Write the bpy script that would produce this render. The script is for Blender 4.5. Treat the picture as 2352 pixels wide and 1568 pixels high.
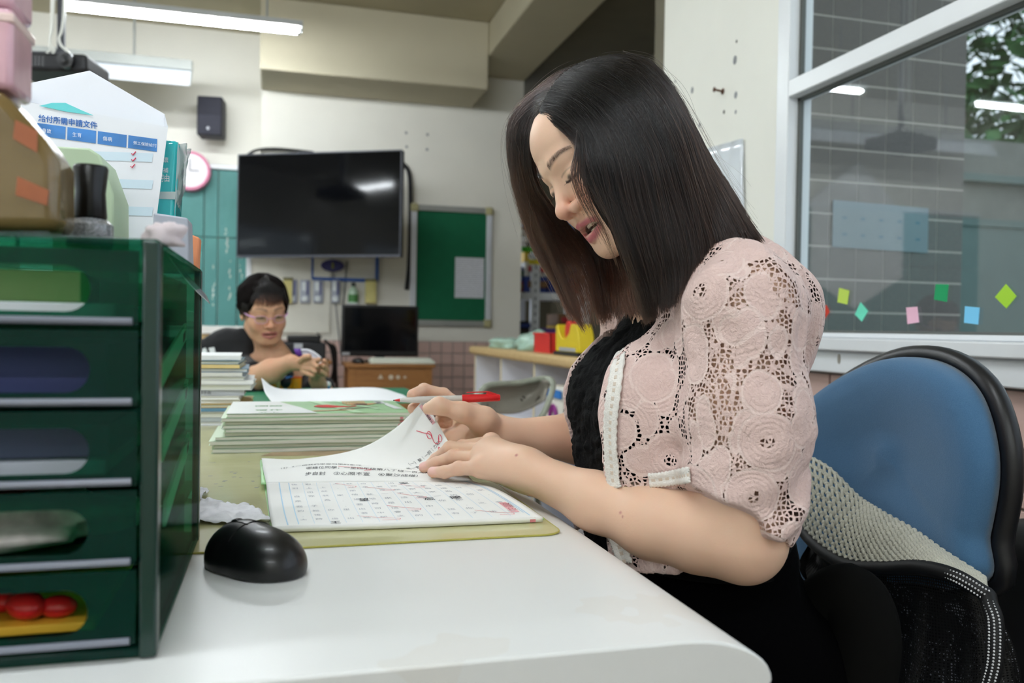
import bpy, bmesh, math, random
import numpy as np
from mathutils import Vector, Matrix, Euler
from mathutils.bvhtree import BVHTree
for _o in list(bpy.data.objects): bpy.data.objects.remove(_o)
scene = bpy.context.scene
col = scene.collection
PI = math.pi
# ------------------------------------------------------------------ camera
F, CX, CY = 1940.0, 1176.0, 784.0
CAM = np.array([0.0, 0.0, 0.965])
_yaw, _pit, _rol = math.radians(15.47), math.radians(-0.90), math.radians(0.95)
_W = np.array([math.sin(_yaw)*math.cos(_pit), math.cos(_yaw)*math.cos(_pit), math.sin(_pit)])
_r = np.array([math.cos(_yaw), -math.sin(_yaw), 0.0]); _u = np.cross(_r, _W)
_R = math.cos(_rol)*_r + math.sin(_rol)*_u
_U = -math.sin(_rol)*_r + math.cos(_rol)*_u
cam_d = bpy.data.cameras.new('camera'); cam = bpy.data.objects.new('camera', cam_d); col.objects.link(cam)
cam.matrix_world = Matrix(((_R[0], _U[0], -_W[0], CAM[0]), (_R[1], _U[1], -_W[1], CAM[1]), (_R[2], _U[2], -_W[2], CAM[2]), (0, 0, 0, 1)))
cam_d.sensor_width = 36; cam_d.lens = F/2352*36
cam_d.clip_start = 0.05; cam_d.clip_end = 60
cam_d.dof.use_dof = True; cam_d.dof.focus_distance = 1.0; cam_d.dof.aperture_fstop = 5.6
scene.camera = cam
scene.view_settings.view_transform = 'Standard'; scene.view_settings.look = 'None'
scene.view_settings.gamma = 1.0; scene.view_settings.use_curve_mapping = False
scene.view_settings.exposure = 0.86
def P(px, py, d):
    """point seen at photograph pixel (px,py) at depth d metres from the camera"""
    return CAM + d*(_W + (px-CX)/F*_R - (py-CY)/F*_U)
def onp(px, py, ax, v):
    D = _W + (px-CX)/F*_R - (py-CY)/F*_U
    return CAM + D*((v-CAM[ax])/D[ax])
def proj(p):
    q = np.asarray(p) - CAM; d = q @ _W
    return CX + F*(q @ _R)/d, CY - F*(q @ _U)/d, d
# ------------------------------------------------------------------ world
wd = bpy.data.worlds.new('world'); scene.world = wd; wd.use_nodes = True
wd.node_tree.nodes['Background'].inputs[0].default_value = (0.80, 0.88, 1.0, 1)
wd.node_tree.nodes['Background'].inputs[1].default_value = 0.9
TUBE_STRENGTH = 72.0
# ------------------------------------------------------------------ materials
def hexc(h):
    h = h.lstrip('#'); v = [int(h[i:i+2], 16)/255 for i in (0, 2, 4)]
    return tuple(((c+0.055)/1.055)**2.4 if c > 0.04045 else c/12.92 for c in v) + (1.0,)
def C4(c): return hexc(c) if isinstance(c, str) else (tuple(c) + (1.0,) if len(c) == 3 else tuple(c))
_mc = {}
class NT:
    def __init__(s, name):
        s.m = bpy.data.materials.new(name); s.m.use_nodes = True
        s.t = s.m.node_tree; s.n = s.t.nodes; s.l = s.t.links
        s.b = s.n['Principled BSDF']; s.out = s.n['Material Output']
    def new(s, typ, **kw):
        nd = s.n.new(typ)
        for k, v in kw.items():
            if k.startswith('i_'):
                key = k[2:]; key = int(key) if key.isdigit() else key.replace('_', ' ')
                nd.inputs[key].default_value = v
            else: setattr(nd, k, v)
        return nd
    def link(s, a, b): s.l.new(a, b)
    def coord(s, kind='Object', scale=(1, 1, 1), rot=(0, 0, 0)):
        tc = s.new('ShaderNodeTexCoord'); mp = s.new('ShaderNodeMapping')
        mp.inputs['Scale'].default_value = scale; mp.inputs['Rotation'].default_value = rot
        s.link(tc.outputs[kind], mp.inputs[0]); return mp.outputs[0]
    def ramp(s, fac, stops, interp='LINEAR'):
        r = s.new('ShaderNodeValToRGB'); r.color_ramp.interpolation = interp
        e = r.color_ramp.elements
        while len(e) < len(stops): e.new(0.5)
        for i, (p, c) in enumerate(stops): e[i].position = p; e[i].color = C4(c) if not isinstance(c, (int, float)) else (c, c, c, 1)
        s.link(fac, r.inputs[0]); return r.outputs[0]
    def math(s, op, a, b=None, c=None):
        m = s.new('ShaderNodeMath', operation=op)
        for i, v in enumerate((a, b, c)):
            if v is None: continue
            if isinstance(v, (int, float)): m.inputs[i].default_value = v
            else: s.link(v, m.inputs[i])
        return m.outputs[0]
    def mix(s, fac, a, b):
        m = s.new('ShaderNodeMix', data_type='RGBA')
        for sock, v in ((m.inputs[0], fac), (m.inputs[6], a), (m.inputs[7], b)):
            if hasattr(v, 'is_output'): s.link(v, sock)
            elif sock is m.inputs[0]: sock.default_value = v
            else: sock.default_value = C4(v)
        return m.outputs[2]
    def bump(s, h, strength=0.3, dist=0.002, normal=None):
        b = s.new('ShaderNodeBump'); b.inputs['Strength'].default_value = strength; b.inputs['Distance'].default_value = dist
        s.link(h, b.inputs['Height'])
        if normal is not None: s.link(normal, b.inputs['Normal'])
        s.link(b.outputs[0], s.b.inputs['Normal']); return b.outputs[0]
    def noise(s, vec, scale=5, detail=3, rough=0.5, dist=0.0):
        n = s.new('ShaderNodeTexNoise'); n.inputs['Scale'].default_value = scale; n.inputs['Detail'].default_value = detail
        n.inputs['Roughness'].default_value = rough; n.inputs['Distortion'].default_value = dist
        if vec is not None: s.link(vec, n.inputs['Vector'])
        return n.outputs['Fac']
def mat(name, c, rough=0.5, metal=0.0, spec=0.5, vary=0.06, vscale=6.0, bump=0.0, bscale=60.0, trans=0.0, alpha=1.0, coat=0.0, sheen=0.0, emit=None, estr=0.0, ior=1.45, sss=0.0):
    if name in _mc: return _mc[name]
    t = NT(name); b = t.b; cc = C4(c)
    b.inputs['Roughness'].default_value = rough; b.inputs['Metallic'].default_value = metal
    b.inputs['Specular IOR Level'].default_value = spec; b.inputs['IOR'].default_value = ior
    b.inputs['Base Color'].default_value = cc
    if vary > 0:
        v = t.coord(); n = t.noise(v, vscale, 4)
        lo = tuple(x*(1-vary) for x in cc[:3]); hi = tuple(min(1, x*(1+vary)) for x in cc[:3])
        t.link(t.ramp(n, [(0.3, lo), (0.7, hi)]), b.inputs['Base Color'])
    if bump > 0:
        v = t.coord(); t.bump(t.noise(v, bscale, 3), bump, 0.002)
    if trans: b.inputs['Transmission Weight'].default_value = trans
    if alpha < 1: b.inputs['Alpha'].default_value = alpha
    if coat: b.inputs['Coat Weight'].default_value = coat; b.inputs['Coat Roughness'].default_value = 0.08
    if sheen: b.inputs['Sheen Weight'].default_value = sheen
    if sss: b.inputs['Subsurface Weight'].default_value = sss; b.inputs['Subsurface Radius'].default_value = (0.012, 0.005, 0.003); b.inputs['Subsurface Scale'].default_value = 0.5
    if emit is not None: b.inputs['Emission Color'].default_value = C4(emit); b.inputs['Emission Strength'].default_value = estr
    _mc[name] = t.m; return t.m
# ------------------------------------------------------------------ object helpers
def link_obj(name, data, parent=None, m=None, smooth=False):
    o = bpy.data.objects.new(name, data); col.objects.link(o)
    if parent is not None: o.parent = parent
    if m is not None:
        for x in (m if isinstance(m, (list, tuple)) else [m]): data.materials.append(x)
    if smooth: data.shade_smooth()
    return o
def tag(o, label=None, cat=None, group=None, kind=None):
    if label: o['label'] = label
    if cat: o['category'] = cat
    if group: o['group'] = group
    if kind: o['kind'] = kind
    return o
def thing(name, label, cat, loc=(0, 0, 0), rot=(0, 0, 0), group=None):
    o = bpy.data.objects.new(name, None); col.objects.link(o); o.empty_display_size = 0.02
    o.location = [float(v) for v in loc]; o.rotation_euler = rot if not isinstance(rot, (int, float)) else (0, 0, rot)
    return tag(o, label, cat, group)
def copy_tree(o, parent=None):
    c = o.copy(); col.objects.link(c); c.parent = parent
    for ch in list(o.children): copy_tree(ch, c)
    return c
class MB:
    """collects boxes, tubes, lathes and prisms and builds them as one mesh object"""
    def __init__(s): s.v = []; s.f = []; s.mi = []; s.M = None; s.cur = 0
    def _add(s, vs, fs):
        o = len(s.v)
        for p in vs:
            if s.M is not None: p = s.M @ Vector([float(t) for t in p])
            s.v.append(tuple(float(t) for t in p))
        for f in fs: s.f.append(tuple(o+i for i in f)); s.mi.append(s.cur)
        return s
    def box(s, x0, x1, y0, y1, z0, z1):
        return s._add([(x0, y0, z0), (x1, y0, z0), (x1, y1, z0), (x0, y1, z0), (x0, y0, z1), (x1, y0, z1), (x1, y1, z1), (x0, y1, z1)],
                      [(3, 2, 1, 0), (4, 5, 6, 7), (0, 1, 5, 4), (1, 2, 6, 5), (2, 3, 7, 6), (3, 0, 4, 7)])
    def cbox(s, c, d, rz=0.0):
        cx, cy, cz = c; a, b, e = d[0]/2, d[1]/2, d[2]/2; k, q = math.cos(rz), math.sin(rz)
        vs = [(cx + x*k - y*q, cy + x*q + y*k, cz + z) for z in (-e, e) for x, y in ((-a, -b), (a, -b), (a, b), (-a, b))]
        return s._add(vs, [(3, 2, 1, 0), (4, 5, 6, 7), (0, 1, 5, 4), (1, 2, 6, 5), (2, 3, 7, 6), (3, 0, 4, 7)])
    def quad(s, a, b, c, d): return s._add([a, b, c, d], [(0, 1, 2, 3)])
    def prism(s, pts, ax, a, b):
        """polygon pts (2-D) extruded along axis ax from a to b"""
        def mk(p, t):
            return {0: (t, p[0], p[1]), 1: (p[0], t, p[1]), 2: (p[0], p[1], t)}[ax]
        n = len(pts); vs = [mk(p, a) for p in pts] + [mk(p, b) for p in pts]
        fs = [tuple(range(n))[::-1], tuple(range(n, 2*n))] + [(i, (i+1) % n, n+(i+1) % n, n+i) for i in range(n)]
        return s._add(vs, fs)
    def tube(s, pts, r, n=10, caps=True, closed=False):
        pts = [Vector([float(t) for t in p]) for p in pts]; m = len(pts)
        rs = r if isinstance(r, (list, tuple)) else [r]*m
        vs = []; up = Vector((0, 0, 1)); prev = None
        for i, p in enumerate(pts):
            if closed: t = pts[(i+1) % m] - pts[i-1]
            else: t = pts[min(i+1, m-1)] - pts[max(i-1, 0)]
            t.normalize()
            if prev is None:
                a = t.cross(up) if abs(t.z) < 0.9 else t.cross(Vector((1, 0, 0)))
            else: a = prev - t*prev.dot(t)
            a.normalize(); prev = a; b = t.cross(a)
            for k in range(n):
                an = 2*PI*k/n; vs.append(p + (a*math.cos(an) + b*math.sin(an))*rs[i])
        fs = []
        for i in range(m if closed else m-1):
            j = (i+1) % m
            for k in range(n): fs.append((i*n+k, i*n+(k+1) % n, j*n+(k+1) % n, j*n+k))
        if caps and not closed: fs.append(tuple(range(n))[::-1]); fs.append(tuple((m-1)*n+k for k in range(n)))
        return s._add(vs, fs)
    def lathe(s, prof, c=(0, 0, 0), n=24, ax=2, cap=True):
        vs = []
        for rr, z in prof:
            for k in range(n):
                an = 2*PI*k/n; x, y = rr*math.cos(an), rr*math.sin(an)
                p = {2: (x, y, z), 0: (z, x, y), 1: (y, z, x)}[ax]
                vs.append((p[0]+c[0], p[1]+c[1], p[2]+c[2]))
        m = len(prof); fs = [(i*n+k, i*n+(k+1) % n, (i+1)*n+(k+1) % n, (i+1)*n+k) for i in range(m-1) for k in range(n)]
        if cap: fs += [tuple(range(n))[::-1], tuple((m-1)*n+k for k in range(n))]
        return s._add(vs, fs)
    def ball(s, c, r, n=14, m=8):
        rx, ry, rz = r if isinstance(r, (tuple, list)) else (r, r, r)
        prof = []
        vs = [(c[0], c[1], c[2]-rz)]
        for i in range(1, m):
            a = -PI/2 + PI*i/m
            for k in range(n): b = 2*PI*k/n; vs.append((c[0]+rx*math.cos(a)*math.cos(b), c[1]+ry*math.cos(a)*math.sin(b), c[2]+rz*math.sin(a)))
        vs.append((c[0], c[1], c[2]+rz)); fs = []
        for k in range(n): fs.append((0, 1+(k+1) % n, 1+k))
        for i in range(m-2):
            for k in range(n): a = 1+i*n; fs.append((a+k, a+(k+1) % n, a+n+(k+1) % n, a+n+k))
        a = 1+(m-2)*n
        for k in range(n): fs.append((a+k, a+(k+1) % n, len(vs)-1))
        return s._add(vs, fs)
    def build(s, name, m=None, parent=None, smooth=False, bevel=0.0, seg=2, kind=None, local=False, subsurf=0, angle=None):
        me = bpy.data.meshes.new(name); me.from_pydata(s.v, [], s.f); me.update()
        o = link_obj(name, me, parent, m)
        if len(set(s.mi)) > 1: me.polygons.foreach_set('material_index', s.mi)
        if parent is not None and not local:   # geometry was given in world coordinates
            o.matrix_parent_inverse = parent_world(parent).inverted()
        if bevel > 0:
            md = o.modifiers.new('bevel', 'BEVEL'); md.width = bevel; md.segments = seg; md.limit_method = 'ANGLE'; md.angle_limit = math.radians(40)
        if subsurf: md = o.modifiers.new('sub', 'SUBSURF'); md.levels = subsurf; md.render_levels = subsurf
        if smooth or bevel > 0 or subsurf:
            me.shade_smooth()
            if smooth != 'all' and not subsurf: me.set_sharp_from_angle(angle=math.radians(angle or 40))
        if kind: o['kind'] = kind
        return o
def parent_world(o):
    m = Matrix.LocRotScale(o.location, o.rotation_euler, o.scale)
    if o.parent is not None: m = parent_world(o.parent) @ o.matrix_parent_inverse @ m
    return m
def structure(name, mb, m, **kw): return tag(mb.build(name, m, **kw), kind='structure')
def np_mesh(name, V, Q, m=None, parent=None, attrs=None, smooth=True):
    me = bpy.data.meshes.new(name); nv = len(V); nq = len(Q); w = Q.shape[1]
    me.vertices.add(nv); me.vertices.foreach_set('co', np.ascontiguousarray(V, dtype=np.float32).ravel())
    me.loops.add(nq*w); me.polygons.add(nq)
    me.loops.foreach_set('vertex_index', np.ascontiguousarray(Q, dtype=np.int32).ravel())
    me.polygons.foreach_set('loop_start', np.arange(nq, dtype=np.int32)*w)
    me.update(calc_edges=True); me.validate()
    for k, a in (attrs or {}).items():
        if a.ndim == 1:
            at = me.attributes.new(k, 'FLOAT', 'POINT'); at.data.foreach_set('value', a.astype(np.float32))
        else:
            at = me.attributes.new(k, 'FLOAT_VECTOR', 'POINT'); at.data.foreach_set('vector', a.astype(np.float32).ravel())
    o = link_obj(name, me, parent, m, smooth)
    if parent is not None: o.matrix_parent_inverse = parent_world(parent).inverted()
    return o
def grid_mesh(name, G, m=None, parent=None, thick=0.0, smooth=True, uv=True, local=False):
    """sheet through a grid of points G[i][j]; thickness by a Solidify modifier"""
    G = np.asarray(G, float); a, b = G.shape[:2]
    idx = np.arange(a*b).reshape(a, b)
    Q = np.stack([idx[:-1, :-1], idx[1:, :-1], idx[1:, 1:], idx[:-1, 1:]], -1).reshape(-1, 4)
    o = np_mesh(name, G.reshape(-1, 3), Q, m, parent, smooth=smooth)
    if local: o.matrix_parent_inverse = Matrix()
    if uv:
        uvl = o.data.uv_layers.new(name='UVMap'); li = np.empty(len(Q)*4, np.int32); o.data.loops.foreach_get('vertex_index', li)
        uvs = np.stack([(li // b)/(a-1), (li % b)/(b-1)], -1); uvl.data.foreach_set('uv', uvs.astype(np.float32).ravel())
    if thick: md = o.modifiers.new('solid', 'SOLIDIFY'); md.thickness = thick; md.offset = -1
    return o
def spline(pts, n):
    """Catmull-Rom through pts resampled to n points"""
    p = np.asarray(pts, float); m = len(p)
    q = np.vstack([2*p[0]-p[1], p, 2*p[-1]-p[-2]])
    t = np.linspace(0, m-1, n); i = np.minimum(t.astype(int), m-2); f = (t-i)[:, None]
    a, b, c, d = q[i], q[i+1], q[i+2], q[i+3]
    return 0.5*((2*b) + (-a+c)*f + (2*a-5*b+4*c-d)*f*f + (-a+3*b-3*c+d)*f**3)
# ------------------------------------------------------------------ signed distance bodies
class Field:
    def __init__(s, xs, ys, zs):
        s.x, s.y, s.z = [np.asarray(a, np.float32) for a in (xs, ys, zs)]
        s.D = np.full((len(s.x), len(s.y), len(s.z)), 0.08, np.float32)
    def blk(s, lo, hi):
        sl = []
        for a, l, h in zip((s.x, s.y, s.z), lo, hi):
            i, j = np.searchsorted(a, l), np.searchsorted(a, h)
            if j <= i: return None
            sl.append(slice(int(i), int(j)))
        return tuple(sl), s.x[sl[0]][:, None, None], s.y[sl[1]][None, :, None], s.z[sl[2]][None, None, :]
    def put(s, lo, hi, fn, k, op):
        m = k + 0.012; b = s.blk(np.asarray(lo)-m, np.asarray(hi)+m)
        if b is None: return
        sl, X, Y, Z = b; d = fn(X, Y, Z); D = s.D[sl]
        if op == 'add':
            if k > 0: h = np.maximum(k-np.abs(D-d), 0)/k; s.D[sl] = np.minimum(D, d) - h*h*k*0.25
            else: s.D[sl] = np.minimum(D, d)
        elif op == 'sub':
            if k > 0: h = np.maximum(k-np.abs(D+d), 0)/k; s.D[sl] = np.maximum(D, -d) + h*h*k*0.25
            else: s.D[sl] = np.maximum(D, -d)
    def cap(s, a, b, ra, rb=None, k=0.01, op='add'):
        a = np.asarray(a, float); b = np.asarray(b, float); rb = ra if rb is None else rb
        R = max(ra, rb); lo = np.minimum(a, b)-R; hi = np.maximum(a, b)+R
        ba = b-a; L = float(ba@ba)+1e-12
        def fn(X, Y, Z):
            px, py, pz = X-a[0], Y-a[1], Z-a[2]
            t = np.clip((px*ba[0]+py*ba[1]+pz*ba[2])/L, 0, 1)
            return np.sqrt((px-t*ba[0])**2+(py-t*ba[1])**2+(pz-t*ba[2])**2) - (ra+(rb-ra)*t)
        s.put(lo, hi, fn, k, op)
    def chain(s, pts, rs, k=0.01, op='add'):
        for i in range(len(pts)-1): s.cap(pts[i], pts[i+1], rs[i], rs[i+1], k, op)
    def ell(s, c, r, M=None, k=0.01, op='add'):
        c = np.asarray(c, float); r = np.asarray(r, float); R = r.max()
        M = np.eye(3) if M is None else M
        ext = np.sqrt(((M*r)**2).sum(1))
        def fn(X, Y, Z):
            x, y, z = X-c[0], Y-c[1], Z-c[2]
            q = [M[0, i]*x+M[1, i]*y+M[2, i]*z for i in range(3)]
            k0 = np.sqrt((q[0]/r[0])**2+(q[1]/r[1])**2+(q[2]/r[2])**2)
            k1 = np.sqrt((q[0]/r[0]**2)**2+(q[1]/r[1]**2)**2+(q[2]/r[2]**2)**2)
            return k0*(k0-1)/np.maximum(k1, 1e-6)
        s.put(c-ext, c+ext, fn, k, op)
    def plane_cut(s, c, n):
        """remove everything on the side n points to"""
        n = np.asarray(n, float); n = n/np.linalg.norm(n)
        d = (s.x[:, None, None]-c[0])*n[0]+(s.y[None, :, None]-c[1])*n[1]+(s.z[None, None, :]-c[2])*n[2]
        s.D = np.maximum(s.D, d.astype(np.float32))
    def mesh(s):
        D = s.D; neg = D < 0
        c = sum(neg[i:D.shape[0]-1+i, j:D.shape[1]-1+j, k:D.shape[2]-1+k].astype(np.int8) for i in (0, 1) for j in (0, 1) for k in (0, 1))
        I, J, K = np.nonzero((c > 0) & (c < 8)); nv = len(I)
        ids = np.full(c.shape, -1, np.int32); ids[I, J, K] = np.arange(nv)
        acc = np.zeros((nv, 3), np.float64); cnt = np.zeros(nv)
        ax = (s.x, s.y, s.z); cor = [(i, j, k) for i in (0, 1) for j in (0, 1) for k in (0, 1)]
        for a in cor:
            for dim in range(3):
                if a[dim]: continue
                b = list(a); b[dim] = 1
                A = (I+a[0], J+a[1], K+a[2]); B = (I+b[0], J+b[1], K+b[2])
                da, db = D[A], D[B]; m = (da < 0) != (db < 0)
                t = np.where(m, da/np.where(m, da-db, 1), 0)
                for q in range(3):
                    pa, pb = ax[q][A[q]], ax[q][B[q]]
                    acc[:, q] += np.where(m, pa+(pb-pa)*t, 0)
                cnt += m
        V = acc/cnt[:, None]
        Q = []
        for dim in range(3):
            sl0 = [slice(None)]*3; sl1 = [slice(None)]*3
            sl0[dim] = slice(0, -1); sl1[dim] = slice(1, None)
            n0, n1 = neg[tuple(sl0)], neg[tuple(sl1)]
            E = np.nonzero(n0 != n1)
            u, v = [(1, 2), (2, 0), (0, 1)][dim]
            ok = (E[u] > 0) & (E[v] > 0) & (E[u] < D.shape[u]-1) & (E[v] < D.shape[v]-1)
            E = [e[ok] for e in E]; inside = n0[tuple(E)]
            def at(du, dv):
                e = [x.copy() for x in E]; e[u] = e[u]+du; e[v] = e[v]+dv; return ids[tuple(e)]
            q = np.stack([at(-1, -1), at(0, -1), at(0, 0), at(-1, 0)], -1)
            q[~inside] = q[~inside][:, ::-1]; Q.append(q)
        Q = np.concatenate(Q); Q = Q[(Q >= 0).all(1)]
        return V, Q
    def sample(s, Pts):
        idx = []; fr = []
        for q, a in enumerate((s.x, s.y, s.z)):
            i = np.clip(np.searchsorted(a, Pts[:, q])-1, 0, len(a)-2); idx.append(i); fr.append(np.clip((Pts[:, q]-a[i])/(a[i+1]-a[i]), 0, 1))
        r = 0
        for i in (0, 1):
            for j in (0, 1):
                for k in (0, 1):
                    w = (fr[0] if i else 1-fr[0])*(fr[1] if j else 1-fr[1])*(fr[2] if k else 1-fr[2])
                    r = r + w*s.D[idx[0]+i, idx[1]+j, idx[2]+k]
        return r
def axis(*segs):
    """piecewise spacing: (start, end, step) ..."""
    out = []
    for a, b, h in segs: out.append(np.arange(a, b-h*0.25, h))
    return np.concatenate(out + [[segs[-1][1]]])
def vnoise(Pts, scale, seed=0):
    """smooth value noise on points, range -1..1"""
    rs = np.random.RandomState(seed); T = rs.uniform(-1, 1, (32, 32, 32))
    q = np.asarray(Pts)*scale; i = np.floor(q).astype(int); f = q-i; f = f*f*(3-2*f); r = 0
    for a in (0, 1):
        for b in (0, 1):
            for c in (0, 1):
                w = (f[:, 0] if a else 1-f[:, 0])*(f[:, 1] if b else 1-f[:, 1])*(f[:, 2] if c else 1-f[:, 2])
                r = r + w*T[(i[:, 0]+a) % 32, (i[:, 1]+b) % 32, (i[:, 2]+c) % 32]
    return r
# ================================================================== the room
M_WALL = mat('cream_wall_paint', '#e6e3d9', rough=.75, vary=.035, vscale=2.2, bump=.06, bscale=120)
M_WHITE = mat('white_wall_paint', '#efeee6', rough=.7, vary=.03, vscale=2.5, bump=.08, bscale=80)
M_CEIL = mat('ceiling_paint_shaded', '#b3ab92', rough=.85, vary=.03)  # dim tone of an indirectly lit ceiling, put into the base colour
M_STORE_SHADE = mat('store_shade_tone', '#6c6757', rough=.85, vary=.06)  # low light of the store room painted in as a dark olive
M_FLOOR = mat('grey_floor', '#8d8577', rough=.5, vary=.1, vscale=3)
M_TILE = mat('pink_tile', '#d2b3aa', rough=.28, vary=.05, vscale=3)
M_GROUT = mat('tile_grout', '#8f8780', rough=.9, vary=.08, vscale=40)
M_ALU = mat('white_window_frame', '#e9ecf0', rough=.35, vary=.02)
ZC = 3.0; YB = 6.0; XR = 1.30; XRo = 1.70
fl = MB(); fl.box(-4.2, 1.7, -2.6, 8.2, -.1, 0); fl.box(1.31, 2.58, 2.76, 7.7, -.1, 0); structure('floor', fl, M_FLOOR)
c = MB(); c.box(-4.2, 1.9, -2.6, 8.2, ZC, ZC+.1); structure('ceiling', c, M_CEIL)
w = MB(); w.box(-4.2, -.13, YB+.25, YB+.40, 0, ZC); structure('wall_back_left', w, M_WALL)
w = MB(); w.box(-.13, 1.72, YB, YB+.40, 0, ZC); wall_back = structure('wall_back', w, M_WALL)
w = MB(); w.box(1.72, 2.46, 2.85, 7.55, 2.86, 2.90); structure('ceiling_store', w, M_STORE_SHADE)
w = MB(); w.box(1.72, 2.58, 7.55, 7.7, 0, ZC); structure('wall_store', w, M_STORE_SHADE)
w = MB(); w.box(2.46, 2.58, 2.74, 7.6, 0, 3.4); structure('wall_store_side', w, M_STORE_SHADE)
w = MB(); w.box(1.31, 2.46, 2.76, 2.85, 0, 3.4); structure('wall_store_front', w, M_STORE_SHADE)
w = MB(); w.box(-4.2, 1.9, -2.7, -2.6, 0, ZC); structure('wall_front', w, M_WALL)
# left wall with a row of windows opposite (seen only as reflection)
w = MB()
w.box(-4.3, -4.2, -2.6, 8.2, 0, .95); w.box(-4.3, -4.2, -2.6, 8.2, 2.3, ZC)
for y0, y1 in ((-2.6, -1.6), (1.2, 2.0), (4.8, 8.2)): w.box(-4.3, -4.2, y0, y1, .95, 2.3)
structure('wall_left', w, M_WALL)
M_PANE = NT('window_glass'); nt = M_PANE.t
g_ = M_PANE.new('ShaderNodeBsdfGlossy'); g_.inputs['Roughness'].default_value = .02; tr = M_PANE.new('ShaderNodeBsdfTransparent'); tr.inputs[0].default_value = (.90, .94, .93, 1)
fr_ = M_PANE.new('ShaderNodeLayerWeight'); fr_.inputs[0].default_value = .5; mxs = M_PANE.new('ShaderNodeMixShader')
M_PANE.link(M_PANE.math('ADD', M_PANE.math('MULTIPLY', M_PANE.math('POWER', fr_.outputs[1], 4.0), .95), .055), mxs.inputs[0]); M_PANE.link(tr.outputs[0], mxs.inputs[1]); M_PANE.link(g_.outputs[0], mxs.inputs[2]); M_PANE.link(mxs.outputs[0], M_PANE.out.inputs[0]); M_PANE = M_PANE.m
for i, (y0, y1) in enumerate(((-1.6, 1.2), (2.0, 4.8))):
    f = MB()
    for a, b, c0, c1 in ((y0, y1, .95, 1.0), (y0, y1, 2.25, 2.3), (y0, y0+.05, 1.0, 2.25), (y1-.05, y1, 1.0, 2.25), ((y0+y1)/2-.03, (y0+y1)/2+.03, 1.0, 2.25)): f.box(-4.29, -4.21, a, b, c0, c1)
    o = structure('window_%d' % (i+2), f, M_ALU)
    p = MB(); p.box(-4.255, -4.25, y0+.05, y1-.05, 1.0, 2.25); p.build('pane', M_PANE, o)
# beams
M_BEAM = mat('beam_paint_shaded', '#c3bba3', rough=.8, vary=.04, vscale=2)  # wall beige darkened: the shade above the tube lamps is in this colour
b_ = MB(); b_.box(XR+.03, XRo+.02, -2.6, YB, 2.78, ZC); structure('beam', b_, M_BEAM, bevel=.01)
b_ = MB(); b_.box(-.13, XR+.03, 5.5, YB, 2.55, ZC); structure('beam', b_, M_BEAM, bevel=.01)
# right wall: pillar, parapet under the window, lintel
w = MB(); w.box(XR, 1.365, 2.02, 2.76, 0, 2.78); pillar = structure('wall_right', w, M_WHITE, bevel=.012)
w = MB(); w.box(XR+.012, 1.40, -2.6, 2.02, 0, .875); parapet = structure('wall_right_lower', w, M_GROUT)
w = MB(); w.box(XR, 1.40, -2.6, 2.02, 2.35, 2.78); structure('wall_right_upper', w, M_WHITE)
def tiles(parent, ax, plane, a0, a1, z0, z1, aw, ah, g, th, stagger=0, dirn=-1, name='tile'):
    cache = {}
    nrow = int(round((z1-z0)/ah))
    for r in range(nrow):
        zt = z1-r*ah; off = (aw/2 if (stagger and r % 2) else 0); a = a0-off
        while a < a1-.005:
            s0, s1 = max(a, a0), min(a+aw, a1)
            if s1-s0 > .02:
                key = round(s1-s0, 4)
                if key not in cache:
                    m_ = MB(); w_ = s1-s0-g
                    t_ = th; e_ = .0015; h_ = ah-g
                    # pillow-edged tile, local: width along a, height along z
                    def pt(u, v, d): return (u, dirn*d, v) if ax == 1 else (dirn*d, u, v)
                    q = [pt(0, 0, 0), pt(w_, 0, 0), pt(w_, h_, 0), pt(0, h_, 0), pt(0, 0, t_-e_), pt(w_, 0, t_-e_), pt(w_, h_, t_-e_), pt(0, h_, t_-e_), pt(e_, e_, t_), pt(w_-e_, e_, t_), pt(w_-e_, h_-e_, t_), pt(e_, h_-e_, t_)]
                    fs = [(8, 9, 10, 11)]+[(i, (i+1) % 4, 4+(i+1) % 4, 4+i) for i in range(4)]+[(4+i, 4+(i+1) % 4, 8+(i+1) % 4, 8+i) for i in range(4)]
                    me = bpy.data.meshes.new(name); me.from_pydata(q, [], fs if (ax == 1) == (dirn < 0) else [f[::-1] for f in fs]); me.materials.append(M_TILE); cache[key] = me
                o = bpy.data.objects.new(name, cache[key]); col.objects.link(o); o.parent = parent
                o.location = (s0+g/2, plane, zt-ah+g/2) if ax == 1 else (plane, s0+g/2, zt-ah+g/2)
            a += aw
tb = MB(); tb.box(-.13, 1.72, YB-.006, YB, 0, .862); tw = structure('wall_back_lower', tb, M_GROUT)
tiles(tw, 1, YB-.006, -.13, 1.72, .0, .862, .0841, .0862, .007, .006)
tiles(parapet, 0, XR+.012, .30, 2.02, .0, .868, .212, .1085, .006, .010, stagger=1)
pl = MB(); pl.box(XR-.001, XR+.012, 2.02, 2.75, 0, .868); pg = structure('wall_right_tiling', pl, M_GROUT)
tiles(pg, 0, XR-.001, 2.02, 2.75, .0, .868, .212, .1085, .006, .010, stagger=1)
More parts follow.
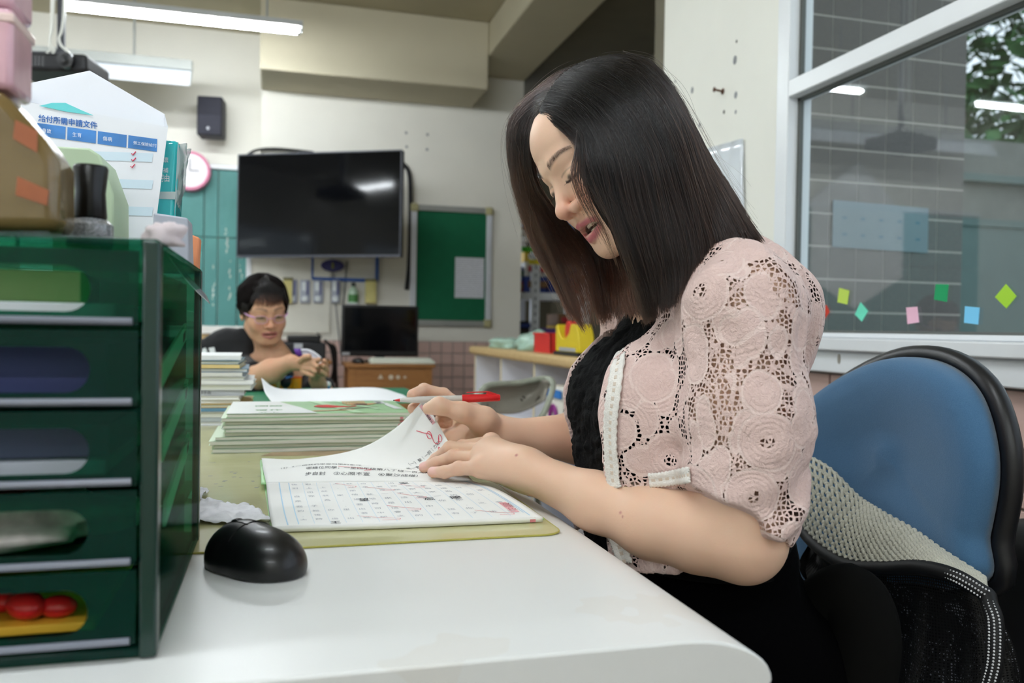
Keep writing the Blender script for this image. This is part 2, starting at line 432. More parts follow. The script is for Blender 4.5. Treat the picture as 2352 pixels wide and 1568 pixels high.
# holes, plugs and rusty screws in the pillar and the wall above the television
M_PLUG = mat('grey_wall_plug', '#8d8f92', rough=.7, vary=.3, vscale=200); M_RUST = mat('rusty_screw', '#5a3a28', rough=.7, vary=.3, vscale=300); M_HOLE = mat('screw_hole', '#2a2622', rough=.9)
hole_l = ['tiny hole at the very top of the white pillar', 'large grey filled hole near the top of the white pillar', 'grey filled hole left of the rusty screw on the pillar', 'tiny hole up and left of the rusty screw, nearest the hair', '', 'grey filled hole right of the rusty screw on the pillar', 'small dark hole straight below the rusty screw', 'small grey hole below and right of the rusty screw', 'lowest filled hole on the pillar, just beside her hair', 'grey filled hole beside her hair, below the screw height']
for i, (px, py, r_, kind) in enumerate([(1692, 95, .004, 0), (1688, 138, .011, 1), (1590, 207, .009, 1), (1551, 187, .004, 0), (1660, 210, .009, 2), (1690, 218, .009, 1), (1663, 257, .005, 0), (1690, 257, .005, 1), (1607, 287, .007, 1), (1572, 262, .006, 1)]):
    c_ = onp(px, py, 0, XR); m_ = MB()
    if kind == 2:
        m_.tube([c_, c_+[-.03, -.004, .002]], .0035, 8); m_.ball(c_+[-.031, -.004, .002], (.003, .008, .008), 10, 6); m_.ball(c_, (.002, .011, .010), 10, 6)
    else: m_.ball(c_, (.0018, r_, r_*1.25), 12, 6)
    tag(m_.build('wall_screw' if kind == 2 else 'wall_hole', (M_HOLE, M_PLUG, M_RUST)[kind], smooth=True),
        'rusty screw sticking out of the white pillar' if kind == 2 else hole_l[i], 'screw' if kind == 2 else 'hole', None if kind == 2 else 'filled holes in the pillar')
for (px, py), hl in zip(((933, 305), (982, 309), (934, 337), (981, 343)), ('upper left', 'upper right', 'lower left', 'lower right')):
    c_ = onp(px, py, 1, YB); m_ = MB(); m_.ball(c_, (.010, .003, .010), 10, 6)
    tag(m_.build('wall_hole', M_PLUG, smooth=True), hl+' of four small screw holes in the wall beside the television', 'hole', 'screw holes beside the television')
# plastic sheet taped to the pillar
q = [onp(1622, 342, 0, XR-.004), onp(1708, 318, 0, XR-.004), onp(1712, 560, 0, XR-.004), onp(1622, 560, 0, XR-.004)]
G = np.array([[q[0]*(1-u)*(1-v)+q[1]*u*(1-v)+q[2]*u*v+q[3]*(1-u)*v+[-.004*abs(math.sin(9*u+5*v)), 0, 0] for v in np.linspace(0, 1, 14)] for u in np.linspace(0, 1, 14)])
pm = mat('clear_plastic_sleeve', '#dfe6ee', rough=.12, vary=.03, spec=.8, coat=.5)
tag(grid_mesh('plastic_sleeve', G, pm, thick=.001), 'glossy plastic sleeve of white paper taped to the pillar behind her hair', 'paper')
# ------------------------------------------------------------------ big window on the right
WZ0, WZ1 = .955, 2.35
win = MB()
for y0, y1, z0, z1 in ((1.965, 2.02, WZ0, WZ1), (-2.6, 2.02, WZ1-.05, WZ1), (-2.6, 1.965, WZ0, WZ0+.012), (-2.6, 1.965, 1.585, 1.630), (.22, .27, WZ0, 1.585), (.22, .27, 1.63, WZ1)): win.box(XR-.012, XR+.06, y0, y1, z0, z1)
window = structure('window_1', win, M_ALU, bevel=.003)
sl = MB(); sl.box(XR-.055, XR+.10, -2.6, 2.015, .925, .955); sl.box(XR-.035, XR+.05, -2.6, 2.015, .872, .925)
sl.build('window_sill', M_ALU, window, bevel=.004)
gk = MB()
for z0, z1 in ((WZ0+.012, 1.585), (1.63, WZ1-.05)):
    gk.box(XR+.018, XR+.03, 1.955, 1.965, z0, z1); gk.box(XR+.018, XR+.03, .27, 1.965, z0, z0+.006); gk.box(XR+.018, XR+.03, .27, 1.965, z1-.008, z1)
gk.build('window_gasket', mat('grey_rubber', '#5f625f', rough=.7), window)
pn = MB(); pn.box(XR+.022, XR+.026, .27, 1.957, WZ0+.016, 1.581); pn.build('pane', M_PANE, window)
pn = MB(); pn.box(XR+.022, XR+.026, .27, 1.957, 1.634, WZ1-.05); pn.build('pane', M_PANE, window)
mk = MB(); c_ = onp(1927, 824, 0, XR-.0355); mk.ball(c_, (.0008, .006, .012), 10, 6); mk.build('glue_mark', mat('dried_glue', '#9a958a'), window)
notes = [('light blue', 'pentagon', '#6cc3e8', [(1842, 664), (1850, 664), (1860, 680), (1852, 694), (1842, 697)]), ('red', 'diamond', '#c8341c', [(1898, 700), (1906, 716), (1890, 738), (1880, 714)]),
 ('yellow green', 'slanted', '#c3dd5a', [(1928, 661), (1951, 667), (1946, 699), (1924, 694)]), ('mint green', 'tilted', '#6fe0c0', [(1977, 694), (1994, 714), (1980, 738), (1964, 722)]),
 ('pink', 'square', '#f0bcd2', [(2082, 706), (2107, 704), (2111, 740), (2085, 744)]), ('dark green', 'square', '#0f9c5e', [(2150, 652), (2179, 653), (2175, 693), (2146, 688)]),
 ('sky blue', 'square', '#7ccdf5', [(2217, 703), (2250, 706), (2247, 745), (2215, 741)]), ('lime green', 'diamond', '#a8d838', [(2311, 652), (2335, 680), (2312, 708), (2286, 682)])]
for cn, shp, hx, pts in notes:
    m_ = MB(); p_ = [onp(x, y, 0, XR+.0215) for x, y in pts]; m_.prism([(p[1], p[2]) for p in p_], 0, XR+.0205, XR+.0218)
    tag(m_.build('paper_note', mat('note_'+cn.replace(' ', '_'), hx, rough=.7, vary=.02)), '%s %s paper note stuck on the window glass' % (cn, shp), 'note', 'paper notes on the window')
# ------------------------------------------------------------------ outside the window: dark tiled wall, door, foliage
t = NT('dark_granite_tile'); v = t.coord(); n1 = t.noise(v, 9, 3, .6); n2 = t.noise(v, 130, 3, .7)
t.link(t.mix(n2, t.mix(n1, '#3a3836', '#484542'), '#6c6864'), t.b.inputs['Base Color']); t.b.inputs['Roughness'].default_value = .5; M_GRAN = t.m
ow = MB(); ow.box(1.366, 2.585, 2.735, 2.76, -.1, 3.4); owo = structure('wall_outside', ow, mat('outside_grout', '#b5b1aa', rough=.9))
cache = {}
tme = None
for i in range(10):
    for j in range(6, 28):
        if tme is None:
            m_ = MB(); m_.box(0, .1215, -.004, 0, 0, .1185); m_.box(.002, .1195, -.006, -.004, .002, .1165)
            tme = bpy.data.meshes.new('tile'); tme.from_pydata(m_.v, [], m_.f); tme.materials.append(M_GRAN)
        o = bpy.data.objects.new('tile', tme); col.objects.link(o); o.parent = owo; o.location = (1.37+i*.1215, 2.7392, -.05+j*.122)
sq = [onp(x, y, 1, 2.728) for x, y in ((1913, 459), (2132, 478), (2130, 581), (1911, 567))]
m_ = MB(); m_.prism([(p[0], p[2]) for p in sq], 1, 2.726, 2.7285); so_ = tag(m_.build('notice_sheet', mat('pale_blue_sheet', '#72868e', rough=.6)), 'pale blue printed sheet on the dark tiled wall outside the window', 'sheet')
m_ = MB(); rs = random.Random(6)
for i in range(5):
    for j in range(2): c_ = onp(1940+i*42, 500+j*38+i*3, 1, 2.7255); m_.box(c_[0]-.010, c_[0]+.010, 2.7252, 2.7262, c_[2]-.005, c_[2]+.005)
m_.build('blue_print', mat('sheet_print', '#4f7386'), so_, kind='stuff')
og = MB(); og.box(1.40, 14, -3, 14, -.2, -.1); structure('ground_outside', og, mat('outside_concrete', '#7d7b74', rough=.9))
od = MB(); od.box(2.6, 11, 6.3, 6.45, -.1, 2.75); structure('wall_outside_far', od, mat('grey_plaster', '#6f716c', rough=.9, vary=.1))
dr = MB(); dr.box(5.0, 8.0, 6.24, 6.3, -.1, 1.95); dr.box(5.0, 8.1, 6.22, 6.3, 1.95, 2.02); dr.box(5.0, 9, 6.20, 6.3, 2.35, 2.42); structure('door_1', dr, mat('green_grey_door', '#506360', rough=.5), bevel=.004)
rs = random.Random(4); tl = MB()
for i in range(5200):
    a, e = rs.uniform(0, 2*PI), math.acos(rs.uniform(-1, 1)); rr = rs.uniform(.55, 1)
    c_ = Vector((8.3+2.6*rr*math.sin(e)*math.cos(a), 8.2+1.3*rr*math.sin(e)*math.sin(a), 4.6+2.4*rr*math.cos(e)))
    u = Vector([rs.uniform(-1, 1) for _ in range(3)]).normalized(); w_ = u.orthogonal().normalized(); s_ = rs.uniform(.10, .20)
    tl._add([c_-u*s_, c_+w_*s_*.45, c_+u*s_, c_-w_*s_*.45], [(0, 1, 2, 3)])
tr_ = thing('outside_tree', 'green leafy tree seen through the window glass, upper right', 'tree', (7.8, 8.2, -.1))
tl.build('foliage', mat('green_leaves', '#3f6a3a', rough=.6, vary=.4, vscale=4), tr_, kind='stuff')
tk = MB(); tk.tube([(7.8, 8.2, -.1), (7.85, 8.2, 1.8), (7.8, 8.25, 4.0)], [.12, .09, .04], 8); tk.build('trunk', mat('bark', '#5d4c3c', rough=.9), tr_)
# ------------------------------------------------------------------ ceiling lamps
M_TUBE = NT('lit_tube'); e_ = M_TUBE.new('ShaderNodeEmission'); e_.inputs[0].default_value = (.90, .96, 1.0, 1); e_.inputs[1].default_value = TUBE_STRENGTH
M_TUBE.link(e_.outputs[0], M_TUBE.out.inputs[0]); M_TUBE = M_TUBE.m
M_FIX = mat('white_lamp_housing', '#c9ccce', rough=.4, vary=.03); M_ROD = mat('grey_rod', '#9a9c98', rough=.4)
def tube_lamp(x, y, z, label, reflector=.035):
    o = thing('ceiling_lamp', label, 'lamp', (x, y, z), group='fluorescent tube lamps')
    h = MB(); L = .61
    h.prism([(-.060, .012), (.060, .012), (.060, .016), (.026, .055), (-.026, .055), (-.060, .016)], 0, -L, L); h.build('housing', M_FIX, o, local=True, bevel=.002)
    tb_ = MB(); tb_.tube([(-L+.02, 0, 0), (L-.02, 0, 0)], .0160, 16); tb_.build('tube', M_TUBE, o, local=True, smooth=True)
    for s_ in (-1, 1): e = MB(); e.box(s_*(L-.022)-.012, s_*(L-.022)+.012, -.014, .014, -.016, .024); e.build('end_cap', M_FIX, o, local=True, bevel=.003)
    for s_ in (-.42, .42):
        r = MB(); r.tube([(s_, 0, .054), (s_, 0, ZC-z)], .006, 8); r.build('rod', M_ROD, o, local=True)
    return o
TZ = 2.585
lab = {(0, 0): 'lit tube lamp hanging above the projector and television side', (1, 0): 'lit tube lamp farther left in the far lamp row', (0, 1): 'lit tube lamp above the pupil', (1, 1): 'lit tube lamp left of the pupil, in the middle lamp row',
       (0, 2): 'lit tube lamp above the desk', (1, 2): 'lit tube lamp left of the desk', (0, 3): 'lit tube lamp behind the camera', (1, 3): 'lit tube lamp behind the camera, farther left'}
for i, x in enumerate((-.50, -2.6)):
    for j, y in enumerate((4.85, 2.75, .45, -1.7)): tube_lamp(x, y, TZ, lab[(i, j)])
# ================================================================== things along the far wall
M_BLK = mat('black_plastic', '#141416', rough=.35, vary=.1); M_BLKM = mat('matt_black_plastic', '#1c1c1f', rough=.6, vary=.1)
M_SCREEN = NT('screen_glass'); M_SCREEN.b.inputs['Base Color'].default_value = C4('#07080b'); M_SCREEN.b.inputs['Roughness'].default_value = .07; M_SCREEN.b.inputs['Specular IOR Level'].default_value = .22; M_SCREEN.b.inputs['Coat Weight'].default_value = .0; M_SCREEN.b.inputs['Coat Roughness'].default_value = .22; M_SCREEN = M_SCREEN.m
M_WOODL = None
def wood(name, c1, c2, scale=(1, 12, 12), rough=.45):
    t = NT(name); v = t.coord(scale=scale); n = t.noise(v, 3, 5, .6, 1.5); t.link(t.ramp(n, [(.3, c1), (.7, c2)]), t.b.inputs['Base Color']); t.b.inputs['Roughness'].default_value = rough; t.bump(n, .1, .001); return t.m
M_WOODL = wood('pale_wood', '#d9bd8a', '#c9a873'); M_WOODM = wood('school_desk_wood', '#a5713c', '#8a5a2c')
def basis_thing(name, label, cat, o, ux, uz, group=None):
    """thing whose local x runs along ux, local z along uz"""
    ux = Vector(ux).normalized(); uy = Vector(uz).cross(ux).normalized(); uz = ux.cross(uy).normalized()
    M = Matrix((ux, uy, uz)).transposed()
    t = thing(name, label, cat, o, M.to_euler(), group); return t
# television on a swing arm
TL, TR, BR, BL = P(545, 358, 5.52), P(922, 347, 5.30), P(918, 597, 5.30), P(543, 591, 5.52)
ux = (TR-TL); W_ = np.linalg.norm(ux); uz = (TL+TR-BL-BR)/2; H_ = np.linalg.norm(uz)
tv = basis_thing('television', 'large wall mounted black television above the printer', 'television', BL, ux, uz)
m_ = MB(); m_.box(0, W_, 0, .05, 0, H_); m_.build('casing', M_BLKM, tv, local=True, bevel=.006)
m_ = MB(); m_.box(.010, W_-.010, -.0015, .004, .018, H_-.010); m_.build('screen', M_SCREEN, tv, local=True)
m_ = MB(); m_.box(0, W_, -.003, 0, 0, .012); m_.box(0, .006, -.003, 0, .012, H_); m_.box(W_-.006, W_, -.003, 0, .012, H_); m_.box(.006, W_-.006, -.003, 0, H_-.007, H_); m_.build('bezel', mat('grey_bezel', '#4b4d55', rough=.3, metal=.3), tv, local=True)
m_ = MB(); m_.box(W_*.42, W_*.52, .05, .10, H_*.30, H_*.70); m_.tube([(W_*.47, .10, H_*.5), (W_*.50, .12, H_*.5), (W_*.46, .47, H_*.5)], .02, 8); m_.build('wall_mount', M_BLKM, tv, local=True)
def cable(name, label, pts, r, m, n=40, cat='cable', grp=None):
    m_ = MB(); m_.tube(spline(pts, n), r, 8); return tag(m_.build(name, m, smooth='all'), label, cat, grp)
cable('power_cable', 'thick black cable sleeve hanging right of the television', [onp(925, 375, 1, 5.983), onp(940, 400, 1, 5.983), onp(943, 480, 1, 5.983), onp(940, 600, 1, 5.983), onp(934, 665, 1, 5.983)], .016, M_BLKM)
cable('power_cable', 'black cable looping over the top of the television', [onp(560, 362, 1, 5.97), onp(590, 345, 1, 5.97), onp(640, 342, 1, 5.97), onp(720, 350, 1, 5.97)], .010, M_BLK)
cable('power_cable', 'thin cable hanging down to the printer from the television', [onp(672, 598, 1, 5.985), onp(673, 650, 1, 5.985), onp(678, 700, 1, 5.985), onp(705, 740, 1, 5.985), onp(738, 775, 1, 5.985)], .005, M_BLK)
cable('power_cable', 'thin grey cable hanging from the middle of the television', [onp(765, 600, 1, 5.985), onp(767, 660, 1, 5.985), onp(775, 740, 1, 5.985), onp(785, 830, 1, 5.985)], .004, mat('grey_cable', '#77777a', rough=.5))
cable('power_cable', 'thin dark cable right of the grey one under the television', [onp(797, 600, 1, 5.985), onp(792, 660, 1, 5.985), onp(785, 730, 1, 5.985)], .004, M_BLK)
# cream backing board under the television with blue tape lines and a purple emblem
q0, q1 = onp(578, 600, 1, YB-.02), onp(775, 765, 1, YB-.02)
bb = thing('cream_board', 'cream wall board with pale frame under the television', 'board', (q0[0], YB, q1[2]))
m_ = MB(); m_.box(q0[0], q0[0]+.52, YB-.02, YB, q1[2], q0[2]+.5); m_.build('panel', mat('cream_panel', '#e5e2d6', rough=.35), bb)
m_ = MB(); m_.box(q0[0]-.035, q0[0], YB-.03, YB, q1[2], q0[2]+.5); m_.build('frame', M_ALU, bb, bevel=.003)
M_BLUE = mat('blue_tape', '#1d56a8', rough=.5)
m_ = MB()
a, b_, c_ = onp(718, 596, 1, YB-.023), onp(720, 640, 1, YB-.023), onp(866, 642, 1, YB-.023)
m_.box(a[0]-.007, a[0]+.007, YB-.024, YB-.0005, b_[2], a[2]+.1); m_.box(a[0], c_[0], YB-.024, YB-.0005, b_[2]-.010, b_[2]+.012); m_.box(c_[0]-.010, c_[0]+.010, YB-.024, YB-.0005, b_[2], a[2]+.1)
tag(m_.build('blue_frame', M_BLUE), 'thin blue frame line on the wall under the television', 'frame')
c_ = onp(764, 610, 1, YB-.03); m_ = MB(); m_.lathe([(.0, -.004), (.078, -.004), (.080, 0), (.078, .006), (0, .006)], (0, 0, 0), 32, 1, cap=False)
for i in range(len(m_.v)): x, y, z = m_.v[i]; m_.v[i] = (x+c_[0], y+c_[1], z*.52+c_[2])
em = tag(m_.build('wall_emblem', mat('purple_emblem', '#373572', rough=.4), smooth=True), 'oval purple emblem on the wall under the television', 'emblem')
m_ = MB(); m_.prism([(c_[0]-.008, c_[2]-.022), (c_[0]+.010, c_[2]-.016), (c_[0]+.006, c_[2]+.020), (c_[0]-.006, c_[2]+.024)], 1, c_[1]-.008, c_[1]-.0035); m_.build('centre_mark', mat('olive_mark', '#8a8a4a'), em)
# remote holders, bottle, yellow boxes
M_REM = mat('grey_remote', '#aeb3c0', rough=.4); M_REMB = mat('blue_remote_strip', '#3d3f7c', rough=.4); M_DIAL = mat('white_dial', '#e6ecef', rough=.3)
for i, px in enumerate((671, 701, 731, 771)):
    c_ = onp(px, 671, 1, YB-.035); w2 = .033 if i < 3 else .028
    t_ = thing('wall_switch', '%s grey remote control holder with a round white dial under the television' % ('first', 'second', 'third', 'fourth')[i], 'switch', (c_[0], YB-.02, c_[2]-.08), group='remote holders on the wall')
    m_ = MB(); m_.box(c_[0]-w2, c_[0]+w2, YB-.045, YB-.020, c_[2]-.075, c_[2]+.085); m_.build('casing', M_REM, t_, bevel=.006)
    m_ = MB(); m_.box(c_[0]+.008, c_[0]+.020, YB-.048, YB-.044, c_[2]-.02, c_[2]+.075); m_.build('strip', M_REMB, t_)
    m_ = MB(); m_.box(c_[0]-.022, c_[0]+.004, YB-.048, YB-.044, c_[2]+.010, c_[2]+.070); m_.build('display', M_DIAL, t_)
    m_ = MB(); m_.lathe([(.020, 0), (.018, .010), (0, .011)], (c_[0]-.004, 0, c_[2]-.045), 20, 1, cap=False)
    for k in range(len(m_.v)): x, y, z = m_.v[k]; m_.v[k] = (x, YB-.044-y, z)
    m_.build('dial', M_DIAL, t_, smooth=True)
for px, py, w2, h2, lb in ((661, 668, .030, .085, 'yellow box on the wall behind the pupil\'s head'), (851, 669, .037, .082, 'yellow box on the wall right of the green bottle')):
    c_ = onp(px, py, 1, YB-.03); m_ = MB(); m_.box(c_[0]-w2, c_[0]+w2, YB-.06, YB-.0205, c_[2]-h2, c_[2]+h2); o = tag(m_.build('yellow_box', mat('yellow_card', '#d8cd86', rough=.6), bevel=.003), lb, 'box')
    m_ = MB(); m_.box(c_[0]-w2-.002, c_[0]+w2+.002, YB-.062, YB-.0205, c_[2]+h2-.015, c_[2]+h2+.006); m_.build('lid', mat('olive_lid', '#7d774c'), o, bevel=.002)
c_ = onp(811, 690, 1, YB-.06); bt = thing('green_bottle', 'small green bottle on the wall rack between remote holders and yellow box', 'bottle', (c_[0], YB-.06, c_[2]-.02))
m_ = MB(); m_.lathe([(0, 0), (.033, 0), (.034, .012), (.033, .085), (.020, .108), (.012, .112), (.012, .120), (0, .120)], (c_[0], YB-.06, c_[2]-.02), 20, cap=False); m_.build('body', mat('clear_green_plastic', '#bcd6bd', rough=.2), bt, smooth=True)
m_ = MB(); m_.lathe([(.0345, .010), (.0348, .012), (.0348, .060), (.0345, .062)], (c_[0], YB-.06, c_[2]-.02), 20, cap=False); m_.build('label', mat('green_label', '#4f8a4a'), bt, smooth=True)
m_ = MB(); m_.lathe([(0, .118), (.015, .118), (.015, .142), (.010, .145), (0, .145)], (c_[0], YB-.06, c_[2]-.02), 16, cap=False); m_.build('cap', mat('dark_cap', '#303635'), bt, smooth=True)
m_ = MB(); m_.box(c_[0]-.04, c_[0]+.04, YB-.10, YB-.0005, c_[2]-.026, c_[2]-.020); m_.build('bracket', M_ALU, bt)
# green notice board with aluminium frame
a, b_ = onp(945, 468, 1, YB-.03), onp(1127, 752, 1, YB-.03)
x0, x1, z0, z1 = a[0], b_[0], b_[2]+.005, a[2]-.0
nb = thing('notice_board', 'green felt notice board in an aluminium frame right of the television', 'notice board', ((x0+x1)/2, YB, z0))
m_ = MB(); m_.box(x0+.035, x1-.035, YB-.022, YB-.0005, z0+.035, z1-.035); m_.build('felt', mat('green_felt', '#0f6140', rough=.9, vary=.06, vscale=12, bump=.3, bscale=400), nb)
M_ALF = mat('brushed_aluminium', '#c3c5c8', rough=.35, metal=.6, vary=.03); M_CORN = mat('beige_corner', '#b0aa80', rough=.5)
for s0, s1, t0, t1 in ((x0+.04, x1-.04, z1-.042, z1), (x0+.04, x1-.04, z0, z0+.042)): m_ = MB(); m_.box(s0, s1, YB-.034, YB-.0005, t0, t1); m_.build('frame', mat('grey_aluminium', '#a2a39f', rough=.4, metal=.4), nb, bevel=.003)
for s0, s1 in ((x0, x0+.042), (x1-.042, x1)): m_ = MB(); m_.box(s0, s1, YB-.034, YB-.0005, z0+.04, z1-.04); m_.build('frame', mat('bright_aluminium', '#dadde4', rough=.35, metal=.2), nb, bevel=.003)
for s0 in (x0-.006, x1-.054):
    for t0 in (z0-.006, z1-.054): m_ = MB(); m_.box(s0, s0+.06, YB-.040, YB-.0005, t0, t0+.06); m_.build('corner', M_CORN, nb, bevel=.012)
# printed sheet on it
a, b_ = onp(1046, 590, 1, YB-.026), onp(1111, 685, 1, YB-.026)
t = NT('printed_sheet'); v = t.coord(); sx = t.new('ShaderNodeSeparateXYZ'); t.link(v, sx.inputs[0])
ln = t.math('SINE', t.math('MULTIPLY', sx.outputs[2], 420)); n_ = t.noise(v, 160, 2); f_ = t.math('MULTIPLY', t.math('GREATER_THAN', ln, .1), t.math('GREATER_THAN', n_, .45))
t.link(t.mix(t.math('MULTIPLY', f_, .6), '#dcdee6', '#80838c'), t.b.inputs['Base Color']); t.b.inputs['Roughness'].default_value = .7
m_ = MB(); m_.box(a[0], b_[0], YB-.0245, YB-.0225, b_[2], a[2]); tag(m_.build('printed_sheet', t.m), 'white printed sheet pinned low on the green notice board', 'paper')
# blackboard, its sliding panels, clock, loudspeaker
YW = YB+.25
a, b_ = onp(300, 372, 1, YW-.05), onp(590, 752, 1, YW-.05)
bo = thing('blackboard', 'green chalkboard with sliding panels behind the pupil', 'chalkboard', (-1.5, YW, b_[2]))
t = NT('chalkboard_green'); v = t.coord(); n1 = t.noise(v, 2.2, 4, .6, 1); n2 = t.noise(t.coord(scale=(6, 1, 1)), 5, 4); t.link(t.mix(n1, t.mix(n2, '#2f6a68', '#4b8682'), '#5b9893'), t.b.inputs['Base Color']); t.b.inputs['Roughness'].default_value = .6
xs_ = [onp(px, 560, 1, YW-.05)[0] for px in (300, 372, 468, 500, 545, 578)]; xs_[0] = -3.4; zt = a[2]-.012
for i in range(5):
    for j in range(2):
        zz0, zz1 = (b_[2], b_[2]+.62) if j == 0 else (b_[2]+.62, zt)
        m_ = MB(); m_.box(xs_[i]+.003, xs_[i+1]-.003, YW-.05+.004*((i+j) % 2), YW-.0005, zz0+.003, zz1-.003); m_.build('panel', t.m, bo, bevel=.002)
m_ = MB(); m_.box(-3.4, xs_[-1], YW-.07, YW-.0005, zt, zt+.03); m_.box(-3.4, xs_[-1], YW-.10, YW-.0005, b_[2]-.05, b_[2]-.01); m_.build('frame', M_ALU, bo, bevel=.003)
rs = random.Random(3)
for px, y0, y1 in ((491, 610, 700), (527, 590, 690), (553, 560, 640), (520, 520, 610)):   # worn chips in the panel joints
    m_ = MB()
    for k in range(9):
        c_ = onp(px+rs.uniform(-3, 3), rs.uniform(y0, y1), 1, YW-.051); m_.ball(c_, (.004, .0015, rs.uniform(.004, .016)), 6, 4)
    m_.build('worn_chip', mat('chalk_white', '#d8ddd6', rough=.9), bo, kind='stuff')
c_ = onp(437, 393, 1, YW-.09); ck = thing('wall_clock', 'round white wall clock with a pink rim, half hidden by the tissue pack', 'clock', (c_[0], YW-.06, c_[2]))
m_ = MB(); m_.lathe([(0, -.03), (.118, -.03), (.120, -.025), (.120, .02)], (0, 0, 0), 36, 1, cap=False); m_.v = [(x+c_[0], c_[1]+y, z+c_[2]) for x, y, z in m_.v]; m_.build('face', mat('clock_face', '#f3eef2', rough=.3), ck, smooth=True)
m_ = MB(); m_.lathe([(.112, -.032), (.130, -.034), (.134, -.02), (.134, .04)], (0, 0, 0), 36, 1, cap=False); m_.v = [(x+c_[0], c_[1]+y, z+c_[2]) for x, y, z in m_.v]; m_.build('rim', mat('pink_rim', '#d77b9c', rough=.35), ck, smooth=True)
m_ = MB(); m_.box(c_[0]-.003, c_[0]+.003, c_[1]-.034, c_[1]-.031, c_[2], c_[2]+.08); m_.box(c_[0], c_[0]+.06, c_[1]-.034, c_[1]-.031, c_[2]-.003, c_[2]+.003); m_.build('hand', M_BLK, ck)
a, b_ = onp(461, 222, 1, YW-.2), onp(519, 316, 1, YW-.2)
sp = thing('loudspeaker', 'dark grey wall loudspeaker above the chalkboard', 'loudspeaker', (a[0], YW, b_[2]), (0, 0, math.radians(-6)))
sw, sh_ = b_[0]-a[0], a[2]-b_[2]; sp.location.y -= .035
m_ = MB(); m_.box(0, sw, -.20, -.04, 0, sh_); m_.build('cabinet', mat('loudspeaker_grey', '#2d2d36', rough=.6), sp, local=True, bevel=.01)
m_ = MB(); m_.box(.006, sw-.006, -.206, -.199, .006, sh_-.006); m_.build('grille', mat('loudspeaker_grille', '#34343f', rough=.7, bump=.8, bscale=500), sp, local=True, bevel=.004)
m_ = MB(); m_.ball((sw*.45, -.206, .045), (.011, .004, .013), 12, 8); m_.build('badge', mat('silver_badge', '#8e8f94', metal=.8, rough=.3), sp, local=True)
m_ = MB(); m_.box(sw*.4, sw*.6, -.04, .03, sh_*.4, sh_*.6); m_.build('bracket', M_BLK, sp, local=True)
# board lamp with reflector (unlit) and projector
a = onp(443, 142, 1, 5.70); b_ = onp(20, 96, 1, 5.70)
bl = thing('board_lamp', 'unlit white lamp with angled reflector above the chalkboard', 'lamp', (a[0], 5.70, a[2]))
M_REF = mat('white_reflector', '#dfe3ea', rough=.4); xl = -3.0
m_ = MB(); m_.box(xl, a[0], 5.66, 5.72, a[2]-.06, a[2]); m_.build('housing', mat('grey_lamp_housing', '#a6a9a4', rough=.5), bl, bevel=.003)
m_ = MB(); m_.prism([(5.70, a[2]-.06), (5.71, a[2]-.06), (5.62, a[2]-.175), (5.61, a[2]-.175)], 0, xl, a[0]-.01); m_.build('reflector', M_REF, bl)
m_ = MB(); m_.prism([(5.72, a[2]-.0), (5.60, a[2]-.175), (5.68, a[2]-.10)], 0, a[0]-.008, a[0]); m_.build('end_plate', mat('grey_lamp_housing', '#a6a9a4'), bl)
for x_ in (a[0]-.34, a[0]-1.12, a[0]-2.0):
    m_ = MB(); m_.tube([(x_, 5.69, a[2]), (x_, 5.69, ZC)], .008, 8); m_.build('rod', M_ROD, bl)
c_ = P(140, 158, 3.9); pj = thing('projector', 'black ceiling projector hanging on a pole at upper left', 'projector', c_, math.radians(-12))
m_ = MB(); m_.box(-.17, .17, -.13, .13, -.045, .035); m_.build('casing', M_BLKM, pj, local=True, bevel=.018, seg=3)
m_ = MB(); m_.lathe([(.035, 0), (.035, .03), (.028, .03), (.0, .02)], (0, 0, 0), 20, 1, cap=False); m_.v = [(x+.09, -.13-y, z-.005) for x, y, z in m_.v]; m_.build('lens', M_BLK, pj, local=True, smooth=True)
m_ = MB()
for k in range(9): m_.box(-.15+.016*k, -.141+.016*k, -.133, -.129, -.03, .02)
m_.build('vent', M_BLK, pj, local=True)
m_ = MB(); m_.box(-.09, .06, -.09, .09, .036, .050); m_.tube([(.0, 0, .05), (.0, 0, ZC-c_[2])], .018, 12); m_.box(-.025, .025, -.025, .025, .05, .08); m_.build('mount', mat('dark_steel', '#3a3b3f', rough=.4, metal=.5), pj, local=True)
for k, (dx, am) in enumerate(((-.022, .02), (.024, .035), (-.030, .01))):
    m_ = MB(); m_.tube(spline([(dx, -.02, ZC-c_[2]), (dx, -.03, .25), (dx-am*.5, -.035, .12), (dx+am, -.06, .06), (dx+am*1.6, -.10, .04)], 30), .006, 8); m_.build('cable', mat('white_cable', '#d8d8d0', rough=.5), pj, local=True, smooth='all')
# school desks with monitor, keyboard, mouse and printer
def school_desk(px, py, Y, w_, h, label, dep=.42):
    c_ = onp(px, py, 1, Y); o = thing('school_desk', label, 'desk', (c_[0], Y, 0))
    m_ = MB(); m_.box(0, w_, 0, dep, h-.022, h); m_.build('desktop', M_WOODM, o, local=True, bevel=.004)
    m_ = MB(); m_.box(.02, w_-.02, .02, dep-.02, h-.16, h-.024); m_.build('drawer_box', M_WOODM, o, local=True, bevel=.003)
    for x_ in (.015, w_-.055):
        for y_ in (.015, dep-.055): m_ = MB(); m_.box(x_, x_+.04, y_, y_+.04, 0, h-.022); m_.build('leg', M_WOODM, o, local=True)
    return o
zt_ = onp(800, 836, 1, 5.05)[2]
d1 = school_desk(796, 836, 5.05, onp(1000, 838, 1, 5.05)[0]-onp(796, 836, 1, 5.05)[0], zt_, 'brown wooden school desk under the small monitor')
M_MARK = mat('white_paint_mark', '#cfc6b4', rough=.8)
xo = onp(796, 836, 1, 5.05)[0]
